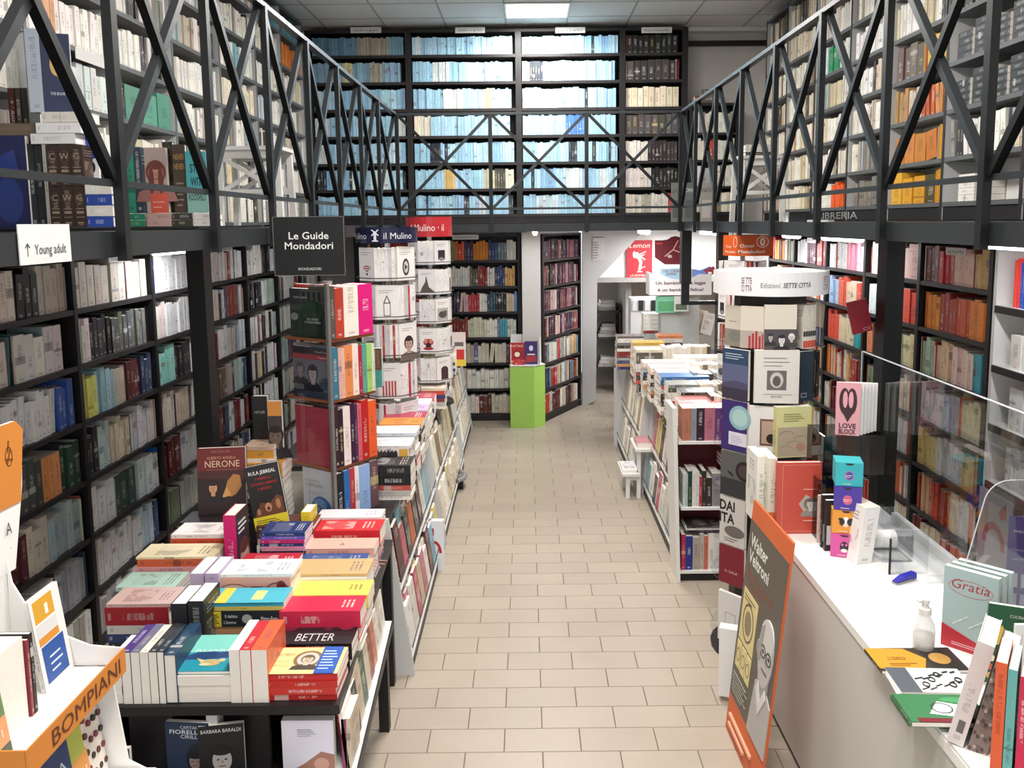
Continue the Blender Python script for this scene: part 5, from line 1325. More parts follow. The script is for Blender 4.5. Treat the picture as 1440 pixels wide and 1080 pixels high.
for px0, px1, py, Y, c, lab in ((500, 532, 640, 5.6, 'e8e0dc', 'white books lying'),):
    pass
uprow((Q(500, 560, 6.2).x, 6.2, TL), X_, Z_, Y_, .28, .2, .14, [('dcd8d0', .04), ('dcd8d0', .04), ('b8b4ac', .03), ('c83c28', .035), ('e08030', .04), ('c87030', .03)], 'row below the teal cover by the navy-header stand')
def teal(P): P.rect(0, 0, 1, .45, '4a9a90'); P.rect(0, .45, 1, 1, '6a4a3c'); [P.rect(.1 + .16 * k, .5, .2 + .16 * k, .95, '8a6450') for k in range(5)]; P.lines(.15, .7, .2, .38, 3, 'a8d0c8', .2)
face_book(513, 538, 490, 545, 5.55, '4a9a90', 'teal book with brown strip at its top, cover out before the navy-header stand', teal, .05, hard=True)
uprow((Q(515, 575, 5.56).x, 5.56, TL), X_, Z_, Y_, .18, .14, .12, [('d8d4cc', .03)] * 6, 'row supporting the teal cover')
face_book(595, 612, 468, 505, 7.6, 'c8b870', 'yellow-grey paperback propped before the red-header stand', None, .02)
face_book(637, 655, 468, 515, 8.9, 'e8d8d4', 'white and red book with yellow band standing on the last left rack', lambda P: (P.rect(.3, .2, .9, .5, 'c83030'), P.rect(.3, 0, 1, .2, 'e0c040'), P.rect(.15, .6, .85, .72, '6a6464')), .05)
# bare foot of a trolley by the racks
def cart():
    c = empty('trolley_wheel_base', (-.66, 7.85, 0), 'grey plastic trolley base with a black castor, sticking into the aisle', 'trolley')
    GP = mat('grey_plastic', '8c8a86', .45)
    pts = [(-.82, 7.72, .12), (-.68, 7.66, .12), (-.62, 7.74, .12), (-.61, 7.86, .12), (-.66, 7.96, .12), (-.84, 8.0, .12)]
    part('bumper', c, lambda b: b.tube(pts, .022, GP, 8))
    part('arm', c, lambda b: b.bar((-.82, 7.86, .11), (-.64, 7.84, .11), .05, .03, GP))
    part('castor_fork', c, lambda b: b.box(-.68, -.64, 7.78, 7.84, .06, .12, CHROME))
    part('wheel', c, lambda b: b.cyl((-.69, 7.8, .045), (-.63, 7.8, .045), .045, .045, BLK, 16))
cart()
face_book(597, 608, 690, 760, 5.9, 'e8e8ec', 'white folder with a red figure standing at the foot of the left rack', lambda P: (P.rect(.1, .7, .5, .85, 'b82834'), P.ring(.5, .35, .4, .25, .15, 'b82834', 12, 0, 180)), .05, z=.0, w_=.14)

# ---------------------------------------------------------------- right of the aisle
aframe(5.94, 7.62, 1.06, 1.17, .95, -1, 'slanted rack behind the white shelf unit, right side of the aisle', 'ledge of the nearer right rack', 'rack', 1.7)
aframe(7.75, 9.30, 1.0, 1.12, .95, -1, 'slanted rack with a pale end panel, far right side of the aisle', 'ledge of the far right rack', 'cream', 1.7)
boxpart('end_panel', bpy.data.objects['slanted_bookrack.004'], .98, 1.16, 9.3, 9.32, 0, .9, WGREY)
# white three-shelf unit facing the viewer
YU = 5.66
u0, u1 = 1.04, 1.46
un = empty('shelf_unit', (1.25, YU, 0), 'white open shelf unit facing the entrance with three levels of books', 'shelf unit')
uz = [.08, .545, 1.02]
part('side_panel', un, lambda b: b.prism([(1.045, YU - .01, 0), (1.07, YU - .01, 0), (1.03, YU - .01, 1.26), (1.00, YU - .01, 1.26)], (0, .28, 0), WHT))
boxpart('side_panel', un, 1.62, 1.645, YU - .01, YU + .26, 0, 1.1, WHT)
for z in uz: boxpart('shelf', un, 1.045 if z > .9 else 1.07, 1.62, YU, YU + .26, z - .02, z, WHT)
boxpart('back_panel', un, 1.06, 1.62, YU + .25, YU + .262, .05, 1.0, mat('maroon_back', '5a1820', .6))
boxpart('kick_board', un, 1.07, 1.62, YU + .02, YU + .03, 0, .06, BLK)
uprow((1.075, YU + .02, uz[2]), X_, Z_, Y_, .5, .235, .17, [('b07058', .06), ('8a8a90', .04), ('3a2430', .055), ('b87080', .075), ('6a4078', .04), ('7a1e2c', .08), ('a87070', .06)], 'top shelf of the white unit', hs=(.97, 1), split=True)
uprow((1.085, YU + .02, uz[1]), X_, Z_, Y_, .5, .26, .17, [('c8ccc8', .015), ('b8c0bc', .02), ('24403a', .03), ('d8d8d4', .025), ('d0ccc8', .025), ('a83a40', .02), ('2a2c34', .03), ('3a3030', .04), ('8a8a8c', .06), ('b8b0a8', .03), ('2a2226', .035), ('4a2228', .03)], 'middle shelf of the white unit', hs=(.78, 1))
uprow((1.08, YU + .02, uz[0]), X_, Z_, Y_, .5, .27, .17, [('a8304c', .03), ('2c3488', .05), ('a89c90', .05), ('b8b0a4', .03), ('c87060', .03), ('e0dcd4', .05), ('d8dcd8', .04), ('3a6a50', .025), ('a8b8ac', .05), ('d8d8d4', .04)], 'bottom shelf of the white unit', hs=(.86, 1))
for k, (c, t) in enumerate((('2a2426', .01), ('e0dcd8', .01), ('3a3638', .012))):
    one_book((1.1 + .01 * k, YU + .03, uz[0] + .275 + k * .014), Z_, X_, Y_, .012, .25, .18, c, '%s magazine lying on the bottom-shelf books of the white unit' % cname(c), name='magazine', split=False)
for k, c in enumerate(('2a2226', 'a82c34', 'b83c40')):
    one_book((1.36, YU + .03, uz[1] + .272 + k * .03), Z_, X_, Y_, .028, .12, .18, c, '%s book lying flat at the end of the middle shelf, %s up' % (cname(c), ordn(k + 1)))
# leaning frames at its side
# books piled over the island tops
RZT = .95
RP = [(955, 1015, 566, 6.0, [('e89898', 6), ('f0c0b8', 8)], 'salmon stack behind the white unit', .2), (958, 1010, 552, 6.2, [('1e1c20', 4), ('e8b8b0', 7)], 'black-topped stack', .2),
      (940, 1000, 541, 6.5, [('8a8c80', 5), ('4a4c48', 6)], 'olive grey stack', .2), (930, 998, 530, 6.75, [('3a6aa0', 6), ('2c5c94', 6)], 'steel-blue stack', .2),
      (925, 990, 524, 7.0, [('d8dce0', 4), ('4a88b0', 5)], 'pale blue stack', .2), (915, 985, 517, 7.25, [('f0e8e0', 5), ('e8c8c0', 5)], 'cream stack', .2), (905, 980, 510, 7.5, [('ece4dc', 5), ('e0b8b0', 3)], 'ivory stack', .2),
      (895, 932, 492, 8.1, [('e8e0c8', 4), ('6a6258', 16), ('e0dcd4', 6)], 'stack with a stone-relief cover', .2), (890, 935, 482, 8.5, [('c8a850', 4), ('e0dcd0', 6)], 'gold-edged stack', .2),
      (868, 905, 473, 8.9, [('6a6460', 3), ('e8e4dc', 6), ('8a8680', 4)], 'grey-white corner stack', .2), (925, 960, 472, 8.9, [('d88858', 4), ('e8e0d8', 6)], 'orange-topped stack', .2)]
for a in RP: pile(a[0], a[1], a[2], a[3], RZT, a[4], a[5] + ' on the right racks', a[6], name='rack_top_book')
def grid(px0, px1, pyt, Y, n, spec, where, hgt=.14, dep=.2):
    x0, x1 = Q(px0, pyt, Y).x, Q(px1, pyt, Y).x; zt = Q(px0, pyt, Y).z
    base = RZT; hh = zt - base
    t = (x1 - x0) / n; pal = SHAPES[spec][0].split()
    for k in range(n):
        c = random.choice(pal)
        one_book((x0 + k * t, Y, base), X_, Z_, Y_, t * .95, hh * random.uniform(.94, 1), dep, c, '%s book, %s in the %s' % (cname(c), ordn(k + 1), where), where, split=True)
grid(1000, 1034, 557, 6.05, 8, 'cream', 'upright row behind the maroon spines')
grid(985, 1040, 540, 6.45, 9, 'cream', 'second upright row of the right racks')
grid(975, 1040, 524, 6.85, 9, 'muted', 'third upright row of the right racks')
grid(968, 1030, 512, 7.3, 9, 'cream', 'fourth upright row of the right racks')
grid(932, 1000, 487, 8.15, 12, 'cream', 'pale row behind the stone-relief stack')
pile(950, 1030, 503, 7.6, RZT, [('f0ece4', 3), ('f0ece4', 3)], 'loose white sheets pile on the right racks', .2)
# more stock on the far table
T2 = empty('stock_table', (1.6, 9.9, 0), 'black table of white stacked books before the stair room', 'table')
boxpart('table_top', T2, 1.12, 2.3, 9.45, 10.2, .93, .96, BLK)
for x in (1.14, 2.24):
    for y in (9.47, 10.13): boxpart('leg', T2, x, x + .05, y, y + .05, 0, .93, BLK)
pile(905, 938, 441, 9.6, .96, [('e8e4da', 6)] * 4, 'white stack on the far table', .2)
pile(940, 972, 470, 9.5, .96, [('e0dcd0', 5)] * 2, 'low white stack on the far table', .2)
uprow((Q(903, 480, 9.5).x, 9.5, .96), X_, Z_, Y_, .3, .19, .15, [('dcd8d0', .03)] * 3, 'row before the white stack on the far table')
face_book(943, 957, 437, 470, 9.55, '1e1c1e', 'black book with white lettering standing on the far table', lambda P: (P.text('NERO', .5, .7, .03, 'e8e8e8', width=P.w * .7), P.ell(.5, .25, .2, .1, '8a8684')), .03)
for k, (a, b__) in enumerate(((962, 976), (974, 988), (984, 1000))): face_book(a, b__, 430 + 4 * k, 468, 9.5 - .05 * k, ['d8d4cc', 'c8b8a0', 'e0dcd4'][k], 'pale book leaning among three on the far table, %s from the black book' % ordn(k + 1), None, .04, tilt=-.25, lean=.1)
# tall pale cabinet with small drawers
cb = empty('cabinet', (1.4, 10.5, 0), 'pale grey cabinet with pigeonholes behind the far table', 'cabinet')
ca, cz_ = Q(887, 430, 10.6), Q(917, 419, 10.6)
boxpart('body', cb, ca.x, cz_.x + .1, 10.6, 10.85, 0, cz_.z, WGREY)
for k in range(4): boxpart('slot', cb, ca.x + .02 + k * .08, ca.x + .08 + k * .08, 10.585, 10.6, cz_.z - .16, cz_.z - .03, BLK if k % 2 else WGREY)
# box stand with children's books
YX = 9.25
bx0, bx1 = Q(916, 415, YX).x, Q(998, 415, YX).x; bz0, bz1 = Q(950, 415, YX).z, Q(950, 390, YX).z
dsp = empty('display_box', ((bx0 + bx1) / 2, YX, 0), 'white lettered display box holding picture books on a green stand', 'display')
part('box_front', dsp, lambda b: b.prism([(bx0, YX, bz0), (bx1, YX, bz0), (bx1, YX, bz1 + .03), (bx1 - .12, YX, bz1 + .03), (bx1 - .2, YX, bz1 - .01), ((bx0 + bx1) / 2, YX, bz1 - .03), (bx0 + .2, YX, bz1 - .01), (bx0 + .12, YX, bz1 + .03), (bx0, YX, bz1 + .03)], (0, .01, 0), CARD))
part('box_side', dsp, lambda b: b.box(bx0 - .02, bx0, YX, YX + .3, bz0, bz1 + .05, CARD)); part('box_side', dsp, lambda b: b.box(bx1, bx1 + .02, YX, YX + .3, bz0, bz1 + .05, CARD))
boxpart('box_floor', dsp, bx0, bx1, YX + .01, YX + .3, bz0, bz0 + .01, CARD)
P = Print((bx0, YX, bz0), X_, Z_, bx1 - bx0, bz1 - bz0, -Y_); P.text('Un bambino che legge', .5, .6, .034, '5a2c4a', width=P.w * .85, bold=.02).text('è un bambino felice!', .5, .22, .034, '5a2c4a', width=P.w * .78, bold=.02); P.done(dsp, 'lettering')
boxpart('stand_column', dsp, bx0 + .12, bx1 - .1, YX + .06, YX + .28, 0, bz0, mat('pale_grey_stand', 'b4b9b6', .6))
face_book(922, 956, 417, 440, YX + .02, '7ac0a0', 'green picture book held flat on the stand column', lambda P: P.rect(.1, .1, .9, .7, '5aa070'), .02)
face_book(948, 968, 417, 438, YX - .02, 'c8ccc4', 'grey picture book beside the green one on the stand column', lambda P: P.rect(.1, .1, .9, .5, '5a6a5a'), .02)
def cane(P): P.rect(0, 0, 1, 1, 'a8c8d8'); P.text('CHE CORSA,', .5, .84, .03, '7a2c4a', width=P.w * .8, bold=.01); P.text('ZANNA!', .5, .72, .03, '7a2c4a', width=P.w * .5, bold=.01); P.ell(.2, .35, .13, .12, '6a3a2a'); P.rect(.1, .1, .32, .25, 'b84030'); [P.ell(.5 + .13 * k, .4 - .12 * (k % 3), .06, .04, '26262c') for k in range(4)]; P.line(.45, .5, .6, .42, .01, '26262c')
face_book(928, 959, 361, 397, YX + .05, 'a8c8d8', 'pale blue picture book with dogs and a boy in the lettered box', cane, .012, z=bz0 + .012)
face_book(918, 929, 374, 396, YX + .09, '3a3430', 'thin dark book behind the dog picture book in the lettered box', None, .01, z=bz0 + .012)
face_book(968, 973, 362, 396, YX + .06, 'c8c870', 'yellow-green book edge in the lettered box beside the column', None, .01, z=bz0 + .012)
hp = Q(921, 360, YX + .14)
def redcard(b):
    pts = [Q(921, 362, YX + .16), Q(921, 338, YX + .16), Q(932, 338, YX + .16)] + [Q(950 + 17 * math.cos(math.radians(a)), 352 - 20 * math.sin(math.radians(a)), YX + .16) for a in range(130, -60, -20)] + [Q(958, 372, YX + .16), Q(935, 372, YX + .16)]
    b.prism(pts, (0, .01, 0), mat('maroon_card', '6a1c24', .6))
rc_ = part('topper_card', dsp, redcard)
P = Print(Q(921, 372, YX + .158), X_, Z_, Q(968, 372, YX).x - Q(921, 372, YX).x, .3, -Y_); P.line(.3, .3, .55, .55, .012, 'd8a8a0').line(.55, .55, .85, .4, .012, 'd8a8a0').line(.55, .55, .7, .9, .012, 'd8a8a0').ell(.45, .3, .07, .06, 'c8b0a8').ell(.8, .65, .07, .06, 'c8b0a8').rect(.04, .75, .22, .82, 'b83840'); P.done(dsp, 'card_print')
def fish(b):
    pts = [Q(973, 392, YX + .1), Q(974, 378, YX + .1), Q(985, 380, YX + .1), Q(999, 374, YX + .1), Q(1004, 382, YX + .1), Q(1000, 390, YX + .1)]
    b.prism(pts, (0, .04, 0), mat('blue_toy', '6a88c8', .6)); b.prism([Q(990, 380, YX + .09), Q(1004, 374, YX + .09), Q(1008, 384, YX + .09), Q(996, 388, YX + .09)], (0, .01, 0), mat('red_toy', 'a83c50', .6))
tf = part('cloth_toy', None, fish); tf['label'] = 'blue and red cloth toy sticking up from the lettered box'; tf['category'] = 'toy'

# white step stool beside the right racks
def stool():
    s = empty('step_stool', (.94, 7.6, 0), 'small white two-step stool beside the right racks', 'stool')
    def leg(x, y, z): boxpart('leg', s, x, x + .035, y, y + .035, 0, z, WHT)
    for y in (7.46, 7.76): leg(.90, y, .22); leg(1.0, y, .45)
    boxpart('lower_step', s, .86, 1.02, 7.42, 7.84, .22, .245, WHT)
    boxpart('upper_step', s, .98, 1.16, 7.42, 7.84, .45, .475, WHT)
    boxpart('apron', s, .90, 1.0, 7.47, 7.485, .17, .22, WHT)
stool()
for k in range(3): one_book((1.0, 7.46, .476 + k * .016), Z_, Y_, X_, .015, .26, .15, ['e0b8b8', 'e8e4e0', 'c88c90'][k], '%s booklet lying on the upper step of the stool' % cname(['e0b8b8', 'e8e4e0', 'c88c90'][k]), name='booklet', split=False)
for k in range(2): one_book((.87, 7.46, .246 + k * .012), Z_, Y_, X_, .011, .3, .14, 'e8e8e8', 'white booklet on the lower step of the stool, %s' % ('upper' if k else 'under the other'), name='booklet', split=False)

# ---------------------------------------------------------------- orange-headed stand behind the right racks
Y3 = 6.25
c3 = (Q(1052, 400, Y3).x, Y3 + .17)
tiers = [(qz(1050, 405, Y3), qz(1050, 363, Y3)), (qz(1050, 450, Y3), qz(1050, 408, Y3)), (qz(1050, 495, Y3), qz(1050, 453, Y3)), (qz(1050, 540, Y3), qz(1050, 498, Y3))]
s3 = pocket_stand('rotating book stand with orange lettered header, right side', c3[0], c3[1], .2, 8, math.pi / 8 + .2, tiers, True, 'orange-header stand', .95, arts=['picture', 'temple', 'lens'], spines=['c87858', 'e0d8d0', '8a3034', 'd8c8b8', '5a4a68', 'e8e4e0'])
OM = mat('orange_header', 'd05a22', .45)
oz0, oz1 = qz(1050, 360, Y3), qz(1050, 331, Y3)
ox0, ox1, ox2 = Q(1017, 345, Y3 + .14).x, Q(1035, 345, Y3).x, Q(1086, 345, Y3).x
part('header_box', s3, lambda b: b.prism([(ox1, Y3 - .01, oz0), (ox2, Y3 - .01, oz0), (ox2 - .03, Y3 + .32, oz0), (ox0, Y3 + .14, oz0)], (0, 0, oz1 - oz0), OM))
P = Print((ox1, Y3 - .01, oz0), X_, Z_, ox2 - ox1, oz1 - oz0, -Y_); P.text('Oscar', .3, .42, .024, 'f4e8dc', width=P.w * .42, bold=.02).text('Mondadori', .42, .14, .024, 'f4e8dc', width=P.w * .74, bold=.02).ring(.72, .68, .17, .28, .02, 'f4e8dc', 16).ell(.72, .68, .07, .2, 'f4e8dc').ell(.72, .68, .02, .12, 'd05a22'); P.done(s3, 'lettering')
dd = V((ox1 - ox0, -.15, 0)).normalized(); P = Print((ox0, Y3 + .14, oz0), dd, Z_, .2, oz1 - oz0); P.text('Oscar', .35, .4, .02, 'f4e8dc', width=.07).text('Mondadori', .45, .14, .02, 'f4e8dc', width=.12).ring(.75, .68, .12, .26, .014, 'f4e8dc', 14); P.done(s3, 'lettering')
for k in range(2): part('header_wire', s3, lambda b: b.cyl((c3[0] + (.12 if k else -.08), c3[1], oz1), (c3[0] + (.12 if k else -.08), c3[1], oz1 + .03), .003, .003, STEEL, 6))

# ---------------------------------------------------------------- round stand with the white arched header
YS = 4.46
sc = V((Q(1106, 400, YS).x, YS + .30, 0))
st = empty('book_stand', (sc.x, sc.y, 0), 'tall round book stand with a white arched header behind the counter end', 'book stand')
hz0, hz1 = Q(1106, 417, YS).z, Q(1106, 388, YS).z + .0
hz1 = hz0 + .128
h3_ = band(None, st, sc.x, sc.y, .318, hz0, hz1, -math.pi - .15, .15, mat('white_header', 'e9e8e9', .45), 28)
part('header_top', st, lambda b: b.cyl((sc.x, sc.y, hz1 - .008), (sc.x, sc.y, hz1 - .004), .312, .312, WHT, 32))
band_text(h3_, sc.x, sc.y, .319, hz0 + .048, 'Edizioni', .026, '8a8684', -math.pi / 2 - .28, .10)
band_text(h3_, sc.x, sc.y, .319, hz0 + .048, 'SETTE CITTÀ', .026, '3a3a3c', -math.pi / 2 + .18, .16, shear=.2, bold=.01)
for aa in (-math.pi / 2 - .68, -math.pi / 2 + .88):
    band_text(h3_, sc.x, sc.y, .319, hz0 + .068, 'SE TTE', .034, '6a2c34', aa, .06); band_text(h3_, sc.x, sc.y, .319, hz0 + .026, 'CI TTA', .034, '6a2c34', aa, .06)
part('core_column', st, lambda b: b.cyl((sc.x, sc.y, .02), (sc.x, sc.y, hz0 + .1), .2, .2, mat('dark_core', '2c2a2b', .5), 16))
part('foot', st, lambda b: b.cyl((sc.x, sc.y, 0), (sc.x, sc.y, .02), .3, .3, BLK, 24))
SZs = [qz(1106, 492, YS), qz(1106, 566, YS), qz(1106, 640, YS), qz(1106, 706, YS), qz(1106, 776, YS), qz(1106, 832, YS), .12]
for z in SZs: part('tray', st, lambda b: b.cyl((sc.x, sc.y, z - .012), (sc.x, sc.y, z - .004), .305, .305, CLEAR, 28))
def sfront(a_deg, z, h, w_, col, label, art, th=.02, push=.0, tilt=0, acc=None):
    """cover-out book on the stand, a_deg measured from straight at the camera, + to the right"""
    a = math.radians(-90 + a_deg); n = V((math.cos(a), math.sin(a), 0)); ex = V((-n.y, n.x, 0))
    c = sc + n * (.285 + push) + Z_ * z; up = Z_
    if tilt:
        R_ = Matrix.Rotation(tilt, 3, n); ex = R_ @ ex; up = R_ @ up
    return cover_book(c - ex * w_ / 2, ex, up, n, w_, h, th, col, label, art, acc)
hh = [(Q(1106, 424, YS).z - SZs[0])] + [SZs[k] - SZs[k + 1] for k in range(6)]
def tallpic(c1, c2):
    return lambda P: (P.rect(0, 0, 1, .42, c2), P.lines(.2, .8, .6, .7, 1, 'a8a094'), P.ell(.5, .25, .3, .15, c1))
def crowd(P): P.rect(0, 0, 1, .46, '4a4648'); P.portrait(.55, .22, .2, 'd8d4d0', '1c1a1c', '1c1a1e'); P.portrait(.2, .28, .14, 'b8b4b0', '2a282a', '2a282a'); P.portrait(.85, .28, .15, 'c8c4c0', 'e0dcd8', '3a383a')
sfront(-58, SZs[0], hh[0] * .86, .15, 'cdc4b4', 'beige paperback at the outer side, top tier of the arched stand', tallpic('7a7a70', '8a8474'), push=-.01)
sfront(-32, SZs[0], hh[0] * .88, .155, 'd4cabb', 'beige paperback with a red skyline, top tier of the arched stand', lambda P: (P.rect(0, 0, 1, .42, 'b0a298'), [P.rect(.3 + .12 * k, 0, .38 + .12 * k, .3 + .06 * (k % 3), 'a83038') for k in range(5)]), push=.0)
sfront(-5, SZs[0], hh[0] * .93, .17, 'd8cfc0', 'beige paperback with a crowd photograph, top tier of the arched stand', crowd, push=.015)
for k in range(6):
    a = math.radians(-90 + 22 + k * 3.4); n = V((math.cos(a), math.sin(a), 0)); ex = V((-n.y, n.x, 0))
    o = one_book(sc + n * .29 + Z_ * SZs[0], ex, Z_, -n, .015, hh[0] * .9, .1, 'd8d0c2', 'slim beige spine, %s of the six with red feet on the arched stand' % ordn(k + 1), 'slim spines on the arched stand')
    P = Print(sc + n * .29 + Z_ * SZs[0], ex, Z_, .015, hh[0] * .9, n); P.rect(.05, .02, .95, .18, 'c84a38').rect(.05, .28, .95, .4, '3a3a3e'); P.done(o)
sfront(52, SZs[0], hh[0] * .9, .16, 'b8ac98', 'grey-beige paperback leaning sideways, top tier of the arched stand', lambda P: (P.rect(0, 0, 1, .45, '4a5068'), P.rect(.2, .1, .5, .4, '8a8ca0')), tilt=-.18, push=-.01)
sfront(74, SZs[0], hh[0] * .88, .13, 'c8b898', 'beige paperback seen edge on at the far side of the arched stand', None, push=-.01)
def land(P): P.rect(0, 0, 1, 1, '5c6280'); P.rect(0, .7, 1, 1, '2f4660'); P.rect(0, 0, 1, .22, '3a3444'); P.poly([(0, .22), (1, .22), (1, .34), (.5, .38), (0, .3)], '4c4a64'); P.lines(.12, .9, .8, .94, 3, 'b8c4d0', .3)
sfront(-50, SZs[1], hh[1] * .97, .17, '44506c', 'dusk-blue landscape cover, second tier of the arched stand', land, push=.03)
def emblem(P): P.rect(.28, .25, .72, .62, '6a6460'); P.ell(.5, .44, .15, .15, 'c8c0b8'); P.ell(.5, .42, .09, .1, '5a5450'); P.lines(.2, .85, .7, .92, 3, '8a8480', .2); P.text('SETTE CITTÀ', .5, .1, .012, '3a3634', width=P.w * .25); P.line(.2, .17, .85, .17, .001, '6a6460')
sfront(-8, SZs[1], hh[1] * 1.0, .235, 'dcd5ce', 'large white book with an engraved emblem, second tier of the arched stand', emblem, .03, push=.035)
sfront(24, SZs[1], hh[1] * .95, .13, '24323e', 'dark slate book turned sideways, second tier of the arched stand', lambda P: P.ring(.5, .12, .2, .06, .03, 'b8bcc0', 4, 45, 405), .02, push=.01)
for k in range(5):
    a = math.radians(-90 + 38 + k * 7); n = V((math.cos(a), math.sin(a), 0)); ex = V((-n.y, n.x, 0))
    one_book(sc + n * .28 + Z_ * SZs[1], ex, Z_, -n, .022, hh[1] * .88, .09, ['1c1c20', '26221e', '1e1a1c', '2a221e', '1c1c1e'][k], 'black spine, %s of five on the second tier of the arched stand' % ordn(k + 1), 'black spines on the arched stand')
def purp(P): P.rect(0, 0, 1, 1, '3a2c6a'); P.ell(.72, .68, .42, .24, '8ab0b8'); P.ell(.72, .68, .3, .17, 'a8c8c4'); P.rect(.3, .12, 1, .38, 'd8d4e0'); P.lines(.38, .9, .16, .34, 4, '8a80a8', .15)
sfront(-50, SZs[2], hh[2] * .97, .17, '3a2c6a', 'purple book with a pale globe, third tier of the arched stand', purp, push=.03)
sfront(-18, SZs[2], hh[2] * .92, .17, 'dedad4', 'white book with a brown framed picture, third tier of the arched stand', lambda P: (P.rect(.35, .2, .95, .75, '6a4438'), P.rect(.4, .24, .9, .71, 'b09884'), P.ell(.7, .35, .15, .1, '1c1816')), .03, push=.03)
def map_(P): P.rect(0, 0, 1, 1, 'd8d498'); P.rect(.04, .02, .92, .6, 'b8a890'); [P.ring(.3 + .2 * (k % 3), .15 + .1 * k, .2, .08, .01, '8a7864', 10, 0, 180) for k in range(4)]; P.ell(.7, .2, .12, .08, 'b88c78'); P.lines(.2, .85, .72, .9, 4, '8a8658', .2)
sfront(8, SZs[2] + .0, hh[2] * .95, .20, 'd8d498', 'yellow-green book with an old map, third tier of the arched stand', map_, .045, push=.06)
def eye(P): P.rect(0, 0, 1, 1, '5a5a58'); P.rect(0, 0, 1, .4, '343436'); P.ell(.95, .62, .35, .22, '2a2024'); P.ell(.95, .62, .25, .15, '4a3c40'); P.line(.3, .55, .5, .48, .01, '1c1c1c')
sfront(-50, SZs[3], hh[3] * .97, .17, '4c4c4a', 'smoky grey book with a large dark eye, fourth tier of the arched stand', eye, push=.03)
def dai(P): P.rect(0, 0, 1, 1, 'c8c2bc'); P.text('DAI', .3, .72, P.h * .2, '1c1a1a', width=P.w * .6, bold=.03); P.text('ITA', .3, .46, P.h * .2, '1c1a1a', width=P.w * .6, bold=.03); P.ell(.6, .3, .4, .12, '6a6460'); P.lines(.2, .8, .08, .18, 2, '6a6460')
sfront(-50, SZs[4], hh[4] * .97, .17, 'c8c2bc', 'pale book with heavy black capitals, fifth tier of the arched stand', dai, push=.03)
sfront(-50, SZs[5], hh[5] * .97, .17, '7a1c2c', 'dark red book, sixth tier of the arched stand', lambda P: P.text('IL SALE', .5, .3, .014, 'd8b8b8', width=P.w * .5), push=.03)
sfront(-50, SZs[6], .3, .17, 'd8d4d0', 'white book at the foot of the arched stand', lambda P: P.ring(.5, .4, .3, .3, .04, 'a8a4a0', 4, 45, 405), push=.03)
part('low_bin', st, lambda b: (b.obox((1.0, 4.18, .03), (.14, -.05, 0), (.02, .06, 0), (0, 0, .38), WHT)))
# red notebook clipped out at the side
def rednote(P): P.rect(.55, .06, .88, .14, 'd8b8b8'); P.rect(.58, .075, .85, .125, 'a02430')
lo = Q(1200, 471, 4.75)
rn = cover_book(lo, V((.97, 0, .24)).normalized(), V((-.24, 0, .97)).normalized(), -Y_, .115, .19, .015, 'a02430', 'dark red notebook hanging tilted beside the arched header', rednote, name='notebook')
part('clip_arm', st, lambda b: b.bar((sc.x + .2, 4.77, lo.z + .1), (lo.x + .05, 4.77, lo.z + .1), .01, .01, CLEAR))

# ---------------------------------------------------------------- counter
CX0, CX1, CY0, CY1 = 1.235, 1.90, 1.3, 4.36
ct = empty('service_counter', (1.5, 2.8, 0), 'long white service counter with smooth pale side, right of the aisle', 'counter')
CTM = mat('counter_top', 'efeeea', .3, 0, .02, 3, .5); CSM = mat('counter_side', 'c9c6c0', .45, 0, .03, 2)
boxpart('counter_top', ct, CX0, CX1, CY0, CY1, .965, 1.0, CTM)
boxpart('front_panel', ct, CX0 + .004, CX0 + .022, CY0 + .01, CY1 - .01, .04, .965, CSM)
boxpart('end_panel', ct, CX0 + .022, CX1 - .01, CY1 - .03, CY1 - .01, .04, .965, CSM)
boxpart('end_panel', ct, CX0 + .022, CX1 - .01, CY0 + .01, CY0 + .03, .04, .965, CSM)
boxpart('kick_board', ct, CX0 + .03, CX0 + .045, CY0 + .05, CY1 - .05, 0, .04, BLK)
boxpart('back_rim', ct, CX1 - .03, CX1, CY0, 4.15, 1.0, 1.045, WHT)
# plexiglass guards
pg = empty('counter_screen', (1.75, 3.6, 1.0), 'clear plexiglass guard standing along the back of the counter', 'screen')
part('sheet', pg, lambda b: b.box(1.748, 1.752, 2.3, 4.3, 1.03, 1.86, PLEXI))
part('sheet', pg, lambda b: b.box(1.748, 1.752, 1.5, 2.28, 1.03, 1.86, PLEXI))
for y in (2.5, 3.4, 4.2): boxpart('foot', pg, 1.70, 1.80, y, y + .02, 1.0, 1.03, CLEAR)
part('polished_edge', pg, lambda b: b.box(1.746, 1.754, 1.5, 4.3, 1.86, 1.864, mat('acrylic_edge', 'c8ccd0', .2)))
part('polished_edge', pg, lambda b: b.box(1.746, 1.754, 4.3, 4.304, 1.03, 1.86, mat('acrylic_edge', 'c8ccd0', .2)))
ps = empty('counter_screen', (1.6, 2.9, 1.0), 'small arched plexiglass shield standing across the near half of the counter', 'screen')
def arch(y, t=.004):
    bl, br, tl, tr = Q(1325, 905, y), Q(1440, 905, y), Q(1386, 676, y), Q(1450, 676, y)
    pts = [V((bl.x, y, 1.0)), V((br.x + .1, y, 1.0)), V((br.x + .1, y, tl.z))]
    for k in range(7):
        a = math.radians(90 + 75 * k / 6); pts.append(V((tl.x + .09 + .09 * math.cos(a), y, tl.z - .09 + .09 * math.sin(a))))
    return pts, t
pts, t = arch(2.9)
part('shield', ps, lambda b: b.prism(pts, (0, t, 0), PLEXI))
part('shield_edge', ps, lambda b: b.tube([p + Y_ * .002 for p in pts[2:]] + [pts[0]], .0022, mat('acrylic_edge', 'c8ccd0', .2), 5))
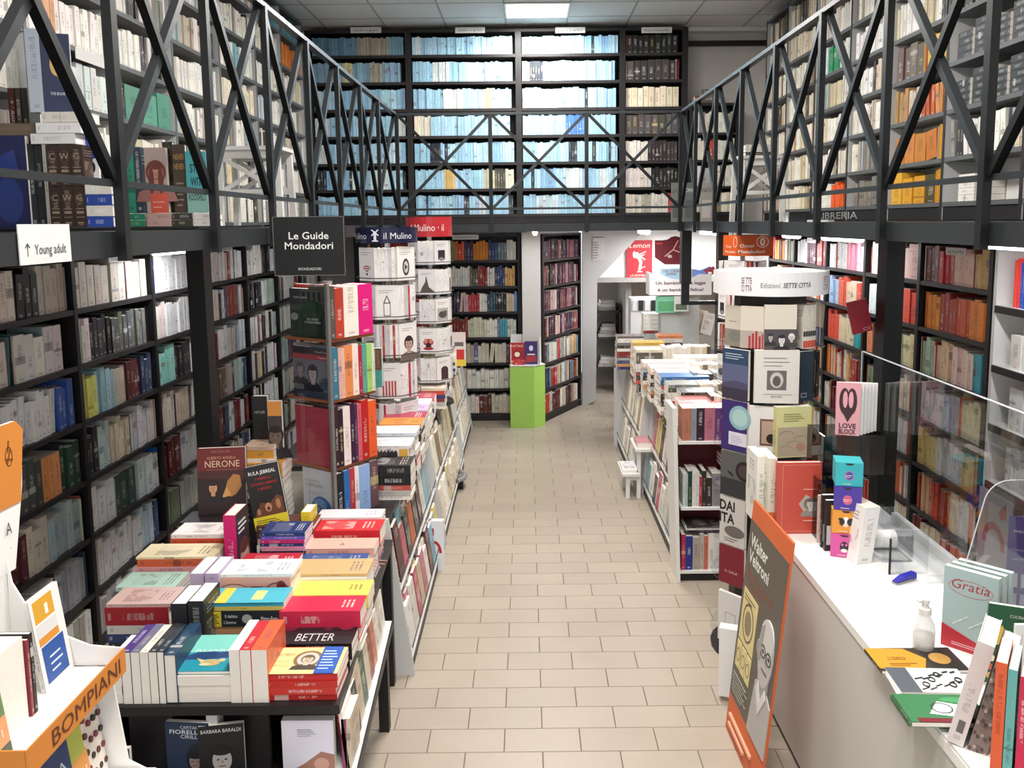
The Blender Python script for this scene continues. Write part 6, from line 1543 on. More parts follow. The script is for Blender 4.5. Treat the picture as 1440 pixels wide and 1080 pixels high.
part('slot_edge', ps, lambda b: b.box(Q(1251, 757, 3.5).x, Q(1253, 757, 3.5).x, 3.49, 3.5, 1.0, Q(1251, 757, 3.5).z, BLK))
part('second_shield', ps, lambda b: b.box(Q(1252, 757, 3.5).x, 1.745, 3.494, 3.497, 1.0, 1.2, PLEXI))

# orange-edged portrait panel leaning on the counter end
def panel():
    lo = V((.985, 3.95, .005)); ex = V((0.02, -1, 0)).normalized(); up = V((.1, 0, 1)).normalized(); n = ex.cross(up)
    W_, H_ = .56, 1.19
    b = MB(); b.obox(lo - n * .012, ex * W_, up * H_, n * .012, mat('panel_orange', 'cf6434', .55)); o = b.build('standing_panel')
    o['label'] = 'tall orange-edged cardboard panel with a bald man in black and white, leaning on the counter'; o['category'] = 'panel'
    P = Print(lo, ex, up, W_, H_, n)
    P.rect(0.0, .16, 1, .92, '5a5248'); P.rect(0, .14, .0, .14, '5a5248')
    P.text('Walter', .30, .82, .062, 'e8e6e0', width=W_ * .46, bold=.02); P.text('Veltroni', .34, .755, .062, 'e8e6e0', width=W_ * .54, bold=.02)
    P.text('Buonvino tra amore', .42, .70, .03, 'b05038', width=W_ * .7); P.text('e morte', .3, .66, .03, 'b05038', width=W_ * .35)
    P.rect(.06, .42, .46, .64, 'd8c88c'); P.ring(.26, .52, .15, .08, .02, '5a4838'); P.ell(.26, .52, .09, .05, '8a7a60'); P.lines(.1, .42, .60, .63, 2, '5a4c34')
    for k in range(3): P.rect(.06 + .14 * k, .30, .18 + .14 * k, .41, 'd8c88c'); P.ring(.12 + .14 * k, .355, .05, .028, .01, '5a4838')
    P.lines(.06, .5, .19, .28, 6, '8a8478', .25)
    P.poly([(.55, .16), (1, .16), (1, .36), (.86, .4), (.62, .38)], 'b0aca8'); P.rect(.66, .36, .9, .46, '9a9692')
    P.ell(.77, .52, .17, .13, 'bab6b2'); P.ell(.77, .58, .15, .07, 'd0ccc8'); P.ell(.72, .52, .025, .008, '2a2a2a'); P.ell(.86, .52, .025, .008, '2a2a2a'); P.rect(.68, .535, .76, .54, '5a5654'); P.rect(.82, .535, .9, .54, '5a5654')
    P.poly([(.79, .49), (.83, .48), (.8, .53)], '8a8682'); P.rect(.73, .45, .86, .457, '5a5452'); P.ell(.60, .51, .035, .03, '9a9692'); P.ring(.72, .52, .06, .025, .008, '3a3836', 12); P.ring(.86, .52, .06, .025, .008, '3a3836', 12); P.line(.78, .523, .80, .523, .003, '3a3836'); P.poly([(.66, .36), (.78, .28), (.9, .37), (.86, .40), (.78, .33), (.7, .40)], 'd8d4d0'); P.poly([(.62, .47), (.64, .60), (.70, .62), (.67, .48)], 'a09c98')
    P.lines(.1, .8, .04, .12, 2, 'e8a888'); P.done(o, 'print')
panel()

def cb_(*a, **k): return face_book(*a, **k)
# books at the far end of the counter
def gadda(P): P.rect(0, 0, 1, 1, 'c85040'); P.ring(.56, .5, .62, .66, .008, 'e8b0a0', 4, 45, 405); P.poly([(.5, .42), (.66, .55), (.9, .45), (1, .3), (.85, .22), (.65, .28)], 'b8b0a8'); P.ell(.72, .42, .12, .08, '8a827c'); P.portrait(.76, .42, .14, 'd0c8c0', '6a625c', '9a928c'); P.lines(.6, .98, .18, .21, 1, 'e8b8a8'); P.lines(.6, .95, .62, .65, 1, 'e8b8a8')
for k in range(26):
    pass
face_book(1091, 1153, 648, 748, 3.98, 'c85040', 'coral-red book with a dotted border and a head in a diamond, standing on the counter', gadda, .03, z=1.001, hard=True)
one_book((Q(1079, 740, 4.03).x, 4.03, 1.001), X_, Z_, Y_, .042, .37, .2, 'e0dcc8', 'cream novel spine with green capitals beside the coral-red book', hard=False, acc='3a5a50')
P = Print((Q(1079, 740, 4.03).x, 4.03, 1.001), X_, Z_, .042, .37, -Y_); P.rect(0, 0, 1, .25, 'd07838').text('GADDA', .75, .55, .018, '3a5a50', width=.1, vert=True); P.done([q for q in COL.objects if q.get('label', '').startswith('cream novel spine')][0], 'lettering')
one_book((Q(1063, 740, 4.1).x, 4.1, 1.001), X_, Z_, Y_, .045, .36, .2, 'e4e0d8', 'white novel spine with green capitals next to the cream one', hard=False, acc='3a5a50')
P = Print((Q(1063, 740, 4.1).x, 4.1, 1.001), X_, Z_, .045, .36, -Y_); P.rect(0, 0, 1, .2, '4a7a8c').text('GADDA', .75, .5, .018, '3a5a50', width=.1, vert=True); P.done([q for q in COL.objects if q.get('label', '').startswith('white novel spine')][0], 'lettering')
# smoked organisers
SMK = m_clear('smoked_acrylic', (.55, .55, .56, 1), .06)
og = empty('desk_organiser', (1.55, 3.95, 1.0), 'smoked acrylic organiser stacked in steps on the counter', 'organiser')
for (x0, x1, y0, y1, z0, z1) in ((1.40, 1.62, 3.9, 4.12, 1.0, 1.30), (1.44, 1.74, 3.96, 4.2, 1.302, 1.50)):
    for a in ((x0, x1, y0, y0 + .005, z0, z1), (x0, x1, y1 - .005, y1, z0, z1), (x0, x0 + .005, y0 + .006, y1 - .006, z0, z1), (x1 - .005, x1, y0 + .006, y1 - .006, z0, z1), (x0 + .006, x1 - .006, y0 + .006, y1 - .006, z0, z0 + .005)):
        boxpart('acrylic_wall', og, *a, SMK)
boxpart('divider', og, 1.51, 1.515, 3.91, 4.11, 1.006, 1.28, SMK)
face_book(1150, 1162, 668, 735, 3.86, 'd8c0b4', 'pale card box edge standing in front of the smoked organiser', None, .012, z=1.001)
face_book(1155, 1166, 678, 752, 3.80, '2c2c2c', 'black pocket calendar standing beside the pink box, first of two', lambda P: P.rect(.1, .12, .9, .45, 'b8ccc4'), .02, z=1.001, w_=.06)
face_book(1160, 1172, 685, 756, 3.76, '262626', 'black pocket calendar standing beside the pink box, second of two', lambda P: P.rect(.1, .12, .9, .5, 'c0d0c8'), .02, z=1.001, w_=.07)
def love(P): P.rect(0, 0, 1, 1, 'e0a0a8'); P.ell(.35, .65, .22, .25, '3a2024'); P.ell(.65, .65, .22, .25, '3a2024'); P.ell(.38, .68, .1, .16, 'e0a0a8'); P.ell(.62, .68, .1, .16, 'e0a0a8'); P.poly([(.2, .5), (.8, .5), (.5, .25)], '3a2024'); P.text('LOVE', .5, .14, P.h * .09, '3a2024', width=P.w * .7, bold=.02); P.text('BLOCK', .5, .03, P.h * .09, '3a2024', width=P.w * .7, bold=.02)
for k in range(6):
    yw = .35; ex = V((math.cos(yw), -math.sin(yw), 0)); n = V((-math.sin(yw), -math.cos(yw), 0))
    lo = V((1.50, 3.98, 1.503)) + V((.024 * k, 0 + .018 * k, 0)) * 1
    cover_book(lo, ex, Z_, n, .11, .26 - .004 * k, .017, 'e0a8ac' if k == 0 else 'e0dcd8', 'pink patterned block notebook with heart shapes on the organiser' if k == 0 else 'white-edged notebook, %s behind the pink one on the organiser' % ordn(k), love if k == 0 else None, name='notebook')
# four small gift boxes, stacked
bx = [('d0559a', 'e070b0', 'pink', 'owl'), ('e0963a', 'b85038', 'orange', 'cow'), ('4a3a9a', 'd8803a', 'violet', 'ring'), ('3ab0b8', '3a4aa0', 'turquoise', 'ring')]
for k, (c1_, c2_, nm, ic) in enumerate(bx):
    yw = math.radians(-20 + (k % 2) * 6); ex = V((math.cos(yw), math.sin(yw), 0)); ey = V((-math.sin(yw), math.cos(yw), 0)); s_ = .118
    lo = V((1.392, 3.70, 1.001 + k * .112)) + V((.004 * k, 0, 0))
    b = MB(); b.obox(lo, ex * s_, ey * s_, Z_ * .110, mat('gift_box_' + nm, c1_, .5)); o = b.build('gift_box')
    o['label'] = '%s cube gift box, %s of the stack on the counter' % (nm, ('bottom one', 'second from the bottom', 'second from the top', 'top one')[k]); o['category'] = 'box'; o['group'] = 'stack of small gift boxes'
    P = Print(lo, ex, Z_, s_, .11, -ey)
    P.ell(.5, .97, .16, .08, '2a2028', 12, 180, 360)
    if ic == 'cow': P.ell(.5, .5, .14, .22, 'f0ece8').ell(.36, .5, .1, .16, '26201e').ell(.64, .5, .1, .16, '26201e').ell(.5, .36, .1, .08, 'e8c8b8').ell(.3, .62, .08, .05, '26201e').ell(.7, .62, .08, .05, '26201e')
    elif ic == 'owl': P.ell(.5, .45, .16, .24, '2a2428').ell(.5, .3, .12, .08, 'e8e0dc').ell(.43, .55, .04, .05, 'e070b0').ell(.57, .55, .04, .05, 'e070b0')
    else: P.ell(.5, .45, .17, .2, c2_ if k == 3 else 'd05a78').ring(.5, .45, .17, .2, .03, 'c86aa8').lines(.35, .65, .38, .52, 2, 'f0d8d8', .3)
    P.lines(.25, .75, .08, .14, 1, 'f0e0d8', .3); P.done(o, 'print')
    P = Print(lo + ex * s_, ey, Z_, s_, .11, ex); P.rect(0, 0, 1, 1, c2_)
    for q in range(5): P.ell(.2 + .17 * q, .25 + .5 * ((q * 3) % 4) / 4, .08, .09, ['f0b050', '5ac0c8', 'e05a88', '2a2438', 'f0e0a0'][(q + k) % 5], 8)
    P.done(o, 'print')
# white thick book and paper holder
one_book((1.475, 3.60, 1.001), V((.9, .2, 0)).normalized(), V((.12, 0, 1)).normalized(), V((-.2, .9, 0)).normalized(), .075, .265, .16, 'eeece8', 'thick white block of pages standing open beside the gift boxes', hard=False)
hd = empty('paper_holder', (1.68, 3.75, 1.0), 'clear acrylic paper holder behind the white page block', 'holder')
for a in ((1.60, 1.74, 3.62, 3.625, 1.0, 1.12), (1.60, 1.74, 3.95, 3.955, 1.0, 1.16), (1.735, 1.74, 3.63, 3.95, 1.0, 1.16), (1.60, 1.735, 3.63, 3.95, 1.0, 1.006)): boxpart('acrylic_wall', hd, *a, CLEAR)
pr_ = part('paper_roll', None, lambda b: b.cyl((1.62, 3.78, 1.05), (1.72, 3.78, 1.05), .042, .042, CARD, 20)); pr_['label'] = 'white paper roll lying in the clear holder on the counter'; pr_['category'] = 'paper roll'
# blue stapler
sp_ = empty('stapler', (1.62, 3.45, 1.0), 'small blue stapler lying on the counter before the clear shield', 'stapler')
BLU = mat('blue_plastic', '2c2ca8', .35)
part('base', sp_, lambda b: b.obox((1.56, 3.38, 1.001), (.10, .05, 0), (-.012, .024, 0), (0, 0, .008), CHROME))
part('arm', sp_, lambda b: b.prism([(1.56, 3.38, 1.012), (1.665, 3.43, 1.012), (1.665, 3.43, 1.035), (1.60, 3.40, 1.03)], (-.012, .024, 0), BLU))
part('hinge', sp_, lambda b: b.obox((1.645, 3.42, 1.009), (.022, .011, 0), (-.012, .024, 0), (0, 0, .02), BLU))
# sanitiser bottle
bo = az(1298, 915, 1.0)
bt = empty('pump_bottle', (bo.x, bo.y, 1.0), 'clear pump bottle of hand gel with white top on the counter', 'bottle')
part('bottle', bt, lambda b: b.lathe((bo.x, bo.y, 1.001), [(.03, 0), (.037, .006), (.038, .075), (.034, .105), (.02, .13), (.0185, .14)], m_milky('bottle_plastic', .45), 20), smooth=True)
part('gel', bt, lambda b: b.lathe((bo.x, bo.y, 1.004), [(.028, 0), (.034, .004), (.035, .06)], m_milky('gel', .6), 16), smooth=True)
part('collar', bt, lambda b: b.lathe((bo.x, bo.y, 1.141), [(.022, 0), (.022, .02), (.012, .026), (.009, .04)], WHT, 16))
part('pump_head', bt, lambda b: (b.cyl((bo.x, bo.y, 1.18), (bo.x, bo.y, 1.195), .014, .014, WHT, 14), b.obox((bo.x - .03, bo.y - .02, 1.19), (.045, .02, 0), (-.006, .014, 0), (0, 0, .007), WHT)))
# flat books on the counter
def fl(px, py, w_, d, z, th, col, yaw, label, art, name='book', hard=False):
    p = az(px, py, z); ex = V((math.cos(yaw), math.sin(yaw), 0)); ey = V((-math.sin(yaw), math.cos(yaw), 0))
    lo = V((p.x, p.y, z)) + Z_ * th
    return cover_book(lo, ex, ey, Z_, w_, d, th, col, label, art, name=name, hard=hard)
fl(1240, 948, .30, .15, 1.001, .012, '3a3226', .0, 'thin dark book with an ochre cover lying open-edged on the counter rim', lambda P: (P.poly([(0, .1), (.5, 0), (.62, .5), (.45, .95), (0, 1)], 'd8982c'), P.rect(.62, 0, 1, 1, '2c2824'), P.ell(.78, .5, .12, .25, 'c89850'), P.text('L\'ORO', .28, .45, .02, '7a3c1c', width=.06), P.lines(.15, .5, .2, .35, 2, '9a5c1c')), hard=False)
for k in range(3):
    fl(1268 - 3 * k, 975 + 2 * k, .24, .15, 1.001 + .006 * (2 - k) + .014 * 0, .005, 'e4e2e0', -.06 - .03 * k, 'white doodle-covered notebook, %s of the loose pile on the counter' % ('top one', 'second', 'third')[k], (lambda P: (P.rect(.0, 0, .28, 1, '5a6068'), [P.line(.3 + .11 * (q % 6), .1 + .14 * (q // 2), .42 + .1 * (q % 6), .2 + .13 * (q // 2), .006, '2c2c30') for q in range(12)], [P.ring(.4 + .12 * q, .3 + .2 * (q % 3), .05, .1, .012, '2c2c30', 8) for q in range(5)])) if k == 0 else None, name='notebook')
for k in range(3):
    fl(1282 - 2 * k, 1022 - 14 * (0) - 11 * (2 - k) * 0, .24, .15, 1.001 + (2 - k) * .016, .015, '3a7a4c', -.05, 'green-covered book with white letters, %s of the pile by the card display' % ('top one', 'middle one', 'bottom one')[k], (lambda P: (P.poly([(.3, .3), (1, .1), (1, .5), (.5, .75)], 'e8e4e0'), P.ring(.5, .5, .14, .2, .02, '3a3a3a', 10), P.rect(.1, 0, 1, .14, '7a1c2c'), P.ell(.75, .8, .2, .1, '4a9a60'))) if k == 0 else None)
# upright pale-blue books and the green cookery book
def cup(P): P.rect(0, 0, 1, 1, 'a8bcbc'); P.text('Gratia', .5, .76, .035, 'b03c48', width=P.w * .7, shear=.2); P.ring(.5, .78, .42, .1, .01, 'b85a60', 14); [P.line(.2 + .1 * k, .3 + .05 * (k % 3), .28 + .1 * k, .34 + .05 * (k % 3), .004, 'd8e0dc') for k in range(6)]; P.poly([(0, 0), (1, 0), (1, .08), (0, .28)], 'b82c38'); P.lines(.2, .9, .05, .1, 2, 'e8c8c8')
for k in range(3):
    yw = .8; ex = V((math.cos(yw), -math.sin(yw), 0)); n = V((-math.sin(yw), -math.cos(yw), 0))
    lo = az(1323, 905, 1.0); lo = V((lo.x, lo.y, 1.001)) + V((.036, .024, 0)) * k
    cover_book(lo, ex, Z_, n, .18, .30 , .024, 'a8bcbc', 'pale blue-grey book with curly red title and red band, front copy on the counter' if k == 0 else 'pale blue-grey book, %s copy behind the curly-titled one' % ('second', 'third')[k - 1], cup if k == 0 else None)
def ric(P): P.rect(0, 0, 1, 1, '1e5236'); P.text('Ricette', .5, .5, .045, 'f0ece0', width=P.w * .7, shear=.3, bold=.01); P.text('felici', .45, .32, .045, 'f0ece0', width=P.w * .5, shear=.3, bold=.01); P.text('CUCINA LENTA', .5, .86, .01, 'd8d4c8', width=P.w * .4); [P.ell(.12 + .2 * (k % 5), .1 + .78 * ((k * 3) % 7) / 7, .05, .04, ['d8a84c', 'c85a48', 'e8e0c8', '7ab068'][k % 4], 10) for k in range(14)]; P.poly([(.1, .6), (.22, .75), (.28, .6), (.2, .5)], 'e0b84c')
lo = az(1378, 925, 1.0)
ex = V((.86, -.36, 0)).normalized(); n = V((-.36, -.86, 0)).normalized()
cover_book(V((1.50, 2.62, 1.012)), ex, V((.08, .03, 1)).normalized(), V((-.36, -.86, .06)).normalized(), .21, .27, .02, '1e5236', 'dark green recipe book with white script, propped before the arched shield', ric)
# corner card display, nearest on the counter
cd2 = empty('card_display', (1.35, 2.1, 1.0), 'white cardboard display of picture books at the near end of the counter', 'display')
part('base', cd2, lambda b: b.box(1.237, 1.85, 1.75, 2.45, 1.001, 1.012, CARD))
part('back_board', cd2, lambda b: b.box(1.5, 1.85, 2.44, 2.452, 1.012, 1.30, CARD))
an = .2
h2 = V((.82, -.57, 0))
Tn, Hn = h2 * math.cos(an) - Z_ * math.sin(an), h2 * math.sin(an) + Z_ * math.cos(an)
Dn = V((.57, .82, 0))
q0 = az(1330, 1050, 1.0)
o = one_book((q0.x, q0.y, 1.022), Tn, Hn, Dn, .045, .335, .2, 'dedbd8', 'thick white book leaning at the aisle side of the near card display', hard=True, acc='8a8888')
P = Print(V((q0.x, q0.y, 1.022)), Tn, Hn, .045, .335, -Dn); P.rect(.35, .12, .75, .24, '6a6868'); P.done(o)
o = one_book(V((q0.x, q0.y, 1.013)) + h2 * .055, Tn, Hn, Dn, .05, .31, .2, '857a74', 'grey-brown patterned book beside the leaning white one in the card display', hard=True)
P = Print((V((q0.x, q0.y, 1.013)) + h2 * .055), Tn, Hn, .05, .31, -Dn)
for k in range(34): P.ell(.1 + .2 * (k % 5), .03 + .14 * (k // 5) + .03 * (k % 2), .09, .018, ['4a403c', 'b0a49c', '5a4c48'][k % 3], 7)
P.done(o)
q1 = 1.243
for k, (c, t) in enumerate((('d8603a', .027), ('6aa8a0', .022), ('c82c4c', .020), ('2a3a78', .018))):
    one_book(V((q1, 2.10, 1.013)) + h2 * .029 * k, h2, Z_, Dn, t, .36 - .012 * k, .16, c, '%s picture-book spine in the near card display, %s from the aisle side' % (cname(c), ordn(k + 1)), hard=False)
def sea(P): P.rect(0, 0, 1, 1, '1c7a88'); P.ell(.5, .4, .4, .3, '3a98a0'); P.ell(.55, .4, .2, .15, '1c5a70'); P.text('Sotto', .3, .86, .02, '123848', width=P.w * .4); P.text('Sea', .2, .08, .03, 'e8f0f0', width=P.w * .3)
cover_book(V((q1, 2.10, 1.013)) + h2 * .12 - Dn * .01, V((.95, -.3, 0)).normalized(), Z_, V((-.3, -.95, 0)).normalized(), .2, .31, .02, '1c7a88', 'teal-blue picture book, cover towards the entrance, in the near card display', sea)

# small violet sign by the till
nx = Q(1413, 830, 2.95); ntop = Q(1413, 725, 2.95).z; nx = V((nx.x, nx.y, 1.03))
sg = sign('payment_sign', 'upright violet card sign with white symbols by the till', nx, V((.9, -.4, 0)), Z_, .09, ntop - 1.03, '34308a')
P = Print(nx, V((.9, -.4, 0)), Z_, .09, ntop - 1.03); P.text('nexi', .45, .86, .014, 'f0f0f4', width=.045).text('Contactless', .5, .7, .009, 'd8d8e8', width=.06).text('pay here', .5, .62, .009, 'd8d8e8', width=.05).rect(.15, .38, .42, .5, 'd8d8e8').rect(.55, .38, .82, .5, 'd8d8e8').rect(.15, .2, .42, .32, 'b8b8d8').rect(.55, .2, .82, .32, 'b8b8d8'); P.done(sg, 'lettering')
boxpart('foot', sg, nx.x, nx.x + .09, nx.y - .05, nx.y + .05, 1.0, 1.03, mat('sign_34308a', '34308a'))
# poster with a red ring behind the shield, on the white case
rg = sign('wall_poster', 'pale poster with a red arc seen through the counter shield', ax(1372, 790, 2.83), Y_ * -1, Z_, .36, .5, 'b8b4b6')
P = Print(ax(1372, 790, 2.83), -Y_, Z_, .36, .5); P.ring(.5, .35, .34, .3, .12, 'b03040', 14, 0, 180).poly([(.6, .8), (.8, .95), (.85, .78), (.7, .72)], 'b03040'); P.done(rg, 'print')

# ---------------------------------------------------------------- orange and white card stand, nearest left
BX_, BY0, BY1 = -1.13, 1.74, 2.20
OC = mat('orange_card', 'cf8236', .6)
bs = empty('card_stand', (-1.3, 1.95, 0), 'tall orange and white lettered card book stand at the front-left corner', 'book stand')
zt_ = 1.385
part('tray_floor', bs, lambda b: b.box(-1.44, BX_ - .004, BY0 + .004, BY1 - .01, zt_ - .06, zt_ - .05, CARD))
part('front_lip', bs, lambda b: b.box(BX_ - .004, BX_, BY0, BY1, zt_ - .07, zt_, OC))
part('near_lip', bs, lambda b: b.box(-1.44, BX_ - .005, BY0, BY0 + .004, zt_ - .32, zt_, OC))
part('lower_side', bs, lambda b: b.prism([(-1.14, BY0, zt_ - .07), (-1.135, BY0, zt_ - .07), (-1.165, BY0, .9), (-1.17, BY0, .9)], (0, .0 + .004, 0), OC))
P = Print((BX_, BY0, zt_ - .07), Y_, Z_, BY1 - BY0, .07, X_); P.text('BOMPIANI', .57, .2, .042, '5a2c14', width=.33, shear=.0); P.done(bs, 'lettering')
def sidep(b):
    y = BY1 - .006
    pts = [(-1.44, zt_ - .05)] + [(BX_ - .004, zt_ - .05)] + [(BX_ - .004, zt_)] + [(BX_ - .02 - .3 * math.sin(math.radians(t)) * .95, zt_ + .26 * (1 - math.cos(math.radians(t)))) for t in (15, 35, 55, 75, 90)]
    b.prism([(x, y, z) for x, z in pts], (0, .006, 0), CARD)
part('side_board', bs, sidep)
part('back_board', bs, lambda b: b.box(-1.45, -1.441, BY0 - .1, BY1, .4, 1.65, CARD))
part('header_board', bs, lambda b: b.prism([(-1.44, 1.55, 1.62), (-1.44, 2.24, 1.6), (-1.44, 2.30, 1.82), (-1.44, 2.32, 1.98), (-1.44, 2.29, 2.01), (-1.44, 1.55, 2.03)], (-.01, 0, 0), CARD))
part('header_panel', bs, lambda b: b.prism([(-1.44, 1.55, 1.80), (-1.44, 2.285, 1.78), (-1.44, 2.32, 1.98), (-1.44, 2.29, 2.01), (-1.44, 1.55, 2.03)], (.003, 0, 0), OC))
P = Print((-1.437, 2.0, 1.62), Y_, Z_, .32, .4, X_); P.ring(.77, .75, .05, .07, .008, '6a3c14', 14).line(.74, .7, .8, .8, .004, '6a3c14').line(.76, .78, .78, .86, .004, '6a3c14').line(.72, .74, .82, .72, .004, '6a3c14').text('A', .68, .22, .035, '3a3a3c', width=.025).text('.', .68, .12, .02, '3a3a3c'); P.done(bs, 'emblem')
# lower part of the stand
part('side_post', bs, lambda b: b.prism([(-1.17, BY1 - .006, zt_ - .08), (-1.25, BY1 - .006, zt_ - .08), (-1.25, BY1 - .006, .4), (-1.05, BY1 - .006, .4), (-1.05, BY1 - .006, 1.0), (-1.14, BY1 - .006, 1.05)], (0, .006, 0), CARD))
part('lower_tray', bs, lambda b: b.box(-1.44, -1.06, BY0 + .05, BY1 - .01, 1.02, 1.03, CARD))
def bompb(x, y0, w_, h, th, col, label, art, z=1.031, lean=.12):
    up = V((-math.sin(lean), 0, math.cos(lean))); nn = V((math.cos(lean), 0, math.sin(lean)))
    return cover_book(V((x, y0, z)), Y_, up, nn, w_, h, th, col, label, art)
bompb(-1.17, 1.84, .16, .24, .02, '1e3c6e', 'dark blue book lettered URIA on the lower shelf of the orange stand', lambda P: (P.text('URIA', .5, .6, .03, 'd8dce4', width=P.w * .75), P.lines(.2, .8, .4, .5, 1, 'a8b4c8')))
def leo(P): P.rect(0, 0, 1, 1, 'e8dcd0'); [P.ell(.08 + .15 * (k % 7), .05 + .09 * (k // 3.5), .05, .035, ['5a2c24', '7a2c34', '2a2020'][k % 3], 8) for k in range(40)]; P.rect(0, .12, .45, .5, 'e09a4c'); P.text('1+1', .22, .28, .02, 'f4e8d8', width=P.w * .3); P.rect(0, .5, .4, .8, 'b8c050')
bompb(-1.19, 2.01, .17, .26, .02, 'e8dcd0', 'leopard-spotted book with an orange offer tag on the lower shelf of the orange stand', leo)
one_book((-1.30, 1.80, 1.031), Y_ * 1, Z_, -X_, .03, .24, .12, '3a3c40', 'dark book spine beside the blue one, lower shelf of the orange stand')
# books in the upper tray
zf = zt_ - .049
one_book((-1.245, 1.965, zf), Y_, Z_, -X_, .012, .21, .15, '1e1c20', 'thin black book standing between the white block and the numbered one', hard=False)
one_book((-1.245, 1.952, zf), Y_, Z_, -X_, .01, .2, .15, '8a3c40', 'thin dark red book standing in the orange stand', hard=False)
one_book((-1.40, 1.945, zf), -Y_, Z_, X_, .10, .215, .15, 'eae6de', 'thick white block of copies, pages outwards, in the orange stand tray', hard=False)
def uno(P): P.rect(0, 0, 1, 1, 'e8e6e2'); P.rect(.1, .72, .75, .96, 'd8a030'); P.text('1', .5, .76, .03, 'f0e8d8', width=.015); P.rect(.1, .55, .75, .7, 'd8d8d8'); P.rect(.1, .48, .75, .56, 'd89030'); P.rect(.12, .06, .85, .46, '24509a'); P.lines(.3, .75, .15, .38, 3, 'c8d8e8', .25)
bompb(-1.27, 2.055, .135, .25, .012, 'e8e6e2', 'white book with orange number label and blue box, in the tray of the orange stand', uno, z=zf, lean=.12)
bompb(-1.215, 1.76, .06, .2, .012, '6a8a5a', 'green illustrated book with an orange offer tag, nearest in the orange stand tray', lambda P: (P.rect(0, .1, 1, .45, 'e0a070'), P.text('11', .5, .22, .02, 'f4e8d8', width=.02), P.rect(0, 0, 1, .12, '4a5a44'), P.ell(.4, .6, .2, .08, '1c2018')), z=zf, lean=.12)

# ---------------------------------------------------------------- left gallery floor: books for young readers behind the railing
YG = 4.25
tbz = GZ
def gb_(px0, px1, pyt, pyb, Y, col, label, art=None, th=.04, **k): return face_book(px0, px1, pyt, pyb, Y, col, label, art, th, hard=True, **k)
gt = empty('low_bench', (-2.2, 4.3, GZ), 'low dark bench on the left gallery carrying the young adult books', 'bench')
boxpart('bench_top', gt, -2.62, -1.60, 4.1, 5.05, GZ, GZ + .012, BLK)
zb = GZ + .013
gb_(-10, 45, 198, 328, 4.2, '1e2450', 'large navy book with a dim blue figure, at the left end of the gallery bench', lambda P: (P.ell(.5, .3, .35, .25, '2a3a78'), P.poly([(.2, .75), (.7, .85), (.8, .6), (.4, .5)], '2c3c80')), z=zb)
for k in range(2):
    one_book((Q(46 + 11 * k, 328, 4.22).x, 4.22, zb), X_, Z_, Y_, .036, Q(46, 202, 4.22).z - zb, .15, '2a2e30', 'tall black-green spine with white crescent, %s of the pair on the gallery bench' % ('second' if k else 'first'), hard=True, acc='c8ccc8')
one_book((Q(68, 328, 4.2).x, 4.2, zb), X_, Z_, Y_, .018, Q(68, 203, 4.2).z - zb, .15, 'a8a49c', 'slim grey patterned spine beside the black-green pair', hard=False)
hrow = (Q(100, 203, 4.2).z - zb) / 2
for r in range(2):
    for k in range(3):
        o = one_book((Q(73 + 17 * k, 328, 4.2).x, 4.2, zb + r * hrow), X_, Z_, Y_, .059, hrow * .985, .13, '3c2a24', 'thick brown ornamented spine, %s of three in the %s row of the gallery bench' % (ordn(k + 1), 'upper' if r else 'lower'), 'brown ornamented trio on the gallery bench', hard=True, acc='a89884')
        P = Print((Q(73 + 17 * k, 328, 4.2).x, 4.2, zb + r * hrow), X_, Z_, .058, hrow * .98, -Y_); P.ring(.5, .72, .32, .14, .008, 'a89884', 14).text('CWG'[k], .5, .66, .03, 'a89884').rect(.15, .45, .85, .47, '8a7a68').rect(.2, .34, .8, .4, '9a8a74').rect(.15, .24, .85, .26, '8a7a68').rect(.25, .1, .75, .13, '9a8a74'); P.done(o)
for k, (c, a) in enumerate((('e4dfd6', 'ffffff'), ('2a48a0', 'd8e0f0'), ('dcd8d0', 'ffffff'), ('2a48a0', 'd8e0f0'))):
    h = (Q(130, 258, 4.22).z - zb) / 4
    one_book((Q(124, 328, 4.2).x, 4.2, zb + (3 - k) * h), Z_, X_, Y_, h * .97, .13, .12, c, '%s thick book lying flat, %s down beside the brown trio' % (cname(c), ordn(k + 1)), hard=True, acc=a)
b_ = Q(115, 258, 4.25)
face_book(116, 140, 182, 254, 4.3, '3440a0', 'blue and white cover leaning above the flat books beside the brown trio', lambda P: (P.poly([(.2, 0), (1, 0), (1, .5), (.6, .45)], 'e0e0e4'), P.ell(.7, .3, .12, .1, '1c1c24')), .02, z=Q(116, 257, 4.3).z)
zr2 = zb + 2 * hrow
for k in range(3):
    one_book((Q(52, 200, 4.2).x - .03 + .03 * k, 4.2, zr2 + .004 + k * .052), Z_, X_, Y_, .05, .22, .14, ['dcdad8', 'e4e2e0', 'd8d2c8'][k], 'white thick volume lying on the brown trio, %s from the bottom' % ordn(k + 1), hard=True, acc='8a8c94')
z3_ = zr2 + .004 + 3 * .052
wx = Q(42, 150, 4.22).x
one_book((wx, 4.22, z3_), X_, Z_, Y_, .07, .40, .15, 'b8c0cc', 'tall grey-blue spine standing on the white volumes, joined to the navy cover', hard=True, acc='5a6a80')
cover_book(V((wx + .072, 4.22, z3_ + .0)), V((.95, .3, 0)).normalized(), Z_, V((.3, -.95, 0)).normalized(), .13, .38, .02, '20294a', 'navy cover with a golden shape standing on the white volumes of the gallery bench', lambda P: (P.ell(.5, .6, .22, .14, 'c8a860'), P.ell(.62, .5, .12, .08, 'd8c080'), P.text('THE BOOK', .5, .22, .014, 'd8dce4', width=P.w * .5)))
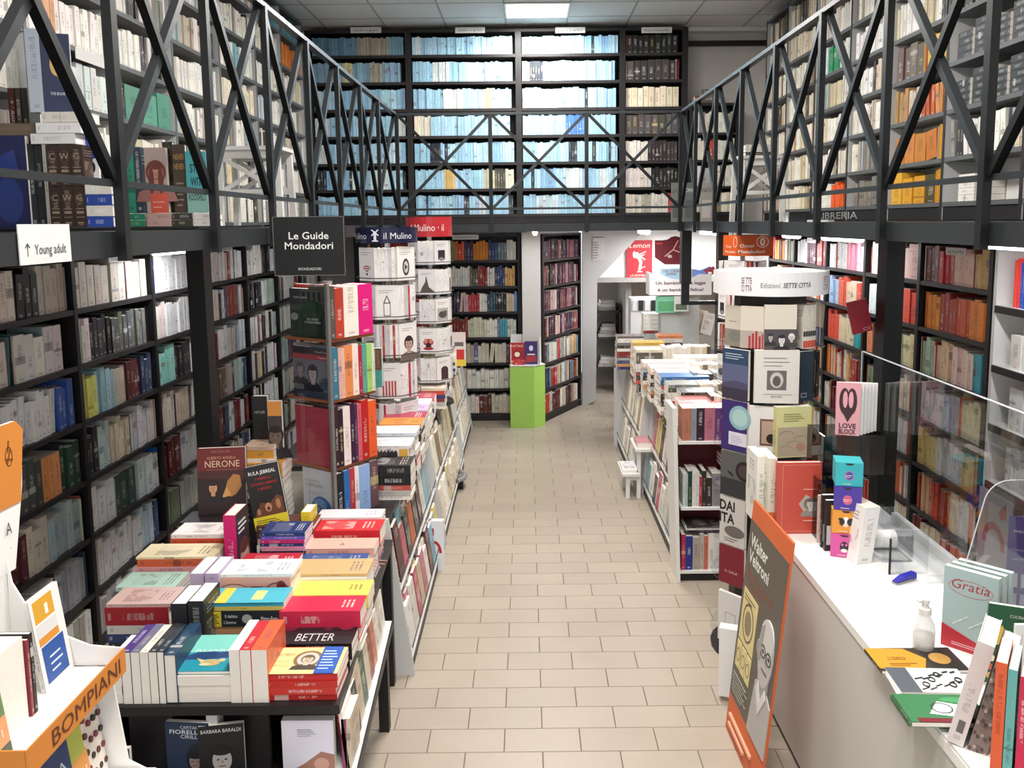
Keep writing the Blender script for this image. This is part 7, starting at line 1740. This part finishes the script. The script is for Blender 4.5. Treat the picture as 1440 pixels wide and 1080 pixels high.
ob = part('rolled_mat', None, lambda b: b.cyl((Q(-30, 180, 4.2).x, 4.28, zr2 + .06), (Q(48, 180, 4.2).x, 4.28, zr2 + .06), .055, .055, mat('brown_roll', '6a5c4c', .7), 18)); ob['label'] = 'brown rolled object lying on the young adult books at the gallery bench'; ob['category'] = 'roll'
for k, (c, l) in enumerate((('5a2c24', 'brown-red'), ('4a3a34', 'dark brown'), ('3a3430', 'black-brown'))):
    one_book((Q(2 + 9 * k, 150, 4.3).x, 4.36, zr2 + .0), X_, Z_, Y_, .036, .30, .1, c, '%s spine standing behind the rolled object, %s from the left' % (l, ordn(k + 1)))
# second group
YH = 4.62
lay = [(178, 206, 'green', '2f8a6c', .03), (207, 243, 'pinkish', 'c8a49c', .035), (243, 272, 'dark olive', '3c3a34', .035), (272, 302, 'white', 'dcdad4', .03)]
for a, b2, nm, c, h in lay:
    x0, x1 = Q(a, 318, YH).x, Q(b2, 318, YH).x
    for q in range(2):
        one_book((x0, YH, zb + q * .036), Z_, X_, Y_, .034, x1 - x0 - .006, .15, c, '%s book lying flat on the gallery bench, %s of its pair' % (nm, 'upper' if q else 'lower'), hard=True)
zs_ = zb + .073
one_book((Q(180, 308, YH).x, YH, zs_), X_, Z_, Y_, .05, Q(180, 205, YH).z - zs_, .15, '3a9a7c', 'sea-green spine standing on the flat green pair of the gallery bench', hard=True)
one_book((Q(193, 308, YH).x, YH, zs_), X_, Z_, Y_, .04, Q(193, 207, YH).z - zs_, .15, '3a4450', 'slate spine standing beside the sea-green one', hard=True)
def woman(P): P.rect(0, 0, 1, 1, 'b8a49c'); P.portrait(.5, .6, .34, 'c89484', '7a3c34', 'a8746c'); P.ell(.28, .5, .12, .22, '7a3c34'); P.ell(.72, .5, .12, .22, '7a3c34'); P.rect(.2, 0, 1, .3, 'd85c48'); P.lines(.3, .9, .08, .24, 2, 'e8a898', .2)
gb_(208, 238, 212, 304, YH, 'b8a49c', 'cover with a red-haired woman above an orange band, on the gallery bench', woman, .03, z=zs_)
def deco(P): P.rect(0, 0, 1, 1, '26221e'); [P.ring(.5, .12 + .25 * k, .3, .08, .012, 'c8b078', 12) for k in range(4)]; P.rect(.4, 0, .6, 1, '3a342c')
gb_(234, 248, 203, 303, YH + .05, '26221e', 'black cover with gold rings standing behind the woman cover', deco, .03, z=zs_)
gb_(247, 265, 206, 302, YH + .02, '4a3a2c', 'dark brown cover with ochre capitals beside the gold-ringed one', lambda P: (P.text('NEVER', .5, .78, .03, 'c89848', width=P.w * .8), P.text('NEVER', .5, .64, .03, 'c89848', width=P.w * .8), P.lines(.2, .8, .1, .5, 5, '8a8478', .3)), .03, z=zs_)
gb_(265, 294, 216, 302, YH, '4aa8b0', 'turquoise cover with dark brushed capitals at the right end of the gallery bench', lambda P: (P.text('STAY', .55, .66, .045, '1c3c40', width=P.w * .7, bold=.02), P.text('WITH', .55, .44, .045, '1c3c40', width=P.w * .7, bold=.02), P.rect(0, 0, 1, .4, '8ab8ac'), P.text('ROOSVELT', .5, .2, .035, '1c3c40', width=P.w * .85, bold=.02)), .03, z=zs_)
# stools on the gallery
def xstool(cx, cy, w_, h, label):
    s = empty('wooden_stool', (cx, cy, GZ), label, 'stool'); d = w_ * .8
    part('seat', s, lambda b: b.box(cx - w_ / 2, cx + w_ / 2, cy - d / 2, cy + d / 2, GZ + h - .025, GZ + h, WHT))
    for sx in (-1, 1):
        for sy in (-1, 1):
            part('leg', s, lambda b: b.bar((cx + sx * (w_ / 2 - .03), cy + sy * (d / 2 - .03), GZ + h - .025), (cx + sx * (w_ / 2 - .015), cy + sy * (d / 2 - .015), GZ), .038, .038, WHT, side=X_))
    for sy in (-1, 1):
        y = cy + sy * (d / 2 - .03)
        part('apron', s, lambda b: b.box(cx - w_ / 2 + .05, cx + w_ / 2 - .05, y - .01, y + .01, GZ + h - .08, GZ + h - .025, WHT))
        part('lower_bar', s, lambda b: b.box(cx - w_ / 2 + .04, cx + w_ / 2 - .04, y - .01, y + .01, GZ + h * .42, GZ + h * .47, WHT))
        for q in (-1, 1): part('cross_slat', s, lambda b: b.bar((cx - q * (w_ / 2 - .05), y + q * .006, GZ + h * .47), (cx + q * (w_ / 2 - .05), y + q * .006, GZ + h - .08), .006, .03, WHT, side=Y_))
    return s
xstool(-1.86, 5.85, .44, .54, 'white wooden stool with crossed slats on the left gallery')
xstool(1.95, 7.1, .38, .54, 'white wooden stool with crossed slats on the right gallery')
for k in range(3): one_book((1.82, 7.0, GZ + .542 + k * .03), Z_, X_, Y_, .029, .26, .18, ['3a3634', 'dcd8cc', 'e0dccc'][k], '%s book lying on the stool of the right gallery, %s up' % (cname(['3a3634', 'dcd8cc', 'e0dccc'][k]), ordn(k + 1)))
# low case at the back right of the gallery
bookcase('low dark case of white books beside the back gallery wall', (0, 10.5, 0), (1, 0, 0), (0, 1, 0), [2.05, 2.62], [2.651, 2.969, 3.293, 3.623], 3.98, .3, BLK, BLKSH, BLK, tu=.03, zbase=GZ, plinth=2.62)
for s, z in enumerate([2.651, 2.969, 3.293, 3.623]):
    fill((2.075, 10.515, z), X_, Y_, .53, .3, ['cream', 'white', [('e8e0d0', 4), ('c84838', 2), ('e0dcd0', 5)], 'white'][s], 'pocket_book' if 0 else None, '', 'pale blue books on the lower back gallery shelves', hs=(.75, .88), depth=.16)
for k, (x, c) in enumerate(((2.1, '6a3a34'), (2.1, 'c8c4bc'), (2.1, '8a2a2c'))): one_book((x, 10.55, 3.982 + .03 * k), Z_, X_, Y_, .028, .3, .16, c, '%s book lying on top of the low gallery case, %s up' % (cname(c), ordn(k + 1)), split=False)
face_book(987, 1004, 121, 140, 10.5, '5a5450', 'dark picture book standing on the low gallery case', None, .02, z=3.982)
for k, (a, b2, c, t) in enumerate(((944, 962, '7a7a74', 'plain'), (962, 976, '6a7070', 'OMA'), (985, 1001, 'a8a09c', 'NATI'))):
    face_book(a, b2, 255, 310, 9.9, c, ['grey photograph book leaning at the end of the blue classics', 'dark grey book with large white capitals beside the back gallery post', 'pale grey book with black capitals before the low gallery case'][k], (lambda P: (P.text(t, .5, .75, .05, 'e0e0dc' if k == 1 else '3a3a3a', width=P.w * .8), P.rect(.1, .1, .9, .55, '5a605c' if k < 2 else 'c8c0bc'))), .03, z=GZ)
# camera tripod head and lettering object lying on the right gallery edge
cl2 = empty('cut_out_letters', (1.72, 5.0, GZ), 'black device and pale cut-out letters lying at the right gallery edge', 'letters')
P = Print(ax(1150, 311, 1.66), -Y_, Z_, .5, .05, -X_)
part('bar', cl2, lambda b: b.box(1.64, 1.67, 4.55, 5.0, GZ, GZ + .012, CARD))
part('device', cl2, lambda b: (b.box(1.63, 1.70, 4.9, 5.2, GZ, GZ + .05, BLK)))
part('card_tag', cl2, lambda b: b.box(1.63, 1.634, 5.22, 5.32, GZ, GZ + .06, CARD))
Pq = Print((1.64, 4.85, GZ + .012), -Y_, Z_, .7, .05, -X_); Pq.text('LIBRERIA', .6, .1, .035, 'c8c8c4', width=.55); Pq.done(cl2, 'lettering')

# ---------------------------------------------------------------- signs
a, b_, c = ax(29, 370, XL + .006), ax(101, 366, XL + .006), ax(27, 328, XL + .006)
s_ = sign('shelf_sign', 'white sign reading Young adult with an arrow, on the left gallery edge', (XL + .006, a.y, GB + .0), Y_, Z_, b_.y - a.y, .105, 'd4d5d3', th=.003)
P = Print((XL + .006, a.y, GB), Y_, Z_, b_.y - a.y, .105, X_)
P.text('Young adult', .58, .25, .026, '4a4848', width=P.w * .62).line(.14, .2, .14, .5, .002, '4a4848').line(.14, .52, .10, .42, .002, '4a4848').line(.14, .52, .18, .42, .002, '4a4848'); P.done(s_, 'lettering')
for k, (x0, x1, t, l) in enumerate(((493, 536, 'Latini e greci', 'small white section label over the first bay of blue classics'), (640, 682, 'Latini e greci', 'small white section label over the second bay of blue classics'), (781, 823, 'Latini e greci', 'small white section label over the third bay of blue classics'), (902, 945, 'Arte e fotografia', 'small white section label over the art and photography bay'))):
    o = Q(x0, 46.5, 10.54); w_ = Q(x1, 46.5, 10.54).x - o.x
    sign('shelf_sign', l, (o.x, 10.545, o.z), X_, Z_, w_, .07, 'e4e3e0', t, '4a4a4c')
for px0, px1, py, X, l in ((153, 183, 370, -2.58, 'small white label over the second left lower bay'), (310, 327, 354, -2.58, 'small white label over the left lower bay past the column')):
    p0_, p1_ = ax(px0, py, X), ax(px1, py, X); sign('shelf_sign', l, (X + .001, p0_.y, p0_.z), Y_, Z_, p1_.y - p0_.y, .05, 'c8c6c2', 'Saggistica', '5a5a5a')
for px0, px1, py, X, l in ((1330, 1358, 358, 2.83, 'small white label over the bay of red and orange books'), (1135, 1147, 341, 2.83, 'small white label over the far right lower bay')):
    p0_, p1_ = ax(px0, py, X), ax(px1, py, X); sign('shelf_sign', l, (X - .001, p0_.y, p0_.z), -Y_, Z_, p0_.y - p1_.y, .05, 'c8c6c2', 'gialli', '5a5a5a')
o = Q(636, 337, 10.54); sign('shelf_sign', 'white label over the back lower bookcase beside the red-header stand', (o.x, 10.54, o.z), X_, Z_, Q(673, 337, 10.54).x - o.x, .06, 'dcdad8', 'letteratura moderna', '4a4a4c')
sign('shelf_sign', 'white shelf-edge label on the left gallery bookcase', ax(107, 82, -2.655), Y_, Z_, .42, .07, 'd8d6d2')

# ---------------------------------------------------------------- everything too many or too small to pick apart
LBL = {'books on the far left lower shelves': ('shelf_filling', 'remaining small book spines deep along the left lower wall'), 'books on the far right lower shelves': ('shelf_filling', 'remaining book spines along the right lower wall'),
       'books on the far left gallery shelves': ('shelf_filling', 'remaining pale book spines along the left gallery'), 'books on the far right gallery shelves': ('shelf_filling', 'remaining pale book spines along the right gallery'),
       'pale blue books on the lower back gallery shelves': ('shelf_filling', 'remaining blue and mixed spines on the back gallery'), 'books on the hidden end of the back bookcase': ('shelf_filling', 'remaining spines on the back lower shelves')}
for k, b in STUFF.items():
    if b.v:
        o = b.build('remaining_books'); o['kind'] = 'stuff'; o['label'] = LBL[k][1]; o['category'] = 'books'
# labels: keep within sixteen words
for o in COL.objects:
    l = o.get('label')
    if not l or not o.get('category'): continue
    for a_, b__ in ((' from the top of the ', ' down the '), (' from the bottom of the ', ' up the '), (' of the acrylic stand', ' of acrylic stand'), (' lying ', ' '), (' standing ', ' '), (' on the right racks', ', right racks'), ('in the second rank of the table ledge', 'in the rear row of the table ledge'), (' leaning face out', ' face out'), ('narrow stack at the table corner beside the orange stand', 'narrow stack beside the orange stand'), (' with ', ' with ')):
        if len(l.replace(',', ' ').split()) <= 16: break
        l = l.replace(a_, b__)
    ws = l.split()
    if len(ws) > 16: print('LONG', l)
    o['label'] = l
